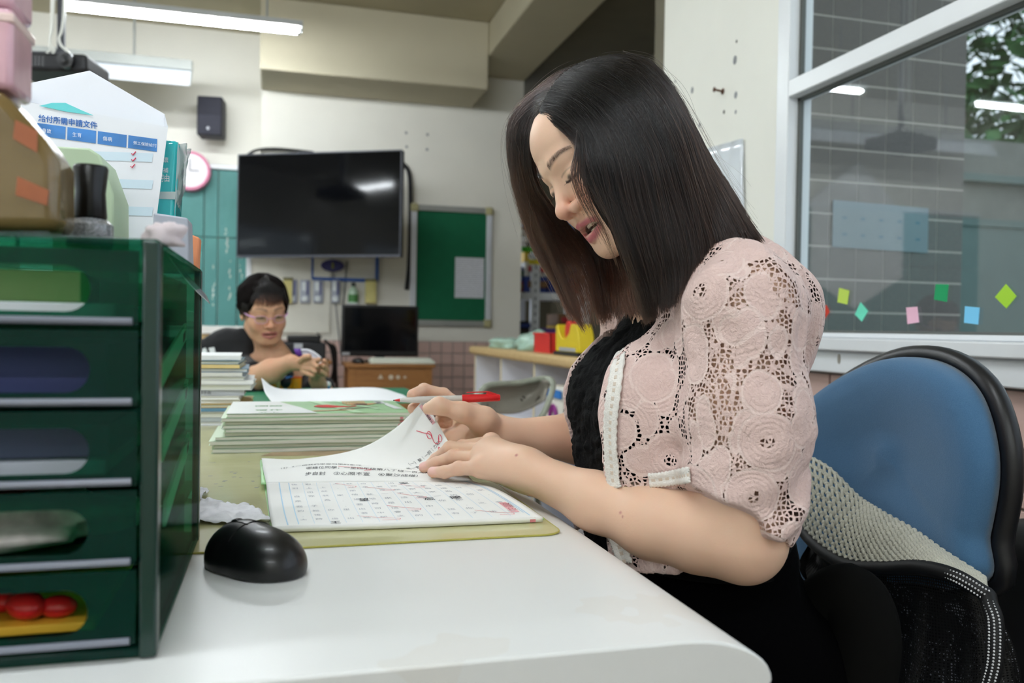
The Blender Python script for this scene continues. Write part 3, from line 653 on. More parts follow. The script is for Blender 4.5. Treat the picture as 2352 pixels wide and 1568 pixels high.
for k, (px, n_) in enumerate(((874, 3), (898, 8), (914, 6), (930, 4))):
    c_ = onp(px, 866, 1, 5.069); m_ = MB(); r_ = (.018, .015, .013, .010)[k]
    m_.prism([(c_[0]+r_*math.sin(2*PI*i/n_), c_[2]+r_*math.cos(2*PI*i/n_)) for i in range(n_)], 1, 5.0665, 5.0695); m_.build('painted_mark', M_MARK, d1)
zt2 = onp(740, 828, 1, 5.2)[2]
school_desk(640, 828, 5.2, onp(762, 828, 1, 5.2)[0]-onp(640, 828, 1, 5.2)[0], zt2, 'brown wooden school desk under the printer')
A_, B_ = onp(786, 699, 1, 5.28), onp(961, 812, 1, 5.28)
mo = basis_thing('monitor', 'black computer monitor on the school desk below the notice board', 'monitor', (A_[0], 5.30, B_[2]), (1, 0, 0), (0, -.03, 1))
mw, mh = B_[0]-A_[0], A_[2]-B_[2]
m_ = MB(); m_.box(0, mw, 0, .04, -.02, mh); m_.build('casing', M_BLK, mo, local=True, bevel=.008)
m_ = MB(); m_.box(.016, mw-.016, -.002, .004, .014, mh-.014); m_.build('screen', M_SCREEN, mo, local=True)
m_ = MB(); m_.box(mw*.44, mw*.56, .01, .05, zt_-B_[2]+.006, .02); m_.lathe([(.0, 0), (.10, 0), (.10, .008), (.03, .018), (0, .02)], (mw*.5, .04, zt_-B_[2]+.0005), 24, cap=False); m_.build('stand', M_BLK, mo, local=True, smooth=True)
m_ = MB(); m_.box(.004, .05, -.004, 0, -.012, .004); m_.build('sticker', mat('grey_sticker', '#a8a9ad'), mo, local=True)
a, b_ = onp(852, 834, 1, 5.07), onp(1000, 836, 1, 5.07)
kb = thing('keyboard', 'off white computer keyboard in front of the monitor', 'keyboard', (a[0], 5.07, zt_), 0)
m_ = MB(); kw = b_[0]-a[0]; m_.prism([(0, .001), (.15, .001), (.15, .030), (0, .014)], 0, 0, kw); m_.build('case', mat('keyboard_beige', '#cfd2c4', rough=.5), kb, local=True, bevel=.003)
m_ = MB()
for r in range(5):
    for k in range(15): m_.box(.012+k*(kw-.024)/15, .012+(k+.85)*(kw-.024)/15, .012+r*.025, .032+r*.025, .015+r*.0026, .024+r*.0027)
m_.build('keys', mat('key_cap', '#e0e2d6', rough=.5), kb, local=True, kind='stuff')
c_ = onp(824, 831, 1, 5.12); ms = thing('computer_mouse', 'dark computer mouse left of the off white keyboard', 'mouse', (c_[0], 5.15, zt_), .3)
m_ = MB(); m_.ball((0, 0, .012), (.034, .055, .022), 18, 10); m_.v = [(x, y, max(z, .001)) for x, y, z in m_.v]; m_.build('shell', M_BLK, ms, local=True, smooth='all')
m_ = MB(); m_.lathe([(.006, -.003), (.006, .003)], (0, -.03, .030), 12, 0); m_.build('wheel', M_BLKM, ms, local=True)
a, b_ = onp(652, 770, 1, 5.25), onp(748, 826, 1, 5.25)
pr = thing('printer', 'black inkjet printer on the school desk behind the pupil', 'printer', (a[0], 5.25, zt2)); pw, ph_ = b_[0]-a[0], a[2]-zt2
m_ = MB(); m_.box(0, pw, 0, .32, .0005, ph_*.72); m_.build('body', M_BLKM, pr, local=True, bevel=.010)
m_ = MB(); m_.box(.02, pw-.03, .03, .30, ph_*.72, ph_); m_.build('scanner_lid', M_BLK, pr, local=True, bevel=.008)
m_ = MB(); m_.box(.06, pw-.06, -.05, .02, .02, .03); m_.build('paper_tray', M_BLK, pr, local=True)
m_ = MB(); m_.box(.06, .11, -.004, 0, ph_*.45, ph_*.68); m_.build('label', mat('silver_label', '#b5b8bd'), pr, local=True)
for k in range(3): cable('power_cable', ('left', 'middle', 'right')[k]+' tangled black cable hanging beside the printer desk', [onp(745+4*k, 780+5*k, 1, 5.62+.03*k), onp(760+5*k, 800, 1, 5.62+.03*k), onp(766+3*k, 845+6*k, 1, 5.62+.03*k), onp(758+8*k, 890, 1, 5.62+.03*k), onp(770, 930, 1, 5.62+.03*k)], .009, M_BLK, grp='black cables beside the printer desk')
# front ledge desk left of the pupil
a, b_ = onp(462, 748, 1, 5.6), onp(560, 772, 1, 5.6)
ld = thing('lectern_desk', 'pale wooden cabinet desk under the chalkboard behind the pupil', 'desk', (-1.8, 5.6, 0))
m_ = MB(); m_.box(-1.8, b_[0], 5.6, 6.1, a[2]-.05, a[2]); m_.build('top', mat('white_laminate', '#eceae6', rough=.4), ld, bevel=.004)
m_ = MB(); m_.box(-1.78, b_[0]-.02, 5.62, 6.08, 0, a[2]-.05); m_.build('body', M_WOODL, ld, bevel=.004)
# white hexagonal poster on the far left of the chalkboard (seen mirrored in the window)
hx_ = [(-2.12, 2.44), (-1.66, 2.10), (-1.66, 1.42), (-2.10, 1.18), (-2.58, 1.46), (-2.58, 2.02)]
m_ = MB(); m_.prism(hx_, 1, YW-.062, YW-.0506); tag(m_.build('white_poster', mat('poster_white', '#f2f2f2', rough=.7), bevel=.002), 'white hexagonal poster hanging on the chalkboard, mirrored in the window', 'poster')
# ------------------------------------------------------------------ low shelf cabinet with wooden top
XC, YC0, YC1 = 1.08, 2.92, 4.70
zt3 = onp(1083, 806, 0, XC)[2]; zt3 = .86
cb = thing('shelf_cabinet', 'low white compartment shelf with a wooden top behind the folding chair', 'shelf', (XC+.17, (YC0+YC1)/2, 0))
M_LAM = mat('white_shelf_board', '#e9ebf3', rough=.45, vary=.02); M_EDGE = mat('pale_edge', '#e6d9b8', rough=.5)
m_ = MB(); m_.box(XC-.03, XC+.34, YC0, YC1+.02, zt3-.045, zt3); m_.build('top', M_WOODL, cb, bevel=.016, seg=3)
nb_ = 3
for k in range(nb_+1):
    y_ = YC0+.03+k*(YC1-YC0-.06)/nb_
    m_ = MB(); m_.box(XC, XC+.33, y_-.009, y_+.009, .03, zt3-.045); m_.build('divider', M_LAM, cb)
    m_ = MB(); m_.box(XC-.0035, XC-.0002, y_-.009, y_+.009, .03, zt3-.045); m_.build('edge_strip', M_EDGE, cb)
for z_ in (.03, .27, .51):
    m_ = MB(); m_.box(XC+.004, XC+.33, YC0+.04, YC1-.04, z_, z_+.018); m_.build('shelf_board', M_LAM, cb)
    m_ = MB(); m_.box(XC-.0035, XC+.0035, YC0+.04, YC1-.04, z_, z_+.018); m_.build('edge_strip', M_EDGE, cb)
m_ = MB(); m_.box(XC+.325, XC+.335, YC0+.03, YC1-.03, .03, zt3-.045); m_.build('back_panel', mat('lilac_back', '#e3dcec', rough=.6), cb)
bayy = lambda k, f: YC0+.03+(k+f)*(YC1-YC0-.06)/nb_
def block(name, label, cat, x0, x1, y0, y1, z0, z1, hx, grp=None, bevel=.003, extra=None, rough=.5):
    m_ = MB(); m_.box(x0, x1, y0, y1, z0, z1); o = tag(m_.build(name, mat('c_'+hx.strip('#'), hx, rough=rough, vary=.05), bevel=bevel), label, cat, grp)
    return o
rs = random.Random(8)
cname = {'#e9c93c': 'yellow', '#c9d7ee': 'pale blue', '#f1efe9': 'cream', '#d9626a': 'rose red', '#7fc24d': 'green', '#e48a35': 'orange', '#3f73b8': 'blue', '#f0e6d2': 'beige', '#e7a1c4': 'pink', '#f6f6f6': 'white'}
ordn = ['first', 'second', 'third', 'fourth', 'fifth', 'sixth', 'seventh', 'eighth', 'ninth', 'tenth']
colz = ['#e9c93c', '#c9d7ee', '#f1efe9', '#d9626a', '#7fc24d', '#e48a35', '#3f73b8', '#f0e6d2', '#e7a1c4', '#f6f6f6']
for z_ in (.288, .528):
    for k in range(nb_):
        n_ = rs.randint(3, 6) if not ((z_ < .5 and k == 2) or (z_ > .5 and k == 0)) else 0; y_ = bayy(k, .10)
        for q_ in range(n_):
            th = rs.uniform(.012, .032); h_ = rs.uniform(.12, .20); c0 = rs.choice(colz)
            m_ = MB(); d0 = rs.uniform(.03, .1)
            m_.box(XC+d0, XC+.30, y_, y_+th, z_+.0005, z_+h_)
            o = tag(m_.build('book', mat('bk'+c0.strip('#'), c0, rough=.5), bevel=.002), '%s book, %s in the %s bay of the %s shelf row' % (cname[c0], ordn[q_], ordn[k], 'upper' if z_ > .5 else 'lower'), 'book', 'books in the low white shelf')
            m_ = MB(); m_.box(XC+d0+.004, XC+.298, y_+.002, y_+th-.002, z_+h_-.002, z_+h_+.001); m_.build('pages', mat('page_white', '#efece2', rough=.8), o)
            y_ += th+.002
for k, (hx) in enumerate(('#e08a3c', '#63b53a', '#8ccf3f', '#cbd84a')):
    block('plastic_tray', '%s tray in the flat pile at the left end of the low shelf' % ('orange', 'dark green', 'bright green', 'yellow green')[k], 'tray', XC+.01, XC+.26, bayy(2, .12), bayy(2, .70), .2885+.043*(3-k), .2885+.043*(4-k)-.002, hx, 'trays in the low shelf')
# things on the cabinet top
def topat(px, py): return onp(px, py, 2, zt3)
a = topat(1250, 806); rb_ = thing('red_box', 'red plastic box on the wooden shelf top', 'box', (XC+.12, a[1], zt3))
r0 = P(1226, 806, 3.9); yr0, yr1 = 3.40, 3.64
m_ = MB()
x0, x1 = XC+.03, XC+.17
for b4 in ((x0, x1, yr0, yr1, zt3+.0005, zt3+.006), (x0, x0+.005, yr0, yr1, zt3+.006, zt3+.085), (x1-.005, x1, yr0, yr1, zt3+.006, zt3+.085), (x0, x1, yr0, yr0+.005, zt3+.006, zt3+.085), (x0, x1, yr1-.005, yr1, zt3+.006, zt3+.085)): m_.box(*b4)
m_.build('tub', mat('red_plastic', '#d8322e', rough=.4), rb_); m_ = MB(); m_.box(x0-.004, x1+.004, yr0-.004, yr0+.002, zt3+.078, zt3+.088); m_.box(x0-.004, x0, yr0-.004, yr1+.004, zt3+.078, zt3+.088); m_.build('rim', mat('red_plastic', '#d8322e'), rb_)
gl = thing('grey_glove', 'crumpled grey cloth glove beside the red box', 'glove', (XC+.10, 3.36, zt3))
m_ = MB(); rs = random.Random(2)
for k in range(9): m_.ball((XC+.09+rs.uniform(-.02, .02), 3.37+rs.uniform(-.04, .04), zt3+.048+rs.uniform(-.02, .035)), (rs.uniform(.018, .026), rs.uniform(.022, .034), rs.uniform(.022, .03)), 12, 8)
m_.build('cloth', mat('grey_cotton', '#b3aaa6', rough=.95, bump=.5, bscale=200), gl, smooth='all')
# yellow tape dispenser
td = thing('tape_dispenser', 'yellow and red desk tape dispenser on the wooden shelf top', 'tape dispenser', (XC+.06, 3.05, zt3))
prof = [(3.02, .014), (3.30, .014), (3.305, .115), (3.285, .125), (3.27, .10), (3.24, .072), (3.19, .066), (3.14, .09), (3.12, .125), (3.06, .125), (3.03, .08)]
m_ = MB(); m_.prism([(y, zt3+z) for y, z in prof], 0, XC+.02, XC+.085); m_.build('body', mat('yellow_plastic', '#ead02c', rough=.35), td, bevel=.004)
m_ = MB(); m_.lathe([(.0, 0), (.040, 0), (.042, .002), (.042, .028), (.040, .03), (0, .03)], (0, 0, 0), 24, 0, cap=False); m_.v = [(x+XC+.038, y+3.20, z+zt3+.098) for x, y, z in m_.v]; m_.build('tape_roll', mat('red_plastic', '#d8322e'), td, smooth=True)
m_ = MB(); m_.box(XC+.012, XC+.093, 3.01, 3.31, zt3+.0005, zt3+.014); m_.build('base', M_BLKM, td, bevel=.003)
m_ = MB(); m_.box(XC+.0185, XC+.0205, 3.06, 3.25, zt3+.018, zt3+.032); m_.build('label_strip', mat('silver_label', '#b5b8bd'), td)
# pale plastic bags on the top
M_BAG = mat('clear_green_bag', '#bfe0cf', rough=.25, vary=.1, vscale=30, alpha=.8)
def crumple(name, label, cat, c, r, seed, m, n=(26, 16), amp=.35, grp=None):
    rs = np.random.RandomState(seed); U, V = np.meshgrid(np.linspace(0, 2*PI, n[0], endpoint=False), np.linspace(.02, PI-.02, n[1]), indexing='ij')
    S = np.stack([np.sin(V)*np.cos(U), np.sin(V)*np.sin(U), np.cos(V)], -1).reshape(-1, 3); k = 1+amp*vnoise(S*1.0+5, 2.2, seed)+amp*.6*np.abs(vnoise(S+9, 5, seed+1))
    Pt = S*k[:, None]*np.array(r); Pt[:, 2] = np.maximum(Pt[:, 2], -r[2]*.5); Pt = Pt+np.array(c)+[0, 0, r[2]*.5+.0008]
    idx = np.arange(n[0]*n[1]).reshape(n); nx = np.roll(idx, -1, 0); Q = np.stack([idx[:, :-1], idx[:, 1:], nx[:, 1:], nx[:, :-1]], -1).reshape(-1, 4)
    return tag(np_mesh(name, Pt, Q, m), label, cat, grp)
crumple('plastic_bag', 'flat crumpled pale green plastic bag on the far end of the wooden shelf top', 'bag', (XC+.12, 4.32, zt3), (.11, .17, .040), 3, M_BAG)
crumple('plastic_bag', 'crumpled pale green plastic bag next to the red box on the shelf top', 'bag', (XC+.12, 3.86, zt3), (.09, .13, .055), 5, M_BAG)
# white bag with drawing and red box in the lower compartment
pbg = thing('printed_bag', 'white paper bag with a rainbow drawing in the low shelf', 'bag', (XC+.08, bayy(0, .5), .528))
y0_, y1_ = bayy(0, .30), bayy(0, .66)
m_ = MB(); m_.prism([(XC-.01, .5285), (XC+.10, .5285), (XC+.085, .735), (XC-.002, .735)], 1, y0_, y1_); m_.build('bag', mat('page_white', '#efece2'), pbg)
m_ = MB()
for k, rr in enumerate((.05, .040, .030)):
    pts = [(XC-.012-.0004*k, (y0_+y1_)/2+rr*math.cos(a_), .61+rr*math.sin(a_)) for a_ in np.linspace(0, PI, 12)]; m_.tube(pts, .0045, 6)
m_.build('rainbow_print', mat('magenta_print', '#8e2a86'), pbg)
m_ = MB(); m_.box(XC-.013, XC-.009, y0_+.01, y1_-.02, .69, .722); m_.build('blue_print', mat('blue_print', '#2f7fd0'), pbg)
block('red_book', 'thick red box file at the near end of the low shelf', 'box file', XC+.0, XC+.2, bayy(0, .06), bayy(0, .24), .5285, .66, '#b3232b')
# ------------------------------------------------------------------ metal rack in the store behind
RX0, RX1, RY0, RY1 = 1.60, 2.40, 6.45, 6.85
rk = thing('metal_rack', 'white slotted steel rack full of boxes behind the woman', 'rack', (2.1, 6.3, 0))
M_STEEL = mat('white_steel', '#dfe3e8', rough=.4)
zs_ = [onp(1225, y, 1, 6.5)[2] for y in (530, 672, 790)]
px1 = onp(1231, 600, 1, RY0)[0]
for x_ in (px1, RX1):
    for y_ in (RY0, RY1):
        m_ = MB(); m_.box(x_-.035, x_+.035, y_-.003, y_, 0, zs_[0]+.03); m_.box(x_-.035, x_-.032, y_, y_+.035, 0, zs_[0]+.03); m_.build('post', M_STEEL, rk)
        if y_ == RY0:
            m_ = MB()
            for k in range(26): m_.box(x_-.006, x_+.006, y_-.0042, y_-.003, .2+k*.062, .225+k*.062)
            m_.build('slots', mat('slot_dark', '#5a6672', rough=.8), rk, kind='stuff')
for z_ in zs_+[.35]:
    m_ = MB(); m_.box(1.74, RX1-.04, RY0+.002, RY1, z_-.055, z_); m_.build('shelf_board', M_STEEL, rk)
rs = random.Random(21)
pal = ['#2b3f7a', '#31448c', '#8c1f24', '#c9c9c4', '#3b2a26', '#d8b02a', '#1c1c22', '#5c8fc7', '#b02c34', '#e4e0d8', '#2f5a48', '#6a4f9a', '#222a55', '#7a5a3a']
rname = {'#2b3f7a': 'navy', '#31448c': 'royal blue', '#8c1f24': 'dark red', '#c9c9c4': 'light grey', '#3b2a26': 'dark brown', '#d8b02a': 'yellow', '#1c1c22': 'black', '#5c8fc7': 'sky blue', '#b02c34': 'red', '#e4e0d8': 'cream', '#2f5a48': 'dark green', '#6a4f9a': 'purple', '#222a55': 'deep blue', '#7a5a3a': 'brown'}
lvn = ['top', 'middle', 'lower', 'bottom']
for li, z_ in enumerate(zs_+[.35]):
    x_ = 1.80; n_ = 0; room_ = .34 if li == 0 else (([9]+zs_+[.35])[li]-z_-.06)
    while x_ < 2.33:
        w_ = rs.uniform(.07, .2); h_ = rs.uniform(.08, .17)
        st = 0; zz = z_+.0008
        for q_ in range(rs.randint(1, 3)):
            hh = rs.uniform(.05, .13); c0 = rs.choice(pal)
            if zz+hh > z_+room_: break
            m_ = MB(); m_.box(x_+.004, x_+w_-.004, RY0+rs.uniform(.045, .08), RY1-.04, zz, zz+hh)
            o = tag(m_.build('storage_box', mat('rk'+c0.strip('#'), c0, rough=.5), bevel=.004), '%s box, %s in pile %s on the %s rack shelf' % (rname[c0], ordn[q_], ordn[n_], lvn[li]), 'box', 'boxes on the steel rack')
            m_ = MB(); m_.box(x_+.018, x_+w_-.018, RY0+.002, RY0+.012, zz+hh*.3, zz+hh*.7); m_.build('label', mat('rl'+rs.choice(pal).strip('#'), rs.choice(pal), rough=.6), o)
            zz += hh+.0005
        x_ += w_+.004; n_ += 1
for px, py, hx, lb in ((1212, 573, '#45c21f', 'bright green'), (1228, 602, '#dccb2e', 'yellow')):
    c_ = onp(px, py, 1, RY0-.01); m_ = MB(); m_.box(c_[0]-.05, c_[0]+(.05 if px < 1220 else .09), RY0-.012, RY0-.006, c_[2]-.018, c_[2]+.022)
    tag(m_.build('shelf_tag', mat('tag'+hx.strip('#'), hx)), '%s plastic tag on the steel rack' % lb, 'tag')
# ------------------------------------------------------------------ folding chair
fc = thing('folding_chair', 'worn grey metal folding chair in front of the low shelf', 'chair', P(1200, 1150, 2.6)*[1, 1, 0])
t = NT('worn_chair_paint'); v = t.coord(); n = t.noise(v, 22, 4, .7); n2 = t.noise(v, 7, 3)
gz = t.new('ShaderNodeSeparateXYZ'); t.link(v, gz.inputs[0])
t.link(t.mix(t.math('GREATER_THAN', n, .62), t.mix(n2, '#8f8a80', '#a29c90'), '#3b342d'), t.b.inputs['Base Color']); t.b.inputs['Roughness'].default_value = .5; t.b.inputs['Metallic'].default_value = .2; M_CHP = t.m
M_CHF = mat('grey_green_tube', '#9ba091', rough=.4, vary=.15, vscale=30)
top = [(1112, 892), (1140, 880), (1190, 880), (1235, 872), (1268, 874)]; bot = [(1095, 935), (1130, 948), (1180, 950), (1215, 940), (1252, 920)]
ds = [2.62, 2.72, 2.78, 2.80, 2.76]
T_ = spline([P(*p, d) for p, d in zip(top, ds)], 20); B_ = spline([P(*p, d-.02) for p, d in zip(bot, ds)], 20)
G = np.stack([T_*(1-f)+B_*f+_W*(.03*math.sin(f*PI)) for f in np.linspace(0, 1, 9)], 1); grid_mesh('backrest', G, M_CHP, fc, thick=.004)
m_ = MB(); m_.tube(spline([P(1105, 898, 2.62), P(1125, 884, 2.66), P(1190, 879, 2.76), P(1250, 869, 2.80), P(1269, 878, 2.76), P(1266, 905, 2.74), P(1245, 955, 2.70), P(1210, 985, 2.66), P(1188, 1010, 2.62), P(1180, 1100, 2.6)], 60), .010, 10); m_.build('back_frame', M_CHF, fc, smooth='all')
s0 = P(1188, 1010, 2.62); m_ = MB()
m_.tube([P(1105, 898, 2.62), P(1090, 960, 2.58), P(1085, 1040, 2.55), P(1075, 1250, 2.5)*[1, 1, 0]+[0, 0, .01]], .010, 10); m_.build('leg', M_CHF, fc, smooth='all')
m_ = MB(); e_ = P(1180, 1100, 2.6); m_.tube([e_, (e_[0], e_[1]-.05, .01)], .010, 10); m_.build('leg', M_CHF, fc, smooth='all')
for dx in (-.02, .32):
    m_ = MB(); m_.tube([(e_[0]-.15+dx, e_[1]+.35, .45), (e_[0]-.12+dx, e_[1]+.15, .01)], .010, 10); m_.build('leg', M_CHF, fc, smooth='all')
m_ = MB(); m_.box(e_[0]-.20, e_[0]+.22, e_[1]+.02, e_[1]+.40, .44, .46); m_.build('seat', M_CHP, fc, bevel=.008)
# ================================================================== the teacher's desk
DZ = 0.75
t = NT('desk_laminate'); v = t.coord(); n = t.noise(v, 3.5, 4, .6); sp_ = t.noise(v, 11, 5, .7)
t.link(t.mix(t.math('MULTIPLY', t.math('GREATER_THAN', n, .60), t.math('MULTIPLY', sp_, .22)), '#e3e4e2', '#cdb99b'), t.b.inputs['Base Color'])
t.b.inputs['Roughness'].default_value = .33; t.b.inputs['Specular IOR Level'].default_value = .4; M_DESK = t.m
dk = thing('desk', 'white laminate desk with rounded edge in front of the woman', 'desk', (-.4, 1.3, 0))
prof = [(-1.05, DZ-.042), (-1.05, DZ), (.274, DZ)]+[(.274+.070*math.sin(a), DZ-.034+.034*math.cos(a)) for a in np.linspace(.15, PI/2, 10)]+[(.338, DZ-.043), (.320, DZ-.046)]
Y0 = .528
m_ = MB(); m_.prism(prof, 1, Y0, 2.32); m_.build('desktop', M_DESK, dk, bevel=.002)
M_PANEL = mat('grey_desk_panel', '#b9b9b2', rough=.6)
for y_ in (Y0+.06, 2.20): m_ = MB(); m_.box(-.95, .20, y_, y_+.03, .0, DZ-.043); m_.build('side_panel', M_PANEL, dk, bevel=.003)
m_ = MB(); m_.box(-.93, -.91, Y0+.10, 2.19, .25, DZ-.045); m_.build('modesty_panel', M_PANEL, dk)
# translucent desk mat
c1, c2, c3 = onp(1304, 1234, 2, DZ), onp(420, 1268, 2, DZ), onp(470, 960, 2, DZ)
x1, yn, yf = c1[0], (c1[1]+c2[1])/2, c3[1]
def rr_poly(x0, x1, y0, y1, r, n=6):
    out = []
    for cx, cy, a0 in ((x1-r, y0+r, -PI/2), (x1-r, y1-r, 0), (x0+r, y1-r, PI/2), (x0+r, y0+r, PI)):
        for k in range(n+1): a = a0+PI/2*k/n; out.append((cx+r*math.cos(a), cy+r*math.sin(a)))
    return out
t = NT('yellowed_desk_mat'); v = t.coord(); n = t.noise(v, 6, 4, .6); sx = t.new('ShaderNodeSeparateXYZ'); t.link(v, sx.inputs[0])
wv = t.noise(t.coord(scale=(2, 30, 1)), 3, 4)
t.link(t.mix(n, t.mix(wv, '#c9c795', '#d6d3a8'), '#bdb983'), t.b.inputs['Base Color']); t.b.inputs['Roughness'].default_value = .16; t.b.inputs['Specular IOR Level'].default_value = .6
t.bump(t.noise(v, 14, 3), .12, .003); M_MAT = t.m
mt_ = thing('desk_mat', 'yellow green plastic desk mat under the open workbook', 'desk mat', ((x1-.9+x1)/2, yn, DZ))
m_ = MB(); m_.prism(rr_poly(x1-.95, x1, yn, yf, .022), 2, DZ+.0002, DZ+.0020); m_.build('sheet', M_MAT, mt_)
m_ = MB(); m_.tube([(p[0], p[1], DZ+.0012) for p in rr_poly(x1-.95, x1, yn, yf, .022)], .0011, 6, closed=True); m_.build('edge', mat('olive_mat_edge', '#a8a24a', rough=.3), mt_)
for seed in range(3):
    rs = random.Random(seed); m_ = MB()
    for k in range(6):
        c_ = onp(rs.uniform(480, 600), rs.uniform(1060, 1120), 2, DZ+.002); m_.ball(c_, (rs.uniform(.001, .004), rs.uniform(.001, .003), .0002), 6, 4)
    m_.build('ink_spot', mat('ink_spots', '#55564a', rough=.5), mt_, kind='stuff')
# under the mat: a brown printed sheet peeking out behind the workbook
q = [onp(600, 1050, 2, DZ), onp(860, 1048, 2, DZ), onp(850, 1034, 2, DZ), onp(640, 1036, 2, DZ)]
m_ = MB(); m_.prism([(p[0], p[1]) for p in q], 2, DZ+.0021, DZ+.0024); m_.build('stained_patch', mat('brown_patch', '#b49a78', rough=.4, vary=.2, vscale=30), mt_)
# ------------------------------------------------------------------ lettering
_tc = {}
def glyphs(s, bold=0.0):
    if (s, bold) in _tc: return _tc[(s, bold)]
    cu = bpy.data.curves.new('t', 'FONT'); cu.body = s; cu.resolution_u = 2; cu.offset = bold; cu.fill_mode = 'FRONT'
    ob = bpy.data.objects.new('t', cu); col.objects.link(ob); dg = bpy.context.evaluated_depsgraph_get(); me = ob.evaluated_get(dg).to_mesh()
    V = [(v.co.x, v.co.y) for v in me.vertices]; Fs = [tuple(p.vertices) for p in me.polygons]
    bpy.data.objects.remove(ob); bpy.data.curves.remove(cu); _tc[(s, bold)] = (V, Fs); return V, Fs
def put_text(mb, s, fn, x, y, size, rot=0.0, bold=0.0, sx=1.0):
    """fn(x, y) -> world point on the surface (x, y in metres on the sheet)"""
    V, Fs = glyphs(s, bold)
    if not V: return
    c, q = math.cos(rot), math.sin(rot)
    mb._add([fn(x+(a*sx*c-b*q)*size, y+(a*sx*q+b*c)*size) for a, b in V], Fs)
def ribbon(mb, pts, w, fn):
    pts = np.array(pts, float); T = np.gradient(pts, axis=0); T /= np.linalg.norm(T, axis=1)[:, None]+1e-9; Nn = np.stack([-T[:, 1], T[:, 0]], -1)*w/2
    vs = [fn(*(p+n)) for p, n in zip(pts, Nn)]+[fn(*(p-n)) for p, n in zip(pts, Nn)]; m = len(pts)
    mb._add(vs, [(i, i+1, m+i+1, m+i) for i in range(m-1)])
class Surf:
    """spline surface through a small control grid C[u][v]; at(u, v) in 0..1"""
    def __init__(s, C, n=60, m=40):
        A = np.array([spline(c, m) for c in C]); s.G = np.stack([spline(A[:, j], n) for j in range(m)], 1); s.n, s.m = n, m
        du = np.gradient(s.G, axis=0); dv = np.gradient(s.G, axis=1); N = np.cross(du, dv); N /= np.linalg.norm(N, axis=2)[..., None]
        if N[..., 2].mean() < 0: N = -N
        s.N = N
    def at(s, u, v, off=.0004):
        a, b = min(max(u, 0), 1)*(s.n-1), min(max(v, 0), 1)*(s.m-1); i, j = min(int(a), s.n-2), min(int(b), s.m-2); f, g = a-i, b-j
        L = lambda A: A[i, j]*(1-f)*(1-g)+A[i+1, j]*f*(1-g)+A[i, j+1]*(1-f)*g+A[i+1, j+1]*f*g
        return L(s.G)+L(s.N)*off
M_PAGE = mat('workbook_page', '#f4f4f1', rough=.7, vary=.015, spec=.2); M_INK = mat('grey_print', '#4c4c52', rough=.8); M_PEN = mat('pencil_grey', '#b4b7be', rough=.8, vary=0); M_RED = mat('red_ink', '#e0425e', rough=.6); M_PINK = mat('pink_tab', '#efb6bb', rough=.7)
M_LBL = mat('pale_blue_rule', '#bcdcf2', rough=.8, vary=0); M_GRN = mat('green_cover', '#9ccf8e', rough=.35, vary=.1)
Z = lambda x, y, z: onp(x, y, 2, z)
near_c = [[Z(612, 1108, .768), Z(615, 1140, .7675), Z(620, 1178, .7625), Z(627, 1210, .7585)],
          [Z(850, 1106, .768), Z(868, 1132, .7690), Z(892, 1168, .7635), Z(915, 1201, .7585)],
          [Z(1085, 1104, .768), Z(1140, 1122, .7700), Z(1194, 1152, .7645), Z(1247, 1187, .7585)]]
D3 = lambda *a: [P(*q) for q in a]
far_c = [D3((612, 1108, 1.075), (606, 1082, 1.115), (604, 1070, 1.145), (602, 1060, 1.18), (601, 1052, 1.215)),
         D3((720, 1107, 1.077), (728, 1066, 1.130), (722, 1070, 1.165), (712, 1061, 1.20), (695, 1053, 1.235)),
         D3((850, 1106, 1.079), (852, 1070, 1.125), (845, 1076, 1.160), (835, 1056, 1.19), (820, 1031, 1.222)),
         D3((975, 1105, 1.080), (985, 1082, 1.112), (972, 1084, 1.142), (935, 1040, 1.178), (905, 985, 1.200)),
         D3((1085, 1103, 1.080), (1072, 1086, 1.10), (1045, 1040, 1.128), (1010, 980, 1.152), (975, 916, 1.172))]
SN, SF = Surf(near_c), Surf(far_c, 60, 50)
wb = thing('open_workbook', 'open workbook with red corrections under her hands', 'workbook', Z(900, 1110, DZ+.002))
grid_mesh('page', SN.G[:, ::-1], M_PAGE, wb, thick=.0055)
grid_mesh('page', SF.G, M_PAGE, wb, thick=.0003)
fl_ = SF.G[:, :30].copy(); fl_[:, :, 2] -= .0015; fl_[:, :, 2] = np.maximum(np.minimum(fl_[:, :, 2], .7745), .756); grid_mesh('page', fl_, M_PAGE, wb, thick=.004)
cv = [Z(606, 1108, DZ+.003), Z(1080, 1104, DZ+.003), Z(1250, 1191, DZ+.003), Z(622, 1218, DZ+.003)]
m_ = MB(); m_.prism([(p[0], p[1]) for p in cv], 2, DZ+.0022, DZ+.0030); m_.build('cover', M_GRN, wb)
cc = [D3((600, 1108, 1.08), (599, 1080, 1.13), (597, 1060, 1.19), (598, 1052, 1.23)), D3((640, 1108, 1.085), (640, 1085, 1.14), (645, 1072, 1.2), (660, 1062, 1.25))]
cs = Surf(cc, 8, 20); grid_mesh('cover', cs.G-[0, 0, .002], M_GRN, wb, thick=.0006)
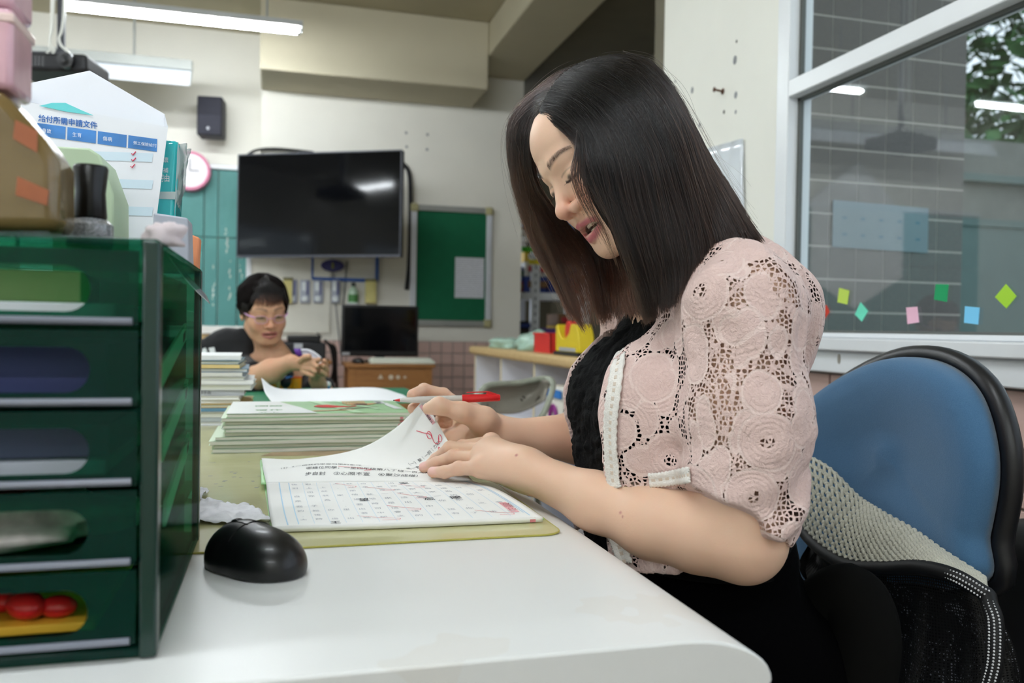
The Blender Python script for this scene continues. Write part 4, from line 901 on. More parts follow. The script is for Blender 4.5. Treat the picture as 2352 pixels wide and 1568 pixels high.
# print and handwriting on the near page
fN = lambda x, y: SN.at(x, y); fF = lambda x, y: SF.at(x, y, .0005)
rs = random.Random(5); m1, m2, m3 = MB(), MB(), MB()
hz = '的一是了我在有他這中大來上國個到說們為子和你地出道也時年得就那要下以生會自著去之過家學對可她里後'
colsx = [.13+.066*i for i in range(13)]
for i, cx in enumerate(colsx):
    for j in range(9):
        cy = .06+.098*j+rs.uniform(-.006, .006)
        if rs.random() < .16: put_text(m1, '。', fN, cx-.0, cy+.03, .030, sx=.6); continue
        if rs.random() < .12: continue
        put_text(m1, rs.choice(hz), lambda a, b: fN(a, cy+(cy-b)), cx-.015, cy-.02, .040, sx=.78)
fl2 = lambda cy: (lambda a, b: fN(a, cy+(cy-b)))
for s_, x_, y_ in (('忘', .66, .50), ('國', .765, .50), ('王', .235, .93), ('望', .40, .46), ('家', .63, .06)): put_text(m2, s_, fl2(y_), x_, y_-.03, .062, bold=.01, sx=.75)
for i in range(14):
    x_ = .105+.066*i; ribbon(m3, [(x_, v_) for v_ in np.linspace(.02, .96, 20)], .0012 if 0 < i < 13 else .004, fN)
ribbon(m3, [(.06, v_) for v_ in np.linspace(.01, .97, 20)], .005, fN); ribbon(m3, [(.955, v_) for v_ in np.linspace(.01, .9, 20)], .003, fN)
m1.build('pencil_writing', M_PEN, wb, kind='stuff'); m2.build('printed_text', M_INK, wb, kind='stuff'); m3.build('ruled_lines', M_LBL, wb, kind='stuff')
mr = MB()
for x_, y_, l_ in ((.33, .04, .09), (.46, .16, .12), (.62, .10, .10), (.50, .60, .12), (.58, .36, .10), (.36, .80, .16), (.80, .80, .12)):
    ribbon(mr, [(x_, y_), (x_+l_*.5, y_+.06), (x_+l_, y_+.10), (x_+l_*.96, y_+.125), (x_+l_*.55, y_+.12)], .0035, fN)
pk = MB(); pk._add([fN(a, b) for a, b in ((.915, .66), (.945, .66), (.945, .88), (.915, .88))], [(0, 1, 2, 3)]); pk.build('pink_tab', M_PINK, wb)
mt2 = MB(); put_text(mt2, '國語習作 五上', lambda a, b: fN(b, a), .68, .922, .035, sx=.75, bold=.01); mt2.build('tab_text', mat('tab_red', '#a34a56'), wb, kind='stuff')
pe = MB(); a_, b_ = SN.at(.955, .995, .0), SN.at(.975, .995, .0); pe._add([a_+[0, -.0006, 0], b_+[0, -.0006, 0], b_+[0, -.0006, -.0055], a_+[0, -.0006, -.0055]], [(0, 1, 2, 3)]); pe.build('pink_tab', mat('pink_edge', '#cf7f84'), wb)
# far page: printed lines near the spine, exercise columns and red handwriting on the lifted corner
mp = MB()
flip = lambda cy: (lambda a, b: SF.at(a, cy+(b-cy), .0005))
put_text(mp, '步自封　③心照不宣　④聚沙成塔）', lambda a, b: SF.at(a, b), .20, .085, .046, sx=.72)
put_text(mp, '哪幾位同學，一至四年級第八丁班一百人？', lambda a, b: SF.at(a, b), .20, .165, .042, sx=.70)
put_text(mp, '（3）2.一個我們學習同學的家裡', lambda a, b: SF.at(a, b), .06, .235, .040, sx=.70)
put_text(mp, '家長簽名：', lambda a, b: SF.at(a, b), .80, .070, .030, sx=.6, bold=.015)
for k, s_ in enumerate(('（一）聚｜一的｜力取', '苗一會說｜一實｜一', '｜四畫｜畫｜品', '回畫｜單｜一')):
    put_text(mp, s_, lambda a, b: SF.at(a, b), .70-.015*k, .62-.055*k, .034, rot=.10, sx=.75)
mp.build('printed_text', M_INK, wb, kind='stuff')
st = MB(); st._add([SF.at(.782+.010*math.cos(a)*(1 if k % 2 else .45), .083+.022*math.sin(a)*(1 if k % 2 else .45)) for k, a in enumerate(np.linspace(0, 2*PI, 11)[:-1])], [tuple(range(10))]); st.build('star_mark', mat('yellow_star', '#f2cc33'), wb)
W1 = [(.868, .86), (.885, .83), (.905, .795), (.925, .765), (.930, .735), (.918, .725), (.908, .745), (.912, .775), (.928, .785), (.936, .76), (.930, .72), (.925, .69), (.930, .665), (.945, .655), (.958, .675), (.970, .70), (.980, .695), (.976, .665), (.962, .650), (.952, .665), (.962, .69)]
ribbon(mr, spline(W1, 70), .0042, fF)
W2 = [(.895, .595), (.915, .60), (.93, .63), (.935, .60), (.915, .575), (.90, .585), (.92, .60), (.945, .585), (.95, .56), (.935, .55)]
ribbon(mr, spline(W2, 40), .0045, fF); ribbon(mr, spline([(.895, .535), (.915, .532), (.945, .528)], 10), .0055, fF); ribbon(mr, spline([(.915, .49), (.93, .515), (.945, .49), (.95, .50)], 14), .005, fF)
ribbon(mr, spline([(.42, .33), (.50, .36), (.60, .37), (.68, .34), (.70, .31), (.66, .29)], 30), .004, fF); ribbon(mr, spline([(.35, .20), (.42, .19), (.50, .165), (.47, .15)], 20), .004, fF)
mr.build('red_corrections', M_RED, wb, kind='stuff')
pk = MB(); Cs = [SF.at(a, b, .0004) for a, b in ((.952, .985), (.972, .985), (.990, .80), (.970, .80))]; pk._add(Cs, [(0, 1, 2, 3)]); pk.build('pink_tab', M_PINK, wb)
mt2 = MB(); put_text(mt2, '22 國語習作 五上', lambda a, b: SF.at(.956+(.97-a)*.10+b*.55, a, .0008), .815, .0, .024, sx=.75, bold=.02); mt2.build('tab_text', M_INK, wb, kind='stuff')
# ------------------------------------------------------------------ the red pen
p0, p1 = P(903, 919, 1.160), P(1148, 913, 1.190)
ax_ = (p1-p0); Lp = np.linalg.norm(ax_); ax_ /= Lp
pn_ = basis_thing('red_pen', 'red capped felt pen held in her far hand', 'pen', p0, ax_, _U)
def lat(prof, m, name): m_ = MB(); m_.lathe(prof, (0, 0, 0), 20, 0, cap=False); return m_.build(name, m, pn_, local=True, smooth=True)
M_PENW = mat('pen_barrel', '#cfccc6', rough=.25, coat=.4); M_PENR = mat('pen_red', '#d8282c', rough=.28, coat=.3)
lat([(0, 0), (.0006, .0), (.0009, .002)], M_BLK, 'nib'); lat([(.0009, .002), (.0024, .009)], M_PENR, 'tip_cone')
lat([(.0024, .009), (.0038, .022), (.0046, .035), (.0048, .095), (.0048, Lp-.050)], M_PENW, 'barrel')
lat([(.0048, Lp-.054), (.0058, Lp-.053), (.0056, Lp-.030), (.0050, Lp-.002), (.0044, Lp), (0, Lp)], M_PENR, 'cap')
m_ = MB(); m_.prism([(Lp-.047, .0078), (Lp-.047, .0090), (Lp-.016, .0096), (Lp-.004, .0056), (Lp-.006, .0046), (Lp-.016, .0080)], 1, -.0018, .0018); m_.prism([(Lp-.020, .0052), (Lp-.018, .0085), (Lp-.010, .0075), (Lp-.006, .0045)], 1, -.0016, .0016); m_.build('clip', M_PENR, pn_, local=True, bevel=.0004)
# ------------------------------------------------------------------ stack of workbooks
M_PBLK = NT('page_block'); v = M_PBLK.coord(); sx = M_PBLK.new('ShaderNodeSeparateXYZ'); M_PBLK.link(v, sx.inputs[0]); n = M_PBLK.noise(M_PBLK.coord(scale=(1, 1, 140)), 9, 3)
M_PBLK.link(M_PBLK.mix(n, '#e3e3d8', '#c6c8ba'), M_PBLK.b.inputs['Base Color']); M_PBLK.b.inputs['Roughness'].default_value = .8; M_PBLK = M_PBLK.m
M_COVG = mat('workbook_cover_green', '#b7e3ae', rough=.3, vary=.08, coat=.3)
M_COVG2 = mat('workbook_cover_pale', '#cfe0c6', rough=.35)
fr_l, fr_r = Z(487, 1038, DZ+.002), Z(935, 1036, DZ+.002)
bw = fr_r[0]-fr_l[0]-.012; y0 = (fr_l[1]+fr_r[1])/2; bd = .225
zs = DZ+.0022; rs = random.Random(12)
offs = [(0, 0), (.002, .004), (-.004, 0), (.004, .003), (.018, .006), (.020, .002), (.016, .005), (.019, .008), (.014, .003), (.022, .006)]
hts = [.0068, .0062, .0070, .0060, .0062, .0058, .0064, .0060, .0062, .0064]
names_ = ['lowest workbook of the stack behind the open workbook', 'second workbook from the bottom of the stack', 'third workbook from the bottom of the stack', 'fourth workbook from the bottom of the stack', 'fifth workbook from the bottom of the stack',
          'sixth workbook from the bottom of the stack', 'seventh workbook from the bottom of the stack', 'third workbook from the top of the stack', 'second workbook from the top of the stack', 'topmost workbook with green picture cover and red bird']
for i, ((ox, oy), h_) in enumerate(zip(offs, hts)):
    x0, yy = fr_l[0]+ox, y0+oy
    o = thing('workbook', names_[i], 'workbook', (x0, yy, zs), group='stacked workbooks')
    # slightly wavy page block
    n_ = 18; G = []
    def wav(u, ph): return .0006*math.sin(u*7+ph)
    ph = rs.uniform(0, 6)
    P4 = []
    for k in range(n_):
        u = k/(n_-1); x_ = x0+.002+u*(bw-.004); P4.append((x_, yy+.0015+wav(u*2, ph), zs+.0008+wav(u, ph)*.5+.0002, zs+h_-.0008+wav(u, ph)*.5))
    m_ = MB(); vs = []
    for x_, y_, za, zb in P4: vs += [(x_, y_, za), (x_, y_, zb), (x_, yy+bd, zb), (x_, yy+bd, za)]
    fs = [(4*k+a, 4*k+(a+1) % 4, 4*k+4+(a+1) % 4, 4*k+4+a) for k in range(n_-1) for a in range(4)]+[(0, 1, 2, 3), (4*n_-1, 4*n_-2, 4*n_-3, 4*n_-4)]
    m_._add(vs, fs); m_.build('pages', M_PBLK, o)
    for zz in (zs, zs+h_-.0007): m_ = MB(); m_.box(x0, x0+bw, yy+.0016, yy+bd+.001, zz, zz+(.0006 if i == 9 else .0004)); m_.build('cover', M_COVG if i == 9 else M_COVG2, o)
    if i > 3:
        m_ = MB(); m_.box(x0+bw-.016, x0+bw-.006, yy-.0002+.0012, yy+.0014, zs+.001, zs+h_-.0012); m_.build('pink_tab', mat('pink_edge', '#cf7f84'), o)
    zs += h_+.0001
    last = o; lx, ly = x0, yy
# pale protective flaps sticking out at the left of the stack
M_FLAP = mat('white_plastic_flap', '#eef0f4', rough=.3)
for (a, b_, c_, z_) in (((508, 985), (520, 962), (500, 972), 0), ((490, 1010), (512, 995), (505, 1022), 1), ((482, 1038), (492, 1015), (500, 1035), 2)):
    q = [P(*a, 1.44), P(*b_, 1.45), P(b_[0]+10, b_[1]+22, 1.46), P(a[0]+16, a[1]+8, 1.45)]
    m_ = MB(); m_._add(q+[p+_W*.0006 for p in q], [(0, 1, 2, 3), (7, 6, 5, 4), (0, 4, 5, 1), (1, 5, 6, 2), (2, 6, 7, 3), (3, 7, 4, 0)]); m_.build('loose_flap', M_FLAP, last)
# printed picture on the top cover
zt = zs+.0003; fx = lambda x, y: np.array([lx+x*bw, ly+y*bd, zt])
fx2 = lambda k: (lambda x, y: np.array([lx+x*bw, ly+y*bd, zt+.0002*k]))
def blob(mb, pts, fn): mb._add([fn(*p) for p in pts], [tuple(range(len(pts)))])
m_ = MB(); blob(m_, [(.0, .0), (.30, .0), (.48, .0), (.40, .45), (.27, .999), (.0, .999)], fx2(1)); m_.build('cover_print', mat('cover_white', '#f2f5f4', rough=.3), last)
m_ = MB(); blob(m_, [(.45, .999), (.52, .999), (.74, 0), (.68, 0)], fx2(1)); blob(m_, [(.60, .999), (.63, .999), (.86, .3), (.82, .25)], fx2(1)); m_.build('cover_print', mat('cover_pale_green', '#cdeec6', rough=.3), last)
m_ = MB(); put_text(m_, '國語', lambda a, b: fx2(2)(a, b), .135, .55, .082, bold=.02); put_text(m_, '習作', lambda a, b: fx2(2)(a, b), .14, .22, .078, bold=.02); put_text(m_, '五上', lambda a, b: fx2(2)(a, b), .16, .04, .060); 
m_.v = [(v_[0], ly+(v_[1]-ly)*1.0, v_[2]) for v_ in m_.v]; m_.build('cover_title', mat('title_green', '#2f9a4c', rough=.3), last, kind='stuff')
m_ = MB(); blob(m_, [(.47, .50), (.50, .62), (.56, .66), (.62, .56), (.68, .50), (.72, .55), (.73, .50), (.66, .42), (.60, .40), (.52, .42)], fx2(2)); m_.build('cover_print', mat('print_red', '#d93a34', rough=.3), last)
m_ = MB()
for k in range(9): a = .66+.016*k; blob(m_, [(a, .72), (a+.009, .72), (a+.009, .97), (a, .97)], fx2(2))
blob(m_, [(.66, .66), (.72, .60), (.80, .60), (.86, .72), (.90, .78), (.82, .74), (.74, .76)], fx2(2)); blob(m_, [(.45, .16), (.70, .24), (.69, .20), (.47, .12)], fx2(2)); m_.build('cover_print', mat('print_orange', '#dfa070', rough=.3), last)
m_ = MB(); blob(m_, [(.71, .63), (.75, .60), (.80, .62), (.80, .70), (.74, .71)], fx2(3)); blob(m_, [(.60, .28), (.85, .44), (.85, .42), (.62, .24)], fx2(3)); m_.build('cover_print', mat('print_dark', '#4a2a22', rough=.4), last)
m_ = MB(); blob(m_, [(.865, .72), (.925, .72), (.915, .93), (.855, .93)], fx2(2)); blob(m_, [(.93, .80), (.98, .25), (.93, .25), (.90, .60)], fx2(2)); m_.build('cover_print', mat('cover_white', '#f2f5f4'), last)
m_ = MB()
for k in range(10): a = .870+.0038*k; blob(m_, [(a, .76), (a+(.0022 if k % 3 else .0010), .76), (a+(.0022 if k % 3 else .0010)-.006, .90), (a-.006, .90)], fx2(3))
m_.build('barcode', M_BLK, last, kind='stuff')
# ------------------------------------------------------------------ tall stack of books at the far left of the desk
zs = DZ+.0022; yb = 1.86
xr_ = lambda px, y: onp(px, y, 1, yb)[0]
spec = [(935, 600, '#dfe3ea'), (922, 592, '#c3cbd0'), (912, 565, '#e5e4de'), (905, 560, '#6b97b5'), (899, 572, '#d8b45c'), (893, 552, '#e9e8e6'), (886, 552, '#efeeea'), (877, 561, '#b9bcc3'), (867, 578, '#e8e9ea'), (860, 582, '#f0f0ee'), (853, 563, '#d9dbdd'), (845, 556, '#dfdfdc'), (838, 570, '#5b7d94'), (832, 550, '#e2c98c'), (826, 549, '#2f6f86'), (819, 552, '#eff0f0')]
n_ = len(spec); ztop = onp(510, 816, 1, yb)[2]; hh = (ztop-zs)/n_
nm = ['bottom', 'second', 'third', 'fourth', 'fifth', 'sixth', 'seventh', 'eighth', 'ninth', 'tenth', 'eleventh', 'twelfth', 'thirteenth', 'fourteenth', 'fifteenth', 'top']
for k, (py, px, hx) in enumerate(spec):
    x1_ = xr_(px, 900); h_ = hh*(1.3 if k in (2, 7, 8) else .9)
    if k == n_-1: h_ = ztop-zs
    o = thing('book', '%s book counting from the desk up in the tall stack left of the pupil' % nm[k], 'book', (x1_-.15, yb, zs), (0, 0, rs.uniform(-.03, .03)), 'books of the tall stack')
    ww = .26; m_ = MB(); m_.box(0-ww+.15, .15-.003, .003, .20, .001, h_-.0015); m_.build('pages', M_PBLK if k % 3 else M_PAGE, o, local=True)
    m_ = MB(); m_.box(-ww+.148, .15, 0, .202, 0, .001); m_.box(-ww+.148, .15, 0, .202, h_-.0013, h_-.0003)
    if k % 2: m_.box(-ww+.148, .15, -.001, .0015, .0005, h_-.0005)
    m_.build('cover', mat('st'+hx.strip('#'), hx, rough=.4), o, local=True)
    if k == 7:
        m_ = MB(); put_text(m_, '國民小學 數學 教師手冊', lambda a, b: np.array([a, -.0014, b]), .0, .0035, .008); m_.build('spine_text', M_INK, o, local=True, kind='stuff')
    zs += h_+.0001
# large curled white sheets behind the workbooks
cs = Surf([D3((600, 868, 1.95), (608, 900, 1.80), (625, 925, 1.74)), D3((640, 892, 1.97), (650, 912, 1.80), (660, 926, 1.74)), D3((740, 893, 1.98), (740, 910, 1.84), (740, 923, 1.76)), D3((860, 890, 2.0), (860, 905, 1.84), (860, 920, 1.76)), D3((925, 906, 2.02), (940, 915, 1.90), (950, 924, 1.80))], 40, 12)
G = cs.G.copy(); G[:, :, 2] = np.maximum(G[:, :, 2], DZ+.0035); tag(grid_mesh('paper_sheet', G, mat('white_paper', '#f1f2f5', rough=.7, vary=.01), thick=.0006), 'large white sheet with curled left corner behind the workbook stack', 'paper')
m_ = MB(); q = [onp(x, y, 2, DZ+.0026) for x, y in ((440, 958), (512, 960), (528, 940), (455, 934))]; m_.prism([(p[0], p[1]) for p in q], 2, DZ+.0022, DZ+.0036); tag(m_.build('paper_sheet', mat('white_paper', '#f1f2f5')), 'white sheet lying at the foot of the tall book stack', 'paper')
# crumpled receipts by the mouse
def crumpled_sheet(name, label, pts, amp, seed, m, th=.0002):
    C = np.array([[Z(*p, DZ+.004) for p in row] for row in pts]); S_ = Surf(C, 26, 22); G = S_.G.reshape(-1, 3)
    G[:, 2] += amp*np.abs(vnoise(G, 55, seed))+amp*.5*np.abs(vnoise(G, 130, seed+1)); G[:, 2] = np.maximum(G[:, 2], DZ+.0024)
    return tag(grid_mesh(name, G.reshape(26, 22, 3), m, thick=th), label, 'receipt', 'crumpled receipts')
M_REC = mat('receipt_paper', '#e6e6ea', rough=.6, vary=.12, vscale=60)
crumpled_sheet('receipt', 'crumpled printed receipt behind the black computer mouse', [[(440, 1200), (445, 1170), (462, 1150)], [(520, 1202), (520, 1182), (520, 1158)], [(625, 1200), (600, 1180), (572, 1162)]], .006, 3, M_REC)
crumpled_sheet('receipt', 'small crumpled receipt half behind the green drawer unit', [[(430, 1150), (440, 1120)], [(462, 1150), (480, 1128)]], .006, 6, M_REC)
# ------------------------------------------------------------------ the computer mouse
mc_ = onp(588, 1330, 2, DZ)
ms = thing('computer_mouse', 'large black wireless computer mouse on the white desk', 'mouse', (mc_[0], mc_[1]+.03, DZ), math.radians(38))
MF = Field(np.arange(-.045, .045, .0014), np.arange(-.065, .065, .0014), np.arange(-.004, .05, .0014))
MF.ell((0, .004, .006), (.0320, .0535, .0330), None, 0); MF.ell((0, -.016, .008), (.0295, .034, .0245), None, .01); MF.ell((0, .02, .008), (.0290, .032, .030), None, .01)
MF.plane_cut((0, 0, .0012), (0, 0, -1))
V_, Q_ = MF.mesh(); me_o = np_mesh('shell', V_, Q_, mat('mouse_black', '#0c0c0e', rough=.36, vary=0, coat=.12), ms); me_o.matrix_parent_inverse = Matrix()
m_ = MB(); m_.lathe([(.0040, -.0035), (.0075, -.003), (.0080, 0), (.0075, .003), (.004, .0035)], (0, -.0, .0), 20, 0); m_.v = [(x, y+.028, z+.0330) for x, y, z in m_.v]; m_.build('wheel', M_BLKM, ms, local=True, smooth=True)
MT = BVHTree.FromPolygons([tuple(v) for v in V_], [tuple(int(i) for i in q) for q in Q_])
def drape(mb, pts, w, off=.0003):
    top = []
    for x, y in pts:
        h = MT.ray_cast(Vector((x, y, .2)), Vector((0, 0, -1)))
        if h[0] is not None: top.append(np.array(h[0])+np.array(h[1])*off)
    if len(top) > 2: mb.tube(top, w, 6)
m_ = MB()
drape(m_, [(-.0008, y) for y in np.linspace(.040, .056, 10)], .0004); drape(m_, [(x, .008-.3*(x/.03)**2*.01) for x in np.linspace(-.025, .025, 20)], .0004)
drape(m_, [(-.0060, y) for y in np.linspace(.006, .052, 20)], .0004); drape(m_, [(.0060, y) for y in np.linspace(.006, .052, 20)], .0004); m_.build('button_seam', mat('seam_dark', '#020203', rough=.9), ms, local=True)
# ------------------------------------------------------------------ green translucent drawer unit
def plastic(name, tint, alpha, rough=.12):
    t = NT(name); tr_ = t.new('ShaderNodeBsdfTransparent'); tr_.inputs[0].default_value = C4(tint)
    b = t.b; b.inputs['Base Color'].default_value = C4('#0c4c42'); b.inputs['Roughness'].default_value = rough
    mx = t.new('ShaderNodeMixShader'); mx.inputs[0].default_value = alpha; t.link(tr_.outputs[0], mx.inputs[1]); t.link(b.outputs[0], mx.inputs[2]); t.link(mx.outputs[0], t.out.inputs[0]); return t.m
M_GP = plastic('green_clear_plastic', '#b4e6d2', .12); M_GPD = plastic('dark_green_plastic', '#66b89e', .30, .15)
M_LIP = mat('grey_drawer_lip', '#747884', rough=.3, vary=.02)
cx1 = onp(355, 1515, 2, DZ)[0]; cy0 = onp(355, 1515, 2, DZ)[1]+.002; cy1 = onp(460, 1238, 2, DZ)[1]; cx0 = cx1-.27; cz1 = onp(350, 548, 1, cy0)[2]
du = thing('drawer_unit', 'five drawer green translucent desk organizer at the left', 'drawer unit', ((cx0+cx1)/2, cy0, DZ))
m_ = MB(); m_.box(cx0, cx1, cy0, cy1, cz1-.005, cz1); m_.build('top', M_GPD, du, bevel=.002)
m_ = MB(); m_.box(cx0, cx1, cy0+.002, cy1, DZ+.0005, DZ+.008); m_.build('base', M_GPD, du, bevel=.002)
for s0, s1 in ((cx1-.003, cx1), (cx0, cx0+.003)): m_ = MB(); m_.box(s0, s1, cy0+.010, cy1-.006, DZ+.008, cz1-.005); m_.build('side_panel', M_GP, du)
m_ = MB(); m_.box(cx0, cx1, cy1-.004, cy1, DZ+.008, cz1-.005); m_.build('back_panel', M_GP, du)
M_GPX = mat('deep_green_plastic', '#0b2f27', rough=.25, coat=.2)
for s0, s1, t0, t1 in ((cx1-.010, cx1+.001, cy0-.001, cy0+.012), (cx0-.001, cx0+.010, cy0-.001, cy0+.012), (cx1-.006, cx1+.0006, cy1-.014, cy1+.0005), (cx0, cx0+.008, cy1-.014, cy1+.0005)):
    m_ = MB(); m_.box(s0, s1, t0, t1, DZ+.0008, cz1-.001); m_.build('corner_post', M_GPX, du, bevel=.002)
pitch = (cz1-.005-(DZ+.010))/5
def plate_hole(x0, x1, z0, z1, hx0, hx1, hz0, hz1, y0, y1):
    """front plate with a stadium shaped opening"""
    r = (hz1-hz0)/2; hp = []
    for c, a0 in (((hx1-r), -PI/2), ((hx0+r), PI/2)):
        for k in range(13): a = a0+PI*k/12; hp.append((c+r*math.cos(a), (hz0+hz1)/2+r*math.sin(a)))
    op = []
    cxm, czm = (hx0+hx1)/2, (hz0+hz1)/2
    for x, z in hp:
        dx, dz = x-cxm, z-czm; s_ = min(((x1-cxm) if dx > 0 else (cxm-x0))/max(abs(dx), 1e-6), ((z1-czm) if dz > 0 else (czm-z0))/max(abs(dz), 1e-6)); op.append((cxm+dx*s_, czm+dz*s_))
    n = len(hp); vs = [(x, y0, z) for x, z in op]+[(x, y0, z) for x, z in hp]+[(x, y1, z) for x, z in op]+[(x, y1, z) for x, z in hp]; fs = []
    for i in range(n):
        j = (i+1) % n; fs += [(i, j, n+j, n+i), (2*n+j, 2*n+i, 3*n+i, 3*n+j), (n+i, n+j, 3*n+j, 3*n+i), (j, i, 2*n+i, 2*n+j)]
    for cxx, czz in ((x0, z0), (x1, z0), (x1, z1), (x0, z1)):   # fill the corners of the outline
        k1 = [p for p in op if abs(p[0]-cxx) < 1e-6]; k2 = [p for p in op if abs(p[1]-czz) < 1e-6]
        if k1 and k2:
            a = min(k1, key=lambda p: abs(p[1]-czz)); b = min(k2, key=lambda p: abs(p[0]-cxx)); c = len(vs)
            for y in (y0, y1): vs += [(a[0], y, a[1]), (cxx, y, czz), (b[0], y, b[1])]
            fs += [(c, c+1, c+2), (c+5, c+4, c+3)]
    m_ = MB(); m_._add(vs, fs); return m_
hr = onp(205, 900, 1, cy0)[0]
for k in range(5):
    z0_, z1_ = DZ+.010+k*pitch, DZ+.010+(k+1)*pitch-.003; fx0, fx1 = cx0+.011, cx1-.012
    fr = plate_hole(fx0, fx1, z0_, z1_, cx0+.075, hr, z0_+.0085, z1_-.0105, cy0+.001, cy0+.0035).build('drawer', M_GPD, du)
    m_ = MB(); m_.box(fx0, fx1, cy0+.0035, cy1-.02, z0_, z0_+.002); m_.box(fx1-.002, fx1, cy0+.0035, cy1-.02, z0_+.002, z1_-.008); m_.box(fx0, fx0+.002, cy0+.0035, cy1-.02, z0_+.002, z1_-.008); m_.box(fx0, fx1, cy1-.022, cy1-.02, z0_, z1_-.008); m_.build('tray', M_GP, fr)
    m_ = MB(); m_.tube([(fx0+.004, cy0-.0012, z0_+.003), (fx1-.003, cy0-.0012, z0_+.003)], .0024, 8); m_.build('lip', M_LIP, fr, smooth=True)
    m_ = MB(); m_.box(cx0+.003, cx1-.003, cy0+.012, cy1-.004, z0_-.0028, z0_-.0008); m_.build('shelf_rail', M_GP, du)
zf = lambda k: DZ+.010+k*pitch+.0026
def item(name, label, cat, mb, m, **kw): return tag(mb.build(name, m, **kw), label, cat, kw.get('grp'))
def inbox(k, x0, x1, y0_, y1_, h_, hx, name, label, cat, lift=0.0, rz=0.0):
    o = thing(name, label, cat, ((x0+x1)/2+cx1, (y0_+y1_)/2+cy0, zf(k)+lift), rz); m_ = MB(); m_.box(-(x1-x0)/2, (x1-x0)/2, -(y1_-y0_)/2, (y1_-y0_)/2, 0, h_); m_.build('body', mat('in'+hx.strip('#'), hx, rough=.6), o, local=True, bevel=.001); return o
inbox(4, -.245, -.03, .03, .22, .012, '#e6e8ee', 'card_box', 'flat white card pack in the top green drawer', 'card pack')
inbox(4, -.250, -.165, .05, .20, .020, '#31519a', 'card_box', 'blue card box in the top green drawer', 'card box', .0125)
inbox(4, -.150, -.065, .06, .20, .022, '#9fb97c', 'card_box', 'pale green card box in the top green drawer', 'card box', .0125, .1)
inbox(3, -.25, -.035, .03, .24, .036, '#27305f', 'cloth_bundle', 'folded navy cloth in the second green drawer', 'cloth')
inbox(2, -.25, -.035, .03, .24, .010, '#b9bcc8', 'paper_pad', 'pale paper pad in the middle green drawer', 'pad')
inbox(2, -.25, -.035, .04, .24, .022, '#4e5573', 'cloth_bundle', 'folded slate grey cloth in the middle green drawer', 'cloth', .0105)
crumple('plastic_pouch', 'crumpled clear and red plastic pouch in the fourth green drawer', 'pouch', (cx1-.12, cy0+.09, zf(1)), (.085, .055, .017), 11, mat('pouch_grey', '#b9b2ad', rough=.3, vary=.35, vscale=60))
crumple('red_pouch', 'red plastic piece behind the pouch in the fourth drawer', 'pouch', (cx1-.13, cy0+.20, zf(1)), (.04, .035, .016), 14, mat('red_plastic', '#d8322e'))
inbox(0, -.25, -.04, .025, .24, .006, '#d9a62e', 'yellow_pad', 'yellow pad at the bottom of the lowest green drawer', 'pad')
rs = random.Random(31)
for q_ in range(9):
    px_ = cx1-.065-.019*q_; r_ = rs.uniform(.009, .012); m_ = MB(); m_.ball((0, 0, r_*.8), (r_*1.4, r_, r_*.8), 14, 8)
    o = thing('red_bead', ('rightmost' if q_ == 0 else 'leftmost' if q_ == 8 else ['', 'second', 'third', 'fourth', 'fifth', 'sixth', 'seventh', 'eighth'][q_])+' glossy red bead of the row in the lowest drawer, counted from its right end' if q_ not in (0, 8) else ('right' if q_ == 0 else 'left')+'most glossy red bead in the lowest green drawer', 'bead', (px_, cy0+.035+rs.uniform(0, .03), zf(0)+.0062), rs.uniform(-1, 1), 'red beads in the lowest drawer'); m_.build('shell', mat('glossy_red', '#c91f22', rough=.25), o, local=True, smooth='all')
# cards standing inside, seen through the right side
for k, (px, py, a_) in enumerate(((395, 800, .25), (410, 930, .55), (410, 1060, .62))):
    o = thing('tissue_card', '%s slanted pale card pushed behind the side of the green organizer' % ('upper', 'middle', 'lower')[k], 'card', (cx1-.0045, cy0+.12+.02*k, zf(3-k)+.002), (0, 0, 0))
    m_ = MB(); m_.prism([(-.075, .0), (.095, .034), (.098, .048), (-.072, .018)], 0, -.0022, .0); m_.build('card', mat('card_pale', '#cfcdc4', rough=.5), o, local=True)
    m_ = MB(); m_.prism([(.070, .032), (.084, .035), (.086, .042), (.072, .039)], 0, .0001, .0006); m_.build('red_mark', mat('red_mark', '#9c2f38'), o, local=True)
o = thing('plastic_flap', 'clear plastic flap hanging from the top corner of the green organizer', 'plastic sheet', (cx1+.002, cy0+.2, cz1))
G = np.array([[P(365+u*110, 560+u*120-v*0+v*(18+10*math.sin(3*u)), .60+u*.26) + _R*.004*v for v in np.linspace(0, 1, 8)] for u in np.linspace(.05, .98, 24)]); grid_mesh('sheet', G, pm, o, thick=.0005)
# ------------------------------------------------------------------ things on and behind the drawer unit
TZ1 = cz1+.0006
# brown paper parcel with orange tape
t = NT('brown_parcel_paper'); v = t.coord(); n = t.noise(v, 7, 4, .6, .6); t.link(t.mix(n, '#5f4c2c', '#8e7747'), t.b.inputs['Base Color']); t.b.inputs['Roughness'].default_value = .22; t.b.inputs['Coat Weight'].default_value = .4; t.bump(t.noise(v, 18, 3), .4, .006); M_PARC = t.m
pc = thing('brown_parcel', 'glossy brown taped parcel on top of the green organizer', 'parcel', (cx1-.18, cy0+.10, TZ1))
yp = cy0+.03; pr_ = [onp(x, y, 1, yp) for x, y in ((-330, 526), (132, 528), (132, 368), (100, 318), (40, 250), (0, 200), (-330, 200))]; pr_[-1][2] = pr_[-2][2]
m_ = MB(); m_.prism([(p[0], max(p[2], TZ1)) for p in pr_], 1, yp, yp+.055); m_.build('box', M_PARC, pc, bevel=.008, seg=3)
M_ORT = mat('orange_red_tape', '#a8603c', rough=.35, vary=.1, vscale=40)
m_ = MB()
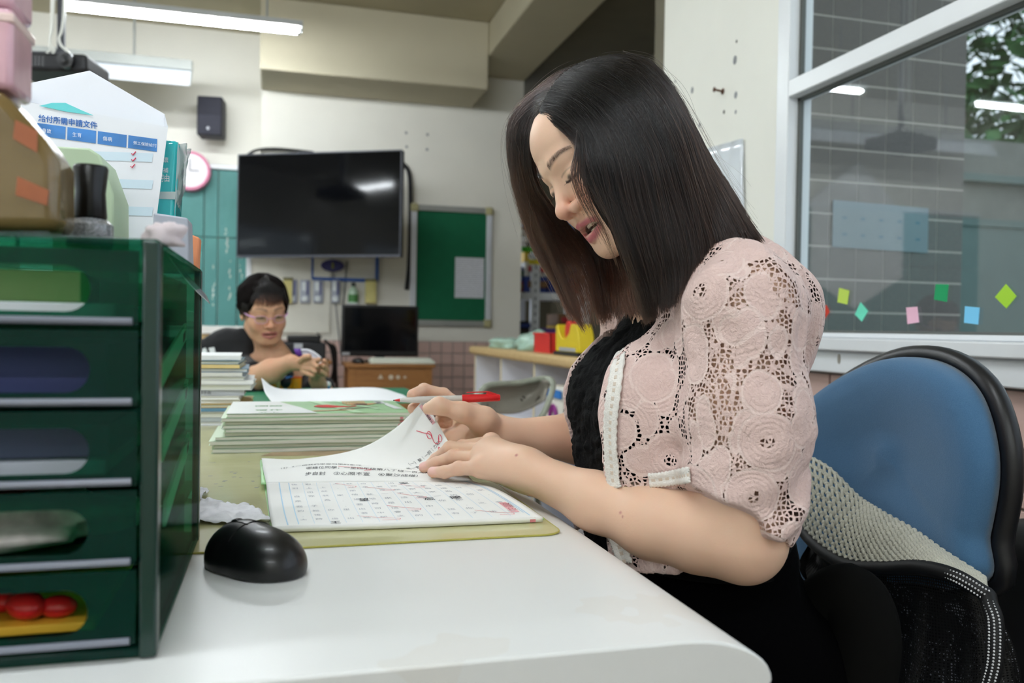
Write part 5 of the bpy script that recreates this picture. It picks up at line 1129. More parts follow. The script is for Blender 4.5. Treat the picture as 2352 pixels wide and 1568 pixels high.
for pts in (((35, 275), (85, 300), (85, 350), (30, 318)), ((40, 405), (112, 437), (108, 472), (36, 448))):
    q = [onp(x, y, 1, yp-.0006) for x, y in pts]; m_.prism([(p[0], p[2]) for p in q], 1, yp-.0008, yp+.001)
m_.build('tape', M_ORT, pc)
tw_ = MB(); fnp = lambda a, b: np.array([a, yp-.0012, b]); q = onp(60, 470, 1, yp); 
# nail polish like bottle with a black cap
bc = onp(207, 560, 1, cy0+.115)*[1, 1, 0]+[0, 0, TZ1]; bp_ = thing('cap_bottle', 'small glass bottle of grey glitter with tall black cap', 'bottle', (bc[0], bc[1], TZ1))
m_ = MB(); m_.lathe([(0, 0), (.0145, 0), (.0160, .003), (.0160, .018), (.012, .022), (.007, .0235)], (bc[0], bc[1], TZ1), 24, cap=False); m_.build('glass', NT('glitter').m if False else mat('grey_glitter_glass', '#8d8f92', rough=.15, vary=.5, vscale=700, coat=1), bp_, smooth=True)
m_ = MB(); m_.lathe([(.0110, .0230), (.0115, .0240), (.0103, .042), (.0122, .060), (.0112, .0620), (0, .063)], (bc[0], bc[1], TZ1), 24, cap=False); m_.build('cap', mat('bottle_cap_black', '#060607', rough=.3, vary=0), bp_, smooth=True)
# pink boxes stacked on the parcel
for k, (z0_, z1_, hx, lb) in enumerate(((0, .052, '#e6b6c3', 'lower translucent pink box at the top left corner'), (.0525, .115, '#e9bccb', 'upper translucent pink box at the top left corner'))):
    zz = pr_[-2][2]+.0008; xx = onp(28, 150, 1, yp+.004)[0]
    o = thing('pink_box', lb, 'box', (xx-.06, yp+.03, zz+z0_)); m_ = MB(); m_.box(xx-.12, xx, yp+.004, yp+.052, zz+z0_, zz+z1_); m_.build('body', mat('pink'+str(k), hx, rough=.15, coat=.5, vary=.15, vscale=25), o, bevel=.004)
    m_ = MB(); m_.box(xx-.122, xx+.001, yp+.003, yp+.053, zz+z1_-.010, zz+z1_-.004); m_.build('lid_rim', mat('pink_pale', '#f0d5cf', rough=.2), o, bevel=.001)
    if k: m_ = MB(); m_.prism([(xx-.05, zz+z0_+.01), (xx-.015, zz+z0_+.012), (xx-.032, zz+z0_+.06), (xx-.045, zz+z0_+.06)], 1, yp+.0015, yp+.0035); m_.build('magenta_print', mat('magenta', '#d81fa0', rough=.3), o)
# crumpled napkin and cards at the back corner
sup = thing('storage_box', 'grey storage box behind the green organizer', 'box', (cx1-.2, cy1+.12, DZ))
sx1 = onp(449, 900, 1, cy1+.30)[0]
m_ = MB(); m_.box(sx1-.45, sx1, cy1+.015, cy1+.30, DZ+.0005, cz1-.040); m_.build('box', mat('grey_card', '#a7abb5', rough=.6), sup, bevel=.003)
m_ = MB(); m_.box(sx1-.452, sx1+.002, cy1+.013, cy1+.302, cz1-.052, cz1-.038); m_.build('lid', mat('grey_card_lid', '#b8bcc6', rough=.6), sup, bevel=.002)
SZ = cz1-.0375
def slab(name, label, cat, pts, Y, dep, m, **kw):
    q = [onp(x, y, 1, Y) for x, y in pts]; lo = min(p[2] for p in q); z0 = SZ if kw.pop('sit', True) else lo
    mb = MB(); mb.prism([(p[0], max(p[2], z0)) for p in q], 1, Y, Y+dep); return tag(mb.build(name, m, bevel=kw.get('bevel', .002)), label, cat)
slab('grey_card_box', 'grey cardboard box with a printed line beside the white paper bag', 'box', ((348, 640), (436, 640), (431, 500), (352, 488)), cy1+.05, .05, mat('blue_grey_card', '#b3b8c4', rough=.5))
slab('orange_box', 'orange packet behind the grey cardboard box', 'packet', ((425, 640), (452, 640), (458, 545), (430, 535)), cy1+.16, .03, mat('orange_card', '#e9966a', rough=.5))
slab('red_box', 'thin red object at the foot of the orange packet', 'packet', ((440, 640), (456, 640), (457, 590), (448, 588)), cy1+.21, .02, mat('red_plastic', '#d8322e'))
crumple('tissue_ball', 'crumpled pinkish tissue at the rear corner of the organizer top', 'tissue', onp(378, 566, 2, TZ1), (.013, .013, .011), 23, mat('pinkish_tissue', '#d9cdd0', rough=.9))
t = NT('mint_card'); M_MINT = mat('mint_carton', '#b9cfae', rough=.5, vary=.05)
slab('mint_carton', 'pale mint green carton behind the black capped bottle', 'carton', ((120, 640), (262, 640), (261, 445), (228, 355), (205, 340), (120, 335)), cy1+.04, .09, M_MINT)
# white paper bag with printed panel
YBg = cy1+.17
bg = thing('paper_bag', 'large white paper bag with blue printed text behind the organizer', 'bag', (onp(200, 500, 1, YBg)[0], YBg, SZ))
fb = [onp(x, y, 1, YBg) for x, y in ((45, 660), (335, 660), (352, 560), (386, 292), (200, 258), (50, 232))]
bk = [onp(x, y, 1, YBg+.10) for x, y in ((60, 640), (345, 640), (350, 560), (378, 262), (206, 162), (48, 195))]
vs = [np.array([p[0], p[1], max(p[2], SZ)]) for p in fb+bk]; M_BAGW = mat('white_bag_paper', '#eef0f6', rough=.45, vary=.02, bump=.3, bscale=14)
m_ = MB(); m_._add(vs, [(0, 1, 2, 3, 4, 5), (11, 10, 9, 8, 7, 6), (1, 7, 8, 2), (2, 8, 9, 3), (0, 5, 11, 6), (0, 6, 7, 1)]); m_.build('bag', M_BAGW, bg)
m_ = MB(); q = [onp(x, y, 1, YBg+.09) for x, y in ((50, 232), (206, 168), (374, 268), (382, 300), (230, 270))]; m_.prism([(p[0], p[2]) for p in q], 1, YBg+.085, YBg+.0865); m_.build('folded_top', M_BAGW, bg)
fbg = lambda k=1: (lambda a, b: onp(a, b, 1, YBg-.0006*k)); M_BP = mat('blue_print_bag', '#3f7fc4', rough=.4, vary=.25, vscale=30)
def panel_(pts, m, nme, k=1): mb = MB(); mb._add([fbg(k)(*p) for p in pts], [tuple(range(len(pts)))]); mb.build(nme, m, bg)
for i in range(4):
    xa, xb = 85+70*i, 85+70*i+66; panel_([(xa, 282+(xa-85)*.135), (xb, 282+(xb-85)*.135), (xb-1, 311+(xb-85)*.135), (xa-1, 311+(xa-85)*.135)], M_BP, 'blue_panel')
m_ = MB(); put_text(m_, '給付所需申請文件', lambda a, b: fbg(2)(88+a, 277-b+a*.13), 0, 0, 17, bold=.02); m_.build('bag_text', mat('blue_text', '#2c69b4'), bg, kind='stuff')
m_ = MB()
for i, s_ in enumerate(('身故', '生育', '傷病', '勞工保險給付')): put_text(m_, s_, lambda a, b: fbg(3)(96+70*i+a, 303+9.3*i-b+a*.13), 0, 0, 11 if i < 3 else 9)
m_.build('panel_text', mat('white_text', '#f4f7fa'), bg, kind='stuff')
for i in range(3): panel_([(150, 345+i*62), (352, 352+i*62), (349, 372+i*62), (150, 365+i*62)], mat('pale_blue_band', '#d6e8f5', rough=.5), 'pale_band')
m_ = MB()
for x_, y_ in ((302, 352), (302, 366), (300, 381), (274, 494)): m_.tube([fbg(2)(x_, y_), fbg(2)(x_+3, y_+4), fbg(2)(x_+10, y_-4)], .0006, 5)
m_.build('red_tick', M_RED, bg, kind='stuff')
m_ = MB(); q = [(90, 243), (120, 236), (150, 236), (185, 252), (215, 265), (150, 256)]; m_._add([fbg(2)(*p) for p in q], [tuple(range(6))]); m_.build('teal_wrap', mat('teal_film', '#5fd6dc', rough=.1, coat=.8), bg)
# teal tissue pack
YT = cy1+.20; tp = thing('tissue_pack', 'teal tissue pack in clear plastic film right of the white paper bag', 'tissue pack', (onp(390, 450, 1, YT)[0], YT, SZ))
M_TEAL = mat('teal_pack', '#2fc3c8', rough=.2, coat=.6, vary=.08, vscale=20)
q = [onp(x, y, 1, YT) for x, y in ((345, 660), (405, 660), (402, 495), (412, 322), (380, 320), (340, 330))]; m_ = MB(); m_.prism([(p[0], max(p[2], SZ)) for p in q], 1, YT, YT+.07); m_.build('pack', M_TEAL, tp, bevel=.006)
C_ = [[onp(410, 325, 1, YT), onp(408, 400, 1, YT), onp(398, 495, 1, YT)], [onp(426, 332, 1, YT+.03), onp(424, 400, 1, YT+.04), onp(406, 480, 1, YT+.03)], [onp(433, 345, 1, YT+.06), onp(428, 410, 1, YT+.06), onp(412, 492, 1, YT+.06)]]
S_ = Surf(C_, 14, 20); G = S_.G+vnoise(S_.G.reshape(-1, 3), 60, 2).reshape(14, 20, 1)*.004; grid_mesh('clear_film', G, plastic('clear_film', '#eef6f6', .35, .1) if False else mat('clear_film', '#d5e6e6', rough=.1, alpha=.55, coat=.6, vary=0), tp, thick=.0004)
m_ = MB(); fT = lambda a, b: onp(a, b, 1, YT-.0008); put_text(m_, '0抽', lambda a, b: fT(360+a, 416-b), 0, 0, 20); put_text(m_, '補', lambda a, b: fT(374+a, 396-b), 0, 0, 13); put_text(m_, '濃', lambda a, b: fT(374+a, 372-b), 0, 0, 13); m_.build('pack_text', mat('white_text', '#f4f7fa'), tp, kind='stuff')
m_ = MB(); m_._add([fT(*p) for p in ((352, 440), (405, 440), (402, 458), (352, 456))], [(0, 1, 2, 3)]); m_.build('silver_band', mat('silver_film', '#bcd0cf', rough=.2, metal=.4), tp)
# ================================================================== blue office chair behind the woman
XB = .86
def ox(px, py, x=XB): return onp(px, py, 0, x)
ch = thing('office_chair', 'blue fabric office chair with black rim behind the woman', 'chair', (.80, .98, 0))
t = NT('blue_chair_fabric'); v = t.coord(); n = t.noise(v, 700, 3, .7); n2 = t.noise(v, 7, 3)
t.link(t.mix(n, t.mix(n2, '#33597c', '#3d698f'), '#557da0'), t.b.inputs['Base Color']); t.b.inputs['Roughness'].default_value = .9; t.b.inputs['Sheen Weight'].default_value = .25; t.b.inputs['Specular IOR Level'].default_value = .2; t.bump(n, .55, .0009); M_BLUEF = t.m
# outline of the back pad traced in its own plane (y, z)
out = [(2262, 1345), (2300, 1225), (2325, 1100), (2315, 1000), (2275, 905), (2210, 848), (2130, 822), (2050, 826), (1960, 868), (1890, 930), (1850, 1010), (1838, 1120), (1850, 1240), (1900, 1340)]
O = [ox(*p) for p in out]; yz = np.array([(p[1], p[2]) for p in O]); cyz = yz.mean(0)
loop = spline(np.vstack([yz[-1:], yz, yz[:2]]), 140)[9:-12]
cl = np.vstack([yz, yz[:1]]); loop = spline(np.vstack([yz[-2:], yz, yz[:2]]), 180); k0 = int(180*2/(len(yz)+3)); k1 = int(180*(len(yz)+2)/(len(yz)+3)); loop = loop[k0:k1]
nl = len(loop); rings = []
for f, dx in ((1.0, 0), (1.0, -.012), (.985, -.026), (.95, -.034), (.86, -.040), (.70, -.040), (.50, -.036), (.30, -.032), (.1, -.030)):
    r = cyz+(loop-cyz)*f; lum = -.012*np.exp(-(((r[:, 1]-(cyz[1]-.02))/.07)**2))*(1-f) if f < .9 else 0
    rings.append(np.column_stack([np.full(nl, XB+dx)+(.018*((r[:, 0]-cyz[0])/.2)**2*-1)-lum, r]))
V = np.vstack(rings+[[[XB-.030, *cyz]]]); Fs = []
m_ = MB(); fs = [(i*nl+k, i*nl+(k+1) % nl, (i+1)*nl+(k+1) % nl, (i+1)*nl+k) for i in range(len(rings)-1) for k in range(nl)]+[(8*nl+k, 8*nl+(k+1) % nl, 9*nl) for k in range(nl)]+[tuple(range(nl))[::-1]]
m_._add(V, fs); m_.build('back_pad', M_BLUEF, ch, smooth='all')
# black shell behind with a rolled rim
m_ = MB(); rim = [np.array([XB+.012+(-.018*((p[0]-cyz[0])/.2)**2), *(cyz+(p-cyz)*1.03)]) for p in loop[::3]]; m_.tube(rim, .013, 10, closed=True); m_.build('rim', mat('black_rubber', '#17171a', rough=.38), ch, smooth='all')
rings = []
for f, dx in ((1.03, .012), (1.0, .030), (.9, .040), (.6, .046), (.2, .048)):
    r = cyz+(loop-cyz)*f; rings.append(np.column_stack([np.full(nl, XB+dx)+(-.018*((r[:, 0]-cyz[0])/.2)**2), r]))
m_ = MB(); m_._add(np.vstack(rings), [(i*nl+(k+1) % nl, i*nl+k, (i+1)*nl+k, (i+1)*nl+(k+1) % nl) for i in range(4) for k in range(nl)]+[tuple(4*nl+k for k in range(nl))]); m_.build('back_shell', M_BLKM, ch, smooth='all')
m_ = MB(); m_.ball((.62, .955, .435), (.25, .26, .045), 28, 10); m_.build('seat', M_BLUEF, ch, smooth='all')
m_ = MB(); m_.tube(spline([(XB+.05, .98, .78), (XB+.07, .98, .55), (XB+.02, .97, .40), (.70, .96, .375)], 20), .022, 8); m_.build('back_bar', M_BLKM, ch, smooth='all')
m_ = MB(); m_.tube([(.62, .955, .39), (.62, .955, .09)], .025, 12); m_.build('gas_lift', M_BLK, ch, smooth=True)
for k in range(5):
    a = 2*PI*k/5+.3; e = Vector((.62+.28*math.cos(a), .955+.28*math.sin(a), .075)); m_ = MB(); m_.tube([(.62, .955, .10), e], [.022, .014], 8); lg = m_.build('base_leg', M_BLKM, ch, smooth='all')
    m_ = MB(); m_.lathe([(0, -.012), (.028, -.012), (.028, .012), (0, .012)], (0, 0, 0), 16, 0); m_.v = [(x+e.x, y+e.y, z+.0285) for x, y, z in m_.v]; m_.build('caster', M_BLK, lg, smooth=True)
m_ = MB(); p_ = P(1950, 1430, .90)
m_.tube(spline([P(1890, 1400, 1.0), P(1950, 1370, .97), P(1985, 1440, .95), P(1975, 1560, .94), P(1930, 1700, .95)], 30), [.038]*30, 14); ar = m_.build('armrest', mat('black_armrest', '#0c0c0b', rough=.95, spec=.1), ch, smooth='all')
# ------------------------------------------------------------------ crocheted cardigan draped over the chair back
cg = thing('knitted_shawl', 'cream crocheted shawl draped over the lower part of the blue chair back', 'shawl', ox(2000, 1200))
SH_C = [[ox(x, y, xx) for x, y, xx in row] for row in (
        [(1838, 1032, .80), (1830, 1090, .775), (1824, 1140, .765), (1828, 1190, .76)],
        [(1905, 1068, .80), (1893, 1130, .770), (1885, 1190, .755), (1882, 1250, .75)],
        [(1972, 1135, .80), (1962, 1190, .775), (1955, 1240, .760), (1950, 1290, .75)],
        [(2020, 1170, .805), (2018, 1210, .780), (2022, 1255, .765), (2030, 1298, .755)],
        [(2095, 1215, .805), (2095, 1240, .785), (2100, 1268, .770), (2110, 1296, .76)],
        [(2165, 1268, .805), (2170, 1280, .79), (2178, 1295, .775), (2190, 1315, .765)],
        [(2262, 1330, .805), (2263, 1337, .80), (2264, 1346, .79), (2268, 1360, .785)])]
SH = Surf(SH_C, 64, 26)
M_YARN = mat('cream_yarn', '#cfcec0', rough=.95, vary=.06, vscale=40, bump=.5, bscale=900, sheen=.2)
# crochet: horizontal cords with staggered knots and bridging loops
L_u = np.cumsum(np.r_[0, np.linalg.norm(np.diff(SH.G[:, 13], axis=0), axis=1)])[-1]
m_ = MB(); nrow = 11; ncol = 34
fS = lambda u, v, off=0: SH.at(min(max(u, 0), 1), min(max(v, 0), 1), off)
for r in range(nrow):
    v_ = (r+.5)/nrow; pts = []
    for k in range(ncol*2+1):
        u_ = k/(ncol*2); ph = PI*(k+(r % 2)*1)
        pts.append(fS(u_, v_+.018*math.sin(ph/1.0+.0), .0012*(1+math.cos(ph))))
    m_.tube(pts, .0029, 6)
    if r < nrow-1:
        for k in range(ncol):
            u_ = (k+(.5 if r % 2 else 0))/ncol; a = fS(u_, v_, .002); b = fS(u_+.35/ncol, v_+1.0/nrow, .002); mid_ = (a+b)/2+SH.N[min(int(u_*63), 63), min(int(v_*25), 25)]*.002
            m_.tube([a, mid_, b], .0024, 5)
for r in range(nrow):
    for k in range(ncol):
        u_ = (k+(.5 if r % 2 else 0))/ncol; m_.ball(fS(u_, (r+.5)/nrow, .0018), (.0042, .0042, .0038), 6, 4)
m_.build('crochet', M_YARN, cg, smooth='all', kind='stuff')
# black mesh lining: a sheet with holes and a woven border
t = NT('black_mesh_cloth'); uvn = t.new('ShaderNodeUVMap'); mp = t.new('ShaderNodeMapping'); mp.inputs['Scale'].default_value = (95, 60, 1); t.link(uvn.outputs[0], mp.inputs[0])
vo = t.new('ShaderNodeTexVoronoi'); vo.inputs['Scale'].default_value = 1.0; vo.inputs['Randomness'].default_value = .12; t.link(mp.outputs[0], vo.inputs['Vector'])
hole = t.math('LESS_THAN', vo.outputs['Distance'], .30); t.link(t.math('SUBTRACT', 1, hole), t.b.inputs['Alpha']); t.b.inputs['Base Color'].default_value = C4('#0a0a0c'); t.b.inputs['Roughness'].default_value = .5; M_MESH = t.m
bd = [fS(u, 1.0) for u in np.linspace(0, 1, 60)]
low = spline([ox(1840, 1250, .75), ox(1850, 1400, .74), ox(1900, 1560, .73), ox(2000, 1700, .73), ox(2130, 1760, .73), ox(2300, 1700, .75)], 60)
G = []
for i in range(60):
    a, b = np.array(bd[i]), low[i]; G.append([a*(1-f)+b*f+np.array([1, 0, 0])*(.012*math.sin(i*.55+f*2)*f+.03*math.sin(f*PI*.8)) for f in np.linspace(0, 1, 34)])
bgm = thing('mesh_bag', 'black net bag hanging under the crocheted shawl on the chair', 'bag', P(2080, 1450, .86))
grid_mesh('net', np.array(G), M_MESH, bgm, thick=0)
G2 = np.array(G)+_W*.012+_R*.004; t = NT('white_print_lining'); v = t.coord(); n = t.noise(v, 55, 4, .75, 2); t.link(t.mix(t.math('GREATER_THAN', n, .57), '#0d0d10', '#a7a9b8'), t.b.inputs['Base Color']); t.b.inputs['Roughness'].default_value = .7
grid_mesh('lining', G2[30:, 4:], t.m, bgm, thick=.0005); grid_mesh('lining', (np.array(G)+_W*.03)[:34, 2:], mat('black_lining', '#060607', rough=.9), bgm, thick=.0005)
# woven edge band with white dots
m_ = MB(); dots = MB(); band = [fS(u, 1.0, .001)+_U*-.004 for u in np.linspace(0, 1, 90)]+[ox(2272, 1385, .78), ox(2284, 1420, .775), ox(2286, 1470, .77), ox(2282, 1530, .765), ox(2266, 1590, .76)]
bnd = spline(band, 900); _cl = np.r_[0, np.cumsum(np.linalg.norm(np.diff(bnd, axis=0), axis=1))]; _tt = np.linspace(0, _cl[-1], 260); bnd = np.stack([np.interp(_tt, _cl, bnd[:, q_]) for q_ in range(3)], -1); m_.tube(bnd, .0095, 8); m_.build('edge_band', mat('black_webbing', '#0c0c0e', rough=.6), bgm, smooth='all')
tang = np.gradient(bnd, axis=0); tang /= np.linalg.norm(tang, axis=1)[:, None]; cam_d_ = (CAM-bnd); cam_d_ /= np.linalg.norm(cam_d_, axis=1)[:, None]; sd = np.cross(tang, cam_d_)
for i in range(0, 260):
    for j, q_ in enumerate((-.55, .1, .7)):
        if (i+j) % 2: continue
        c_ = bnd[i]+sd[i]*q_*.0086+cam_d_[i]*.0095*math.sqrt(max(1-q_*q_*.8, .1)); dots.ball(c_, .0013, 5, 4)
dots.build('white_dots', mat('white_dot', '#d9dade', rough=.5), bgm, kind='stuff')
# black bag at the lower right edge
bb_ = thing('black_backpack', 'black padded bag standing behind the chair at the lower right', 'bag', (1.15, .80, 0)); m_ = MB(); m_.box(.98, 1.24, .55, 1.02, .0, .70); m_.build('body', mat('black_nylon', '#16171b', rough=.6), bb_, bevel=.04, seg=4)
m_ = MB(); m_.tube(spline([(1.0, .6, .69), (1.1, .7, .76), (1.2, .85, .69)], 12), .012, 8); m_.build('handle', M_BLKM, bb_, smooth='all')
# ================================================================== the woman
def rotm(a, b, g):
    ca, sa, cb, sb, cg, sg = math.cos(a), math.sin(a), math.cos(b), math.sin(b), math.cos(g), math.sin(g)
    Rx = np.array([[1, 0, 0], [0, ca, -sa], [0, sa, ca]]); Ry = np.array([[cb, 0, sb], [0, 1, 0], [-sb, 0, cb]])
    Rz = np.array([[cg, -sg, 0], [sg, cg, 0], [0, 0, 1]]); return Rz @ Rx @ Ry
def skin_mat(name, base, ruddy, lip='#b5686b', brow='#4a3a38'):
    t = NT(name); b = t.b
    at = lambda k: t.new('ShaderNodeAttribute', attribute_name=k).outputs['Fac']
    v = t.coord(); n = t.noise(v, 38, 4, 0.6)
    c = t.mix(t.math('MULTIPLY', n, 0.30), base, ruddy)
    n2 = t.noise(v, 9, 2)
    c = t.mix(t.math('MULTIPLY', t.math('SUBTRACT', n2, 0.35), 0.8), c, ruddy)
    c = t.mix(at('ruddy'), c, '#d98d78')
    c = t.mix(at('lip'), c, lip); c = t.mix(at('brow'), c, brow); c = t.mix(at('dark'), c, '#1b1210')
    c = t.mix(at('nail'), c, '#f2c4bc')
    t.link(c, b.inputs['Base Color'])
    b.inputs['Roughness'].default_value = 0.48; b.inputs['Specular IOR Level'].default_value = 0.42
    b.inputs['Subsurface Weight'].default_value = 0.18; b.inputs['Subsurface Scale'].default_value = 1.0
    b.inputs['Subsurface Radius'].default_value = (0.009, 0.0035, 0.002)
    f = t.noise(v, 900, 2, 0.6); w = t.noise(t.coord(scale=(1, 1, 1)), 260, 3, 0.6)
    t.bump(t.math('ADD', t.math('MULTIPLY', f, 0.4), w), 0.16, 0.0008)
    return t.m
def add_head(Fd, c, M, s=1.0, child=False, mouth=1.0):
    """head in local axes x = right, y = forward, z = up; eyes at z = 0"""
    L = lambda x, y, z: c + M @ (np.array([x, y, z])*s)
    E = lambda p, r, k=0.01, op='add', A=None: Fd.ell(L(*p), np.array(r)*s, M if A is None else M @ A, k*s, op)
    Cp = lambda a, b, ra, rb=None, k=0.01, op='add': Fd.cap(L(*a), L(*b), ra*s, (rb or ra)*s, k*s, op)
    E((0, -.014, .030), (.074, .092, .084), 0)
    E((0, .020, -.020), (.064, .066, .085), .03)
    E((0, .030, .045), (.056, .056, .045), .02)
    E((0, .030, -.072), (.047, .047, .036), .03)
    E((0, .068, -.099), (.017, .015, .014), .022)                       # chin
    for q in (-1, 1):
        E((.037*q, .056, -.036), (.024, .022, .026), .022)              # cheek
        Cp((.052*q, -.005, -.060), (.024*q, .060, -.098), .013, .010, .03)  # jaw line
        Cp((.012*q, .083, .019), (.046*q, .066, .017), .006, .005, .018)  # brow ridge
        E((.031*q, .099, -.001), (.017, .010, .011), .012, 'sub')       # eye socket
        E((.031*q, .0715, -.003), (.0145, .0125, .0118), .004)          # eyeball under the lid
        Cp((.018*q, .0800, .0045), (.044*q, .0745, .0045), .0028, .0022, .003)
        Cp((.020*q, .0795, -.0115), (.042*q, .0735, -.0105), .0024, .002, .004)
        # ear
        E((.074*q, -.010, -.010), (.007, .017, .029), .004)
        E((.079*q, -.006, -.006), (.005, .010, .018), .003, 'sub')
    # nose
    Cp((0, .083, .004), (0, .0985, -.030), .0058, .0080, .010)
    E((0, .1005, -.0352), (.0112, .0098, .0092), .006)
    for q in (-1, 1):
        E((.0142*q, .0895, -.0385), (.0078, .0095, .0078), .0035)
        E((.0068*q, .0960, -.0445), (.0030, .0042, .0030), .002, 'sub')
    Cp((0, .082, -.046), (0, .094, -.041), .005, .0035, .005)
    # mouth area
    E((0, .066, -.068), (.027, .022, .021), .014)
    o = 0.0045*mouth
    for q in (-1, 1):
        Cp((0.005*q, .0895, -.0600), (.0275*q, .0735, -.0640), .0052, .0022, .0035)
        Cp((0, .0855, -.0765-o), (.0255*q, .0725, -.0672-o*.4), .0062, .0022, .0035)
    E((0, .0830, -.0678-o*.40), (.0240, .0150, .0024+o*.72), .0010, 'sub')
    return L
def head_attrs(V, c, M, s=1.0, mouth=1.0):
    q = ((V-c) @ M)/s; x, y, z = q.T; ax = np.abs(x)
    near = (np.linalg.norm(q, axis=1) < .16)
    g = lambda d, w: np.clip(1.2-d/w, 0, 1)
    o = 0.0045*mouth
    up = np.abs(z-(-.0600-.0042*(ax/.0275)**1.3+.0006*np.cos(ax*400)))/.0052
    lo = np.abs(z-(-.0768-o+.0095*(ax/.0265)**2))/.0070
    lip = np.clip(1.5-1.3*np.minimum(up, lo), 0, 1)*np.clip((.0295-ax)/.004, 0, 1)*(y > .060)*near
    inside = (np.abs(z-(-.0678-o*.40)) < (.0026+o*.75)*np.sqrt(np.clip(1-(ax/.0245)**2, 0, 1))) & (y < .0835-.30*ax) & (y > .05)
    t = np.clip((ax-.012)/.038, 0, 1)
    bz = .0195+.0075*np.sin(t*2.3)-.003*t; bw = .0042*(1-.55*t)
    brow = np.clip(1.5-np.abs(z-bz)/bw, 0, 1)*np.clip((ax-.011)/.003, 0, 1)*np.clip((.052-ax)/.006, 0, 1)*(y > .03)*near*.62
    ez = -.0062-.0030*np.sqrt(np.clip(1-((ax-.031)/.0145)**2, 0, 1))
    dark = np.clip(1.6-np.abs(z-ez)/.0016, 0, 1)*(np.abs(ax-.031) < .0145)*(y > .05)*near
    dark = np.maximum(dark, np.clip(1.5-np.sqrt(((ax-.029)/.0060)**2+((z+.0058)/.0030)**2), 0, 1)*(y > .05)*near*.9)
    cr = np.clip(1.4-np.abs(z-(-.0005+.0040*np.sqrt(np.clip(1-((ax-.031)/.017)**2, 0, 1))))/.0012, 0, 1)*(np.abs(ax-.031) < .0165)*(y > .05)*near*.35
    dark = np.maximum(np.maximum(dark, cr), inside*near*.8)
    nose = np.exp(-((x/.016)**2+((y-.098)/.014)**2+((z+.036)/.012)**2))
    ck = np.exp(-(((ax-.040)/.018)**2+((z+.036)/.018)**2))*(y > .02)
    ruddy = np.clip(nose*.75+ck*.38, 0, .8)*near
    return dict(lip=lip.clip(0, 1), brow=brow, dark=dark.clip(0, 1), ruddy=ruddy)
SKIN = skin_mat('skin_woman', '#e6c3a8', '#dcab91')
WH, WM = np.array([0.3948, 0.9855, 1.1830]), rotm(math.radians(-30), math.radians(15), math.radians(99))
woman = thing('person', 'seated woman with long dark hair in a pink lace jacket, holding a red pen', 'person', (0.62, 0.95, 0.0))
WF = Field(axis((-.02, .14, .008), (.14, .49, .00135), (.49, .80, .0045)),
           axis((.66, .90, .0028), (.90, 1.22, .0014), (1.22, 1.27, .004)),
           axis((.0, .70, .012), (.70, .745, .004), (.745, .885, .0014), (.885, 1.05, .003), (1.05, 1.31, .0013)))
wl = add_head(WF, WH, WM, 0.97)
SHn, SHf = P(1706, 708, .885), np.array([.510, 1.125, 1.005])
ELn = P(1708, 1243, .862); WRn = P(1205, 1078, 1.035)
ELf = np.array([.520, 1.20, .80]); WRf = P(1158, 1003, 1.195)
# neck, trunk
WF.cap(wl(0, -.030, -.055), [.492, .965, 1.035], .056, .054, .02)
WF.ell([.530, .955, .985], [.085, .150, .075], None, .05)
WF.ell([.506, .955, .880], [.097, .142, .145], None, .04)
WF.ell([.503, .955, .730], [.092, .132, .150], None, .05)
WF.ell([.535, .955, .580], [.120, .170, .130], None, .05)
WF.ell([.430, .895, .880], [.062, .060, .062], None, .04)
WF.ell([.430, 1.015, .880], [.062, .060, .062], None, .04)
for sy in (-1, 1):
    hip = np.array([.57, .955+sy*.085, .545]); kn = np.array([.17, .955+sy*.10, .535]); an = np.array([.20, .955+sy*.10, .09])
    WF.cap(hip, kn, .085, .062, .04); WF.cap(kn, an, .060, .038, .02); WF.cap(an, an+[-.13, 0, -.045], .035, .026, .02)
WF.cap([.50, .93, 1.045], SHn, .048, .050, .04); WF.cap(SHf+[.03, -.12, .03], SHf, .055, .052, .04)
# near arm
WF.chain([SHn, (SHn+ELn)/2, ELn], [.052, .047, .040], .03)
WF.chain([ELn, P(1605, 1221, .895), P(1500, 1199, .928), P(1371, 1152, .975), WRn], [.037, .0395, .0370, .0310, .0235], .02)
WF.cap(ELn, ELn*.97+SHn*.03+[.01, -.004, -.004], .034, .030, .01)
# far arm
WF.chain([SHf, (SHf+ELf)/2, ELf], [.050, .046, .038], .03)
WF.chain([ELf, ELf*.6+WRf*.4, WRf], [.038, .037, .0235], .02)
# near hand: back of the hand, then the fingers (wrist to tip)
def finger(Fd, pts, r, k=.0025, root=None):
    if root is not None: Fd.cap(root, pts[0], .0105, r[0]*1.05, .010)
    Fd.chain(pts, r, k)
    for p, q in zip(pts[1:-1], r[1:-1]): Fd.ell(p, [q*1.04]*3, None, .003)
mc = [P(1128, 1018, 1.105), P(1122, 1034, 1.085), P(1112, 1056, 1.066), P(1104, 1075, 1.050)]       # knuckles index .. little
WF.cap(WRn, mc[1]*.5+mc[2]*.5, .024, .0195, .02)
for p in mc: WF.cap(WRn*.75+p*.25, p, .017, .0125, .014)
for p in mc: WF.ell(p+[0, 0, .002], [.0118]*3, None, .006)
NFING = [
    ([mc[0], P(1062, 1026, 1.135), P(1030, 1052, 1.150), P(1004, 1074, 1.155)], [.0105, .0092, .0082, .0070]),
    ([mc[1], P(1034, 1030, 1.112), P(1003, 1055, 1.128), P(982, 1071, 1.130)], [.0108, .0095, .0085, .0072]),
    ([mc[2], P(1041, 1049, 1.090), P(1003, 1064, 1.100), P(974, 1073, 1.108)], [.0106, .0092, .0082, .0072]),
    ([mc[3], P(1054, 1075, 1.062), P(1022, 1084, 1.074), P(994, 1084, 1.082)], [.0102, .0086, .0078, .0070])]
for pts, r in NFING: finger(WF, pts, r)
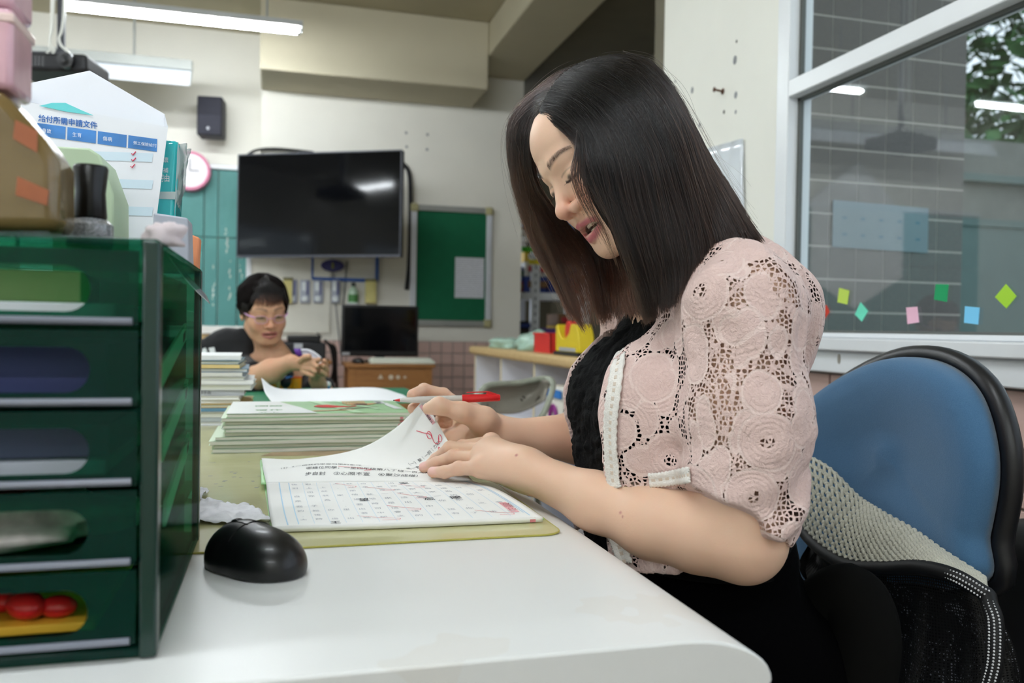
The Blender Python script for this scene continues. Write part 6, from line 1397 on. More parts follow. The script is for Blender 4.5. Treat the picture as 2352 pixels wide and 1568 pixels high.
WF.chain([WRn*.8+mc[0]*.2, P(1130, 1050, 1.13), P(1090, 1078, 1.15)], [.014, .013, .0095], .012)   # thumb hidden under the hand
# far hand holding pen and page
fm = [P(1064, 940, 1.220), P(1070, 945, 1.225), P(1072, 968, 1.225), P(1078, 988, 1.215)]
WF.cap(WRf, (fm[1]+fm[2])/2, .023, .020, .02)
for p in fm: WF.cap(WRf*.7+p*.3, p, .016, .0125, .014)
FFING = [
    ([fm[0], P(1018, 906, 1.212), P(974, 895, 1.198), P(948, 907, 1.172)], [.0108, .0094, .0088, .0084]),
    ([fm[1], P(1012, 940, 1.235), P(975, 934, 1.215), P(949, 938, 1.190)], [.0108, .0095, .0088, .0082]),
    ([fm[2], P(1014, 965, 1.245), P(1000, 990, 1.225), P(1030, 1003, 1.200)], [.0105, .0092, .0085, .0078]),
    ([fm[3], P(1028, 990, 1.235), P(1018, 1010, 1.215), P(1045, 1020, 1.195)], [.0100, .0084, .0078, .0072])]
for pts, r in FFING: finger(WF, pts, r)
WF.chain([WRf*.8+P(1100, 960, 1.16)*.2, P(1110, 966, 1.165), P(1062, 946, 1.148), P(1008, 932, 1.138), P(984, 938, 1.140)], [.018, .0185, .0125, .0102, .0082], .010)
WF.ell(P(1008, 930, 1.137), [.0108]*3, None, .003)
WF.cap(P(1064, 1003, 1.20), P(1128, 1012, 1.19), .019, .020, .02)
WV, WQ = WF.mesh()
at = head_attrs(WV, WH, WM, 0.97)
def nail_mask(V, pts, r, side):
    t = pts[-1]-pts[-2]; t /= np.linalg.norm(t); c = pts[-1]+side*r[-1]*.95-t*.0005
    d = V-c; a = d @ t; s_ = np.cross(t, side); b = d @ s_; n = d @ side
    return np.clip(1.6-np.maximum(np.abs(a)/.0068, np.abs(b)/.0055)*1.0, 0, 1)*(n > -.0045)
toC = lambda p: (CAM-p)/np.linalg.norm(CAM-p)
nm = np.zeros(len(WV))
for pts, r in NFING[2:]:
    sd = toC(pts[-1])*.75+np.array([0, 0, .75]); t = pts[-1]-pts[-2]; t /= np.linalg.norm(t); sd -= t*(sd @ t); sd /= np.linalg.norm(sd)
    nm = np.maximum(nm, nail_mask(WV, pts, r, sd))
at['nail'] = nm*.9; print('NAIL', (nm > .5).sum())
kn = np.zeros(len(WV))
for pts, r in NFING+FFING:
    for p in pts[:3]: kn = np.maximum(kn, .26*np.exp(-((WV-p)**2).sum(1)/.011**2))
    kn = np.maximum(kn, .45*np.exp(-((WV-pts[-1])**2).sum(1)/.010**2))
at['ruddy'] = np.maximum(at['ruddy'], kn)
body = np_mesh('body', WV, WQ, SKIN, woman, at)
md = body.modifiers.new('soft', 'SMOOTH'); md.factor = 0.5; md.iterations = 1

BT = BVHTree.FromPolygons([tuple(v) for v in WV[:]], [tuple(int(i) for i in q) for q in WQ[:]], all_triangles=False)
def ray(px, py, tree, dmin=0.3):
    D = _W + (px-CX)/F*_R - (py-CY)/F*_U; D /= np.linalg.norm(D)
    h = tree.ray_cast(Vector(CAM+D*dmin), Vector(D)); return (np.array(h[0]), np.array(h[1])) if h[0] is not None else (None, None)
# small red spots on the back of the hand and the forearm lie on the skin as marks
for px, py, rr in ((1186, 1045, .0019), (1425, 1177, .0016), (1430, 1186, .0013), (1311, 463, .0010)):
    h, n_ = ray(px, py, BT)
    if h is not None:
        k = np.clip(1.5-np.linalg.norm(WV-h, axis=1)/rr, 0, 1)
        a_ = body.data.attributes['lip' if px != 1311 else 'dark']; v_ = np.empty(len(WV), np.float32); a_.data.foreach_get('value', v_)
        a_.data.foreach_set('value', np.maximum(v_, k*.8).astype(np.float32))
# teeth
tm = MB()
TH = mat('tooth_enamel', '#e9dfcb', rough=.25, vary=.03)
for r_, zz, n_ in ((.0215, -.0640, 8), (.0200, -.0755, 8)):
    for i in range(n_):
        a = (i-(n_-1)/2)*.40
        p = wl(math.sin(a)*r_, .0560+math.cos(a)*r_*1.05, zz)
        tm.M = Matrix.Translation([float(t) for t in p]) @ Matrix([list(map(float, q)) for q in WM]).to_4x4() @ Matrix.Rotation(-a, 4, 'Z')
        tm.box(-.0040, .0040, -.002, .002, -.0042, .0042)
tm.M = None
tm.build('teeth', TH, woman, bevel=.0012)
# ------------------------------------------------------------------ black blouse with ruffles
def garment(name, add, m, step, lo, hi, cut=None, wrinkle=None, parent=None, attrs=None):
    G = Field(np.arange(lo[0], hi[0], step), np.arange(lo[1], hi[1], step), np.arange(lo[2], hi[2], step))
    add(G)
    if cut: cut(G)
    if wrinkle is not None:
        X, Y, Z = np.meshgrid(G.x, G.y, G.z, indexing='ij'); bnd = np.abs(G.D) < .03
        pts = np.stack([X[bnd], Y[bnd], Z[bnd]], -1).astype(np.float64); del X, Y, Z
        G.D[bnd] -= wrinkle(pts).astype(np.float32)
    V, Q = G.mesh(); o = np_mesh(name, V, Q, m, parent, attrs(V) if attrs else None)
    return o, V, Q
def trunk(G, off):
    G.ell([.530, .955, .985], np.array([.085, .150, .075])+off, None, 0)
    G.ell([.506, .955, .880], np.array([.097, .142, .145])+off, None, .04)
    G.ell([.503, .955, .730], np.array([.092, .132, .150])+off, None, .05)
    G.ell([.535, .955, .580], np.array([.120, .170, .130])+off, None, .05)
    G.ell([.430, .895, .880], np.array([.062, .060, .062])+off, None, .04)
    G.ell([.430, 1.015, .880], np.array([.062, .060, .062])+off, None, .04)
def loose(G, off):
    trunk(G, off); G.ell([.470, .955, .800], [.102+off, .125+off, .130], None, .05); G.ell([.495, .955, .70], [.100+off, .14+off, .10], None, .05)
def blouse_add(G):
    loose(G, .006)
def blouse_cut(G):
    G.put([.3, .8, 1.02], [.7, 1.12, 1.2], lambda X, Y, Z: np.sqrt(((X-.44)/1.0)**2+((Y-.955)/.8)**2+((Z-1.09)/1.1)**2)-.085, .005, 'sub')
    G.plane_cut((0, 0, .69), (0, 0, -1)); G.plane_cut((0, 0, 1.055), (0, 0, 1))
def blouse_wr(p):
    q = p.copy(); q[:, 2] += .006*np.sin(q[:, 1]*70)+.012*vnoise(p, 22, 3)
    fm_ = np.clip((.095-np.abs(p[:, 1]-.975))/.02, 0, 1)*np.clip((.47-p[:, 0])/.04, 0, 1)
    return -.003*(1-fm_)+fm_*(.0050*np.abs(vnoise(q, 62, 1))+.0030*np.abs(vnoise(q, 130, 2))+.0025*vnoise(p, 30, 5))
t = NT('black_ruffled_fabric'); v = t.coord(); n = t.noise(v, 160, 5, .7, 1.5)
t.b.inputs['Base Color'].default_value = C4('#050506'); t.b.inputs['Roughness'].default_value = .8; t.b.inputs['Specular IOR Level'].default_value = .12
t.bump(n, 1.0, .006); M_BLOUSE = t.m
blouse, BV, BQ = garment('blouse', blouse_add, M_BLOUSE, .0024, (.34, .78, .60), (.70, 1.13, 1.07), blouse_cut, blouse_wr, woman)
# black trousers
M_TROU = mat('black_trousers', '#030304', rough=.95, spec=.05, vary=.1, bump=.3, bscale=300)
def trou_add(G):
    G.ell([.535, .955, .580], [.132, .180, .122], None, .05); G.ell([.507, .955, .690], [.106, .150, .10], None, .03)
    for sy in (-1, 1):
        hip = np.array([.57, .955+sy*.085, .545]); kn_ = np.array([.17, .955+sy*.10, .535]); an = np.array([.20, .955+sy*.10, .11])
        G.cap(hip, kn_, .100, .076, .04); G.cap(kn_, an, .074, .062, .03)
garment('trousers', trou_add, M_TROU, .008, (.0, .70, .08), (.82, 1.22, .80), lambda G: G.plane_cut((0, 0, .745), (0, 0, 1)),
        lambda p: .006*vnoise(p, 14, 7)+.003*vnoise(p, 34, 8), woman)
sh = MB()
for sy in (-1, 1): sh.ball((.13, .955+sy*.10, .035), (.115, .045, .04), 16, 10)
sh.build('shoes', mat('black_leather', '#101012', rough=.4), woman, smooth=True)
# ------------------------------------------------------------------ pink lace jacket
def lace_mat():
    t = NT('pink_lace'); b = t.b
    A = t.new('ShaderNodeAttribute', attribute_name='cloth').outputs['Vector']
    # large medallions: voronoi cells with concentric ridges, mesh ground between
    vo = t.new('ShaderNodeTexVoronoi'); vo.inputs['Scale'].default_value = 19; vo.inputs['Randomness'].default_value = .75; t.link(A, vo.inputs['Vector'])
    wob = t.noise(A, 45, 2); dist = t.math('ADD', vo.outputs['Distance'], t.math('MULTIPLY', t.math('SUBTRACT', wob, .5), .10))
    col_r = t.new('ShaderNodeSeparateColor'); t.link(vo.outputs['Color'], col_r.inputs[0])
    size = t.math('ADD', .42, t.math('MULTIPLY', col_r.outputs[0], .16))
    rel = t.math('DIVIDE', dist, size)
    ground = t.math('GREATER_THAN', rel, 1.0)                  # outside of a medallion
    ring = t.math('SINE', t.math('MULTIPLY', rel, 38))
    # leaves: second voronoi fills much of the ground
    v2 = t.new('ShaderNodeTexVoronoi'); v2.inputs['Scale'].default_value = 38; v2.inputs['Randomness'].default_value = 1
    mp = t.new('ShaderNodeMapping'); mp.inputs['Scale'].default_value = (1, 1.5, .75); mp.inputs['Rotation'].default_value = (.5, .3, .6); t.link(A, mp.inputs[0]); t.link(mp.outputs[0], v2.inputs['Vector'])
    c2 = t.new('ShaderNodeSeparateColor'); t.link(v2.outputs['Color'], c2.inputs[0])
    leaf = t.math('MULTIPLY', t.math('LESS_THAN', v2.outputs['Distance'], .60), t.math('GREATER_THAN', c2.outputs[1], .10))
    # hexagon net: fine voronoi edges
    v3 = t.new('ShaderNodeTexVoronoi', feature='DISTANCE_TO_EDGE'); v3.inputs['Scale'].default_value = 200; v3.inputs['Randomness'].default_value = .55; t.link(A, v3.inputs['Vector'])
    hole = t.math('GREATER_THAN', v3.outputs['Distance'], .16)
    eye = t.math('MULTIPLY', t.math('LESS_THAN', t.math('ABSOLUTE', t.math('SUBTRACT', rel, .20)), .085), hole)
    opn = t.math('MULTIPLY', t.math('MULTIPLY', ground, t.math('SUBTRACT', 1, leaf)), hole)
    opn = t.math('MAXIMUM', opn, eye)
    t.link(t.math('SUBTRACT', 1, opn), b.inputs['Alpha'])
    # edge cords and relief
    rim = t.math('LESS_THAN', t.math('ABSOLUTE', t.math('SUBTRACT', rel, .97)), .045)
    lrim = t.math('MULTIPLY', t.math('LESS_THAN', t.math('ABSOLUTE', t.math('SUBTRACT', v2.outputs['Distance'], .57)), .05), t.math('MULTIPLY', ground, t.math('GREATER_THAN', c2.outputs[1], .10)))
    fine = t.noise(A, 150, 4, .65, 1.2); fine2 = t.noise(A, 700, 2)
    h = t.math('ADD', t.math('MULTIPLY', ring, .20), t.math('ADD', t.math('MULTIPLY', rim, .7), t.math('MULTIPLY', lrim, .5)))
    h = t.math('ADD', h, t.math('ADD', t.math('MULTIPLY', fine, 2.0), t.math('MULTIPLY', fine2, .5)))
    t.bump(h, .75, .0016)
    cr = t.math('POWER', t.math('ABSOLUTE', t.math('SUBTRACT', t.math('MULTIPLY', t.noise(A, 95, 3, .6, 2.0), 2), 1)), .5)
    c = t.mix(t.math('MULTIPLY', t.math('SUBTRACT', 1, cr), .35), '#e9cfc8', '#cfaaa4')
    c = t.mix(t.math('MULTIPLY', t.math('ADD', rim, lrim), .5), c, '#f2ddd6')
    t.link(c, b.inputs['Base Color']); b.inputs['Roughness'].default_value = .85; b.inputs['Specular IOR Level'].default_value = .2
    b.inputs['Sheen Weight'].default_value = .1
    return t.m
M_LACE = lace_mat()
cut_n = (ELn-SHn)/np.linalg.norm(ELn-SHn)
def jacket_add(G):
    loose(G, .0160); G.ell([.480, .955, .715], [.118, .166, .085], None, .04)
    for S, E_, sg in ((SHn, ELn, -1), (SHf, ELf, 1)):
        G.cap([.50, .958+sg*.03, 1.042], S, .056, .058, .05)
        m_ = (S+E_)/2
        G.chain([S, m_+[.004, sg*.004, 0], E_*.86+S*.14, E_*1.06-S*.06], [.059, .0600, .052, .043], .03)
def armd(X, Y, Z, S, E_):
    a = (E_-S)/np.linalg.norm(E_-S); x, y, z = X-S[0], Y-S[1], Z-S[2]; t_ = x*a[0]+y*a[1]+z*a[2]; return np.sqrt(np.maximum(x*x+y*y+z*z-t_*t_, 0))
def jacket_cut(G):
    G.put([.48, .60, .60], [.75, 1.10, .84], lambda X, Y, Z: np.maximum(np.maximum(.497-X, Z-.83), .070-armd(X, Y, Z, SHn, ELn))+0*Y, .0, 'sub')
    # sleeves end above the elbow, front edges fall open, hem at the hip
    for S, E_ in ((SHn, ELn), (SHf, ELf)):
        n_ = (E_-S)/np.linalg.norm(E_-S); n_ = n_+np.array([-.70, 0, .0]); n_ /= np.linalg.norm(n_)
        c_ = S+(E_-S)*.93
        G.put(E_-.13, E_+.13, lambda X, Y, Z: np.maximum(-((X-c_[0])*n_[0]+(Y-c_[1])*n_[1]+(Z-c_[2])*n_[2]), armd(X, Y, Z, S, E_)-.072), .003, 'sub')
    # front opening: wedge in front of a line from the neck to the hem
    def fr(X, Y, Z):
        hwn = .063+.006*np.clip((1.0-Z)/.3, 0, 1)
        return np.maximum(np.where(Y < .958, .958-Y-hwn, Y-.958-.100), X-.52)+0*Z
    G.put([.2, .85, .55], [.52, 1.08, 1.1], fr, .004, 'sub')
    G.put([.3, .80, 1.02], [.66, 1.12, 1.2], lambda X, Y, Z: np.sqrt(((X-.465)/1.15)**2+((Y-.958)/.85)**2+((Z-1.085)/1.0)**2)-.080, .006, 'sub')
    G.plane_cut((.38, .8, .690), (.5, 0, -1))
def jacket_wr(p):
    ax_ = ELn-SHn; L = np.linalg.norm(ax_); ax_ = ax_/L; q = p-SHn; t_ = q @ ax_; r_ = np.linalg.norm(q-t_[:, None]*ax_, axis=1)
    sl = np.clip((.095-r_)/.03, 0, 1)*np.clip((t_+.02)/.05, 0, 1)
    u = q-t_[:, None]*ax_; ang = np.arctan2(u[:, 0], -u[:, 1])
    lo_ = np.clip((t_-.10)/.14, 0, 1)
    ph = t_*95+1.6*ang+3.0*vnoise(p, 11, 4)
    w = sl*(.0046*lo_*np.sin(ph)+.0026*lo_*np.sin(ph*1.9+1.3+2*vnoise(p, 17, 9)))
    w += sl*.0032*np.exp(-((t_-.0)/.05)**2)*np.sin(ang*11+3*vnoise(p, 14, 12))      # gathered shoulder seam
    w += .0030*vnoise(p, 24, 5)+.0014*vnoise(p, 60, 6)
    # vertical folds of the body panel
    w += (1-sl)*.0035*np.sin(p[:, 0]*95+p[:, 1]*60+3*vnoise(p*[1, 1, .25], 14, 15))
    return w
def cloth_co(V):
    ax_ = ELn-SHn; ax_ = ax_/np.linalg.norm(ax_); q = V-SHn; t_ = q @ ax_
    return dict(cloth=V+0.0)
jacket, JV, JQ = garment('lace_jacket', jacket_add, M_LACE, .0022, (.32, .685, .64), (.72, 1.235, 1.115), jacket_cut, jacket_wr, woman, cloth_co)
JT = BVHTree.FromPolygons([tuple(v) for v in JV], [tuple(int(i) for i in q) for q in JQ], all_triangles=False)
# white braided trim along the front edge and on the pocket
M_TRIM = mat('white_braid', '#ece8e2', rough=.8, vary=.08, vscale=90, bump=.6, bscale=500)
M_RIB = mat('beige_ribbon', '#d6c7b8', rough=.4, vary=.05)
def surf_line(pix, n, tree):
    pts = spline(pix, n); out = []
    for x, y in pts:
        h, nn = ray(x, y, tree)
        if h is None:
            out.append(None); continue
        if nn @ (CAM-h) < 0: nn = -nn
        out.append((h, nn))
    return [o for o in out if o is not None]
def braid(name, pix, width, n, tree=None, off=.001):
    L = surf_line(pix, n, tree or JT)
    if len(L) < 4: return
    H = np.array([a for a, b in L]); N = np.array([b for a, b in L])
    for _ in range(6): H[1:-1] = (H[:-2]+2*H[1:-1]+H[2:])/4; N[1:-1] = (N[:-2]+2*N[1:-1]+N[2:])/4
    N /= np.linalg.norm(N, axis=1)[:, None]
    T = np.gradient(H, axis=0); T /= np.linalg.norm(T, axis=1)[:, None]; S = np.cross(T, N)
    cols = []
    for j, u in enumerate(np.linspace(-1, 1, 9)):
        bumpy = off+.0022*(1-.35*abs(u)**3)-(.0012 if abs(u) < .3 else 0)
        sc = width*.5*(1+.10*np.sin(np.arange(len(H))*1.9)*(abs(u) > .9))
        cols.append(H+N*bumpy+S*(u*sc)[:, None])
    o = grid_mesh(name, np.stack(cols, 1), M_TRIM, woman, thick=.002)
    mb = MB(); rb = MB()
    dd = np.cumsum(np.r_[0, np.linalg.norm(np.diff(H, axis=0), axis=1)])
    for s_ in np.arange(.002, dd[-1], .0042):
        i = min(np.searchsorted(dd, s_), len(H)-1)
        for u in (-.86, -.52, .52, .86):
            c_ = H[i]+N[i]*(off+.0026)+S[i]*u*width*.5
            mb.ball(c_, .0014, 6, 4)
    k = 0
    for s_ in np.arange(.004, dd[-1], .0085):
        i = min(np.searchsorted(dd, s_), len(H)-2); c_ = H[i]+N[i]*(off+.0026); a = T[i]*.0026; b_ = S[i]*width*.19
        rb._add([c_-a-b_, c_-a+b_, c_+a+b_, c_+a-b_, c_+N[i]*.001-a*.6, c_+N[i]*.001+a*.6], [(0, 1, 4), (1, 2, 5, 4), (2, 3, 5), (3, 0, 4, 5)])
    mb.build('braid_stitches', M_TRIM, woman, smooth='all', kind='stuff'); rb.build('ribbon', M_RIB, woman, smooth=True, kind='stuff')
braid('jacket_trim', [(1458, 697), (1444, 745), (1431, 796), (1415, 896), (1407, 970), (1408, 1040), (1412, 1095), (1418, 1120)], .019, 96)
braid('pocket_trim', [(1492, 1100), (1525, 1098), (1560, 1094), (1590, 1090)], .015, 40)
braid('jacket_trim', [(1418, 1225), (1428, 1255), (1440, 1290)], .022, 20)
braid('jacket_trim', [(1351, 795), (1352, 745), (1375, 705), (1408, 678)], .012, 24)
# ------------------------------------------------------------------ hair
def hair_mat(name, root='#17100e', tip='#5a3624', tipmix=(.45, 1.0)):
    m = bpy.data.materials.new(name); m.use_nodes = True; nt = m.node_tree; nt.nodes.remove(nt.nodes['Principled BSDF'])
    b = nt.nodes.new('ShaderNodeBsdfHairPrincipled'); b.parametrization = 'COLOR'
    hi = nt.nodes.new('ShaderNodeHairInfo'); rp = nt.nodes.new('ShaderNodeValToRGB')
    rp.color_ramp.elements[0].position = tipmix[0]; rp.color_ramp.elements[0].color = C4(root)
    rp.color_ramp.elements[1].position = tipmix[1]; rp.color_ramp.elements[1].color = C4(tip)
    nt.links.new(hi.outputs['Intercept'], rp.inputs[0])
    mx = nt.nodes.new('ShaderNodeMix'); mx.data_type = 'RGBA'; mx.blend_type = 'MULTIPLY'; mx.inputs[0].default_value = 1
    mr = nt.nodes.new('ShaderNodeMapRange'); mr.inputs[3].default_value = .15; mr.inputs[4].default_value = 2.2
    nt.links.new(hi.outputs['Random'], mr.inputs[0]); nt.links.new(rp.outputs[0], mx.inputs[6]); nt.links.new(mr.outputs[0], mx.inputs[7])
    nt.links.new(mx.outputs[2], b.inputs['Color'])
    b.inputs['IOR'].default_value = 1.40; b.inputs['Roughness'].default_value = .20; b.inputs['Radial Roughness'].default_value = .5
    nt.links.new(b.outputs[0], nt.nodes['Material Output'].inputs['Surface'])
    return m
def strands(name, paths, m, parent, r=.00018):
    """paths: (n, k, 3) array of strand points"""
    n, k, _ = paths.shape
    h = bpy.data.hair_curves.new(name); h.add_curves([k]*n)
    h.points.foreach_set('position', np.ascontiguousarray(paths, dtype=np.float32).ravel())
    ra = np.tile(np.linspace(1, .35, k)*r, n).astype(np.float32)
    at_ = h.attributes.get('radius') or h.attributes.new('radius', 'FLOAT', 'POINT'); at_.data.foreach_set('value', ra)
    o = link_obj(name, h, parent, m)
    if parent is not None: o.matrix_parent_inverse = parent_world(parent).inverted()
    return o
def resample_guides(guides, K):
    """guides: list of [(px,py,d)...] -> (m, K, 3) world"""
    return np.array([spline([P(*q) for q in g], K) for g in guides])
def sheet(G, n, K, seed, thick, jit, normal, end=(.82, 1.0), clump=.35, nclump=90):
    """random strands across the guide sheet G (m, K, 3)"""
    rs = np.random.RandomState(seed); m = len(G)
    cl = rs.uniform(0, 1, nclump)
    u = rs.uniform(0, 1, n); near_ = cl[np.abs(u[:, None]-cl[None]).argmin(1)]
    t = np.linspace(0, 1, K)
    cw = clump*np.clip((t-.35)/.65, 0, 1)**1.4
    U = u[:, None]*(1-cw[None])+near_[:, None]*cw[None]
    endv = rs.uniform(end[0], end[1], n); endc = rs.uniform(-.05, .05, nclump); endv = np.clip(endv+endc[np.abs(u[:, None]-cl[None]).argmin(1)], .5, 1)
    T = t[None]*endv[:, None]
    U = np.clip(U, 0, 1)*(m-1); i = np.minimum(U.astype(int), m-2); f = U-i
    kk = T*(K-1); j = np.minimum(kk.astype(int), K-2); g = kk-j
    def at2(a, b): return G[a, b]
    im = np.maximum(i-1, 0); ip = np.minimum(i+2, m-1)
    def row(jj):
        a, b, c, d = G[im, jj], G[i, jj], G[i+1, jj], G[ip, jj]; ff = f[..., None]
        return 0.5*((2*b)+(-a+c)*ff+(2*a-5*b+4*c-d)*ff**2+(-a+3*b-3*c+d)*ff**3)
    Pn = row(j)*(1-g[..., None])+row(np.minimum(j+1, K-1))*g[..., None]
    dep = rs.uniform(0, 1, n)
    off = (dep*thick)[:, None]*np.clip(.35+T*1.2, 0, 1)
    Pn = Pn+normal[None, None]*off[..., None]
    wav = rs.normal(0, 1, (n, 3))[:, None, :]*jit*np.clip(t, .15, 1)[None, :, None]
    ph = rs.uniform(0, 6, (n, 1)); amp = rs.uniform(0, 1, (n, 1))*jit*.8
    wv = np.sin(t[None]*rs.uniform(4, 11, (n, 1))+ph)*amp
    Pn = Pn+wav+wv[..., None]*rs.normal(0, 1, (n, 1, 3))
    return Pn
K = 26
near_guides = [
 [(1242, 257, 1.020), (1270, 266, 1.000), (1300, 285, .983), (1328, 318, .968), (1342, 400, .953), (1376, 466, .944), (1426, 538, .938), (1452, 605, .935), (1464, 668, .935), (1482, 740, .93)],
 [(1250, 235, 1.020), (1290, 248, .993), (1335, 292, .966), (1372, 372, .942), (1398, 470, .930), (1428, 560, .922), (1462, 650, .920), (1488, 738, .918)],
 [(1268, 203, 1.030), (1320, 222, .993), (1385, 277, .957), (1437, 372, .930), (1462, 480, .915), (1490, 580, .910), (1512, 660, .908), (1518, 722, .905)],
 [(1292, 175, 1.040), (1350, 190, .998), (1430, 245, .957), (1490, 347, .930), (1520, 460, .911), (1545, 560, .903), (1558, 630, .900), (1552, 694, .895)],
 [(1330, 150, 1.050), (1400, 162, 1.008), (1480, 217, .967), (1540, 320, .938), (1575, 430, .920), (1600, 525, .908), (1612, 592, .900), (1598, 650, .895)],
 [(1375, 136, 1.060), (1445, 146, 1.020), (1515, 200, .985), (1572, 295, .956), (1605, 395, .940), (1640, 480, .925), (1666, 545, .905), (1668, 588, .895)],
 [(1415, 130, 1.070), (1485, 144, 1.040), (1543, 210, 1.010), (1585, 290, .990), (1622, 365, .975), (1668, 440, .955), (1706, 505, .928), (1744, 560, .903)],
 [(1440, 129, 1.085), (1500, 152, 1.070), (1550, 220, 1.055), (1593, 305, 1.035), (1630, 378, 1.010), (1672, 450, .985), (1708, 515, .950), (1730, 550, .930)]]
far_guides = [
 [(1242, 257, 1.020), (1231, 280, 1.038), (1221, 322, 1.052), (1222, 362, 1.064), (1236, 422, 1.078), (1272, 478, 1.095), (1322, 535, 1.110), (1364, 600, 1.110), (1386, 668, 1.095), (1392, 738, 1.080)],
 [(1250, 235, 1.020), (1226, 252, 1.050), (1200, 302, 1.070), (1200, 372, 1.086), (1222, 452, 1.100), (1255, 532, 1.105), (1292, 612, 1.105), (1322, 690, 1.095), (1350, 765, 1.085)],
 [(1268, 203, 1.030), (1230, 224, 1.060), (1188, 275, 1.085), (1182, 345, 1.100), (1200, 430, 1.110), (1230, 520, 1.118), (1266, 600, 1.118), (1300, 675, 1.110), (1335, 750, 1.090)],
 [(1292, 178, 1.045), (1243, 210, 1.075), (1182, 265, 1.105), (1170, 330, 1.120), (1182, 415, 1.130), (1205, 500, 1.135), (1237, 585, 1.130), (1282, 660, 1.120), (1312, 735, 1.100)],
 [(1335, 150, 1.060), (1275, 180, 1.090), (1212, 240, 1.120), (1186, 320, 1.140), (1196, 415, 1.150), (1218, 500, 1.150), (1252, 585, 1.145), (1290, 660, 1.130), (1320, 730, 1.110)],
 [(1400, 135, 1.080), (1330, 172, 1.115), (1265, 240, 1.145), (1235, 330, 1.160), (1235, 420, 1.165), (1250, 510, 1.160), (1275, 590, 1.150), (1305, 660, 1.135), (1335, 725, 1.115)]]
back_guides = [
 [(1300, 400, 1.13), (1320, 520, 1.13), (1345, 600, 1.125), (1362, 680, 1.11), (1378, 752, 1.09)],
 [(1360, 380, 1.13), (1385, 520, 1.12), (1400, 610, 1.11), (1405, 680, 1.09), (1412, 735, 1.075)],
 [(1420, 380, 1.10), (1440, 520, 1.075), (1448, 610, 1.05), (1450, 680, 1.025), (1462, 728, 1.0)],
 [(1480, 400, 1.03), (1490, 520, 1.00), (1500, 610, .98), (1505, 660, .965), (1505, 715, .955)]]
crown_guides = [
 [(1440, 129, 1.085), (1500, 154, 1.08), (1548, 222, 1.07), (1590, 310, 1.06), (1625, 390, 1.04), (1660, 460, 1.01), (1690, 520, .98)],
 [(1430, 135, 1.10), (1490, 165, 1.105), (1530, 235, 1.10), (1565, 330, 1.09), (1590, 410, 1.07), (1615, 490, 1.04), (1640, 545, 1.0)]]
HN = -_W   # layers build up towards the outside of the head
M_H1 = hair_mat('hair_dark', '#060404', '#160c08', (.5, 1.0)); M_H2 = hair_mat('hair_brown', '#0a0605', '#2f1a10', (.35, 1.0)); M_HC = mat('hair_under', '#0d0807', rough=.9, spec=.1, vary=.2, vscale=200, bump=.3, bscale=400)
Gn = resample_guides(near_guides, K); Gf = resample_guides(far_guides, K); Gb = resample_guides(back_guides, K); Gc = resample_guides(crown_guides, K)
grid_mesh('hair_mass', Gn[:, :22] + _W*.010, M_HC, woman, thick=.006)
grid_mesh('hair_mass', Gf[:, :16] + _W*.006, M_HC, woman, thick=.004)
S1 = sheet(Gn, 17000, K, 1, .010, .0016, HN, (.76, 1.0), .42, 120)
strands('hair', S1, M_H1, woman, .00026)
strands('hair', sheet(Gf, 8500, K, 2, .010, .0016, -HN*.4+np.array([-.3, 0, .3]), (.56, 1.0), .55, 70), M_H2, woman, .00024)
strands('hair', sheet(Gb, 5000, K, 3, .012, .0020, HN, (.72, 1.0), .5, 60), M_H2, woman, .00026)
strands('hair', sheet(Gc, 2500, K, 4, .006, .002, HN, (.8, 1.0), .3, 50), M_H1, woman, .00026)
# loose strands over the cheek and temple
loose = [
 [(1325, 300, .958), (1322, 345, .945), (1312, 400, .94), (1325, 450, .935), (1350, 500, .93), (1385, 560, .93)],
 [(1332, 305, .955), (1330, 350, .942), (1326, 410, .936), (1342, 462, .932), (1372, 520, .93), (1410, 600, .93)],
 [(1338, 310, .952), (1340, 360, .94), (1345, 420, .934), (1365, 480, .93), (1398, 545, .928), (1430, 640, .928)]]
strands('hair', sheet(resample_guides(loose, K), 110, K, 5, .004, .0016, HN, (.6, 1.0), .6, 14), M_H2, woman, .00022)
hl_ = [[(1246, 262, 1.016), (1262, 276, 1.000), (1290, 300, .982), (1318, 330, .968), (1334, 372, .957), (1344, 420, .950)],
       [(1242, 258, 1.018), (1268, 262, .998), (1302, 286, .978), (1332, 322, .962), (1344, 372, .952), (1352, 430, .945)],
       [(1246, 246, 1.018), (1280, 252, .994), (1316, 280, .972), (1344, 320, .956), (1358, 380, .946), (1372, 450, .938)]]
strands('hair', sheet(resample_guides(hl_, K), 520, K, 15, .003, .0014, HN, (.35, 1.0), .3, 30), M_H1, woman, .00018)
hl2 = [[(1240, 262, 1.024), (1228, 292, 1.038), (1224, 332, 1.052), (1232, 372, 1.062)], [(1236, 262, 1.026), (1220, 300, 1.044), (1214, 345, 1.060), (1220, 390, 1.072)]]
strands('hair', sheet(resample_guides(hl2, K), 220, K, 16, .003, .0012, -HN, (.4, 1.0), .3, 20), M_H1, woman, .00018)
fly = sheet(Gn, 260, K, 6, .022, .0065, HN, (.7, 1.0), .1, 60); fly2 = sheet(Gf, 130, K, 7, .012, .006, np.array([-.6, 0, .4]), (.7, 1.0), .1, 40)
strands('hair', np.concatenate([fly, fly2]), M_H2, woman, .00014)
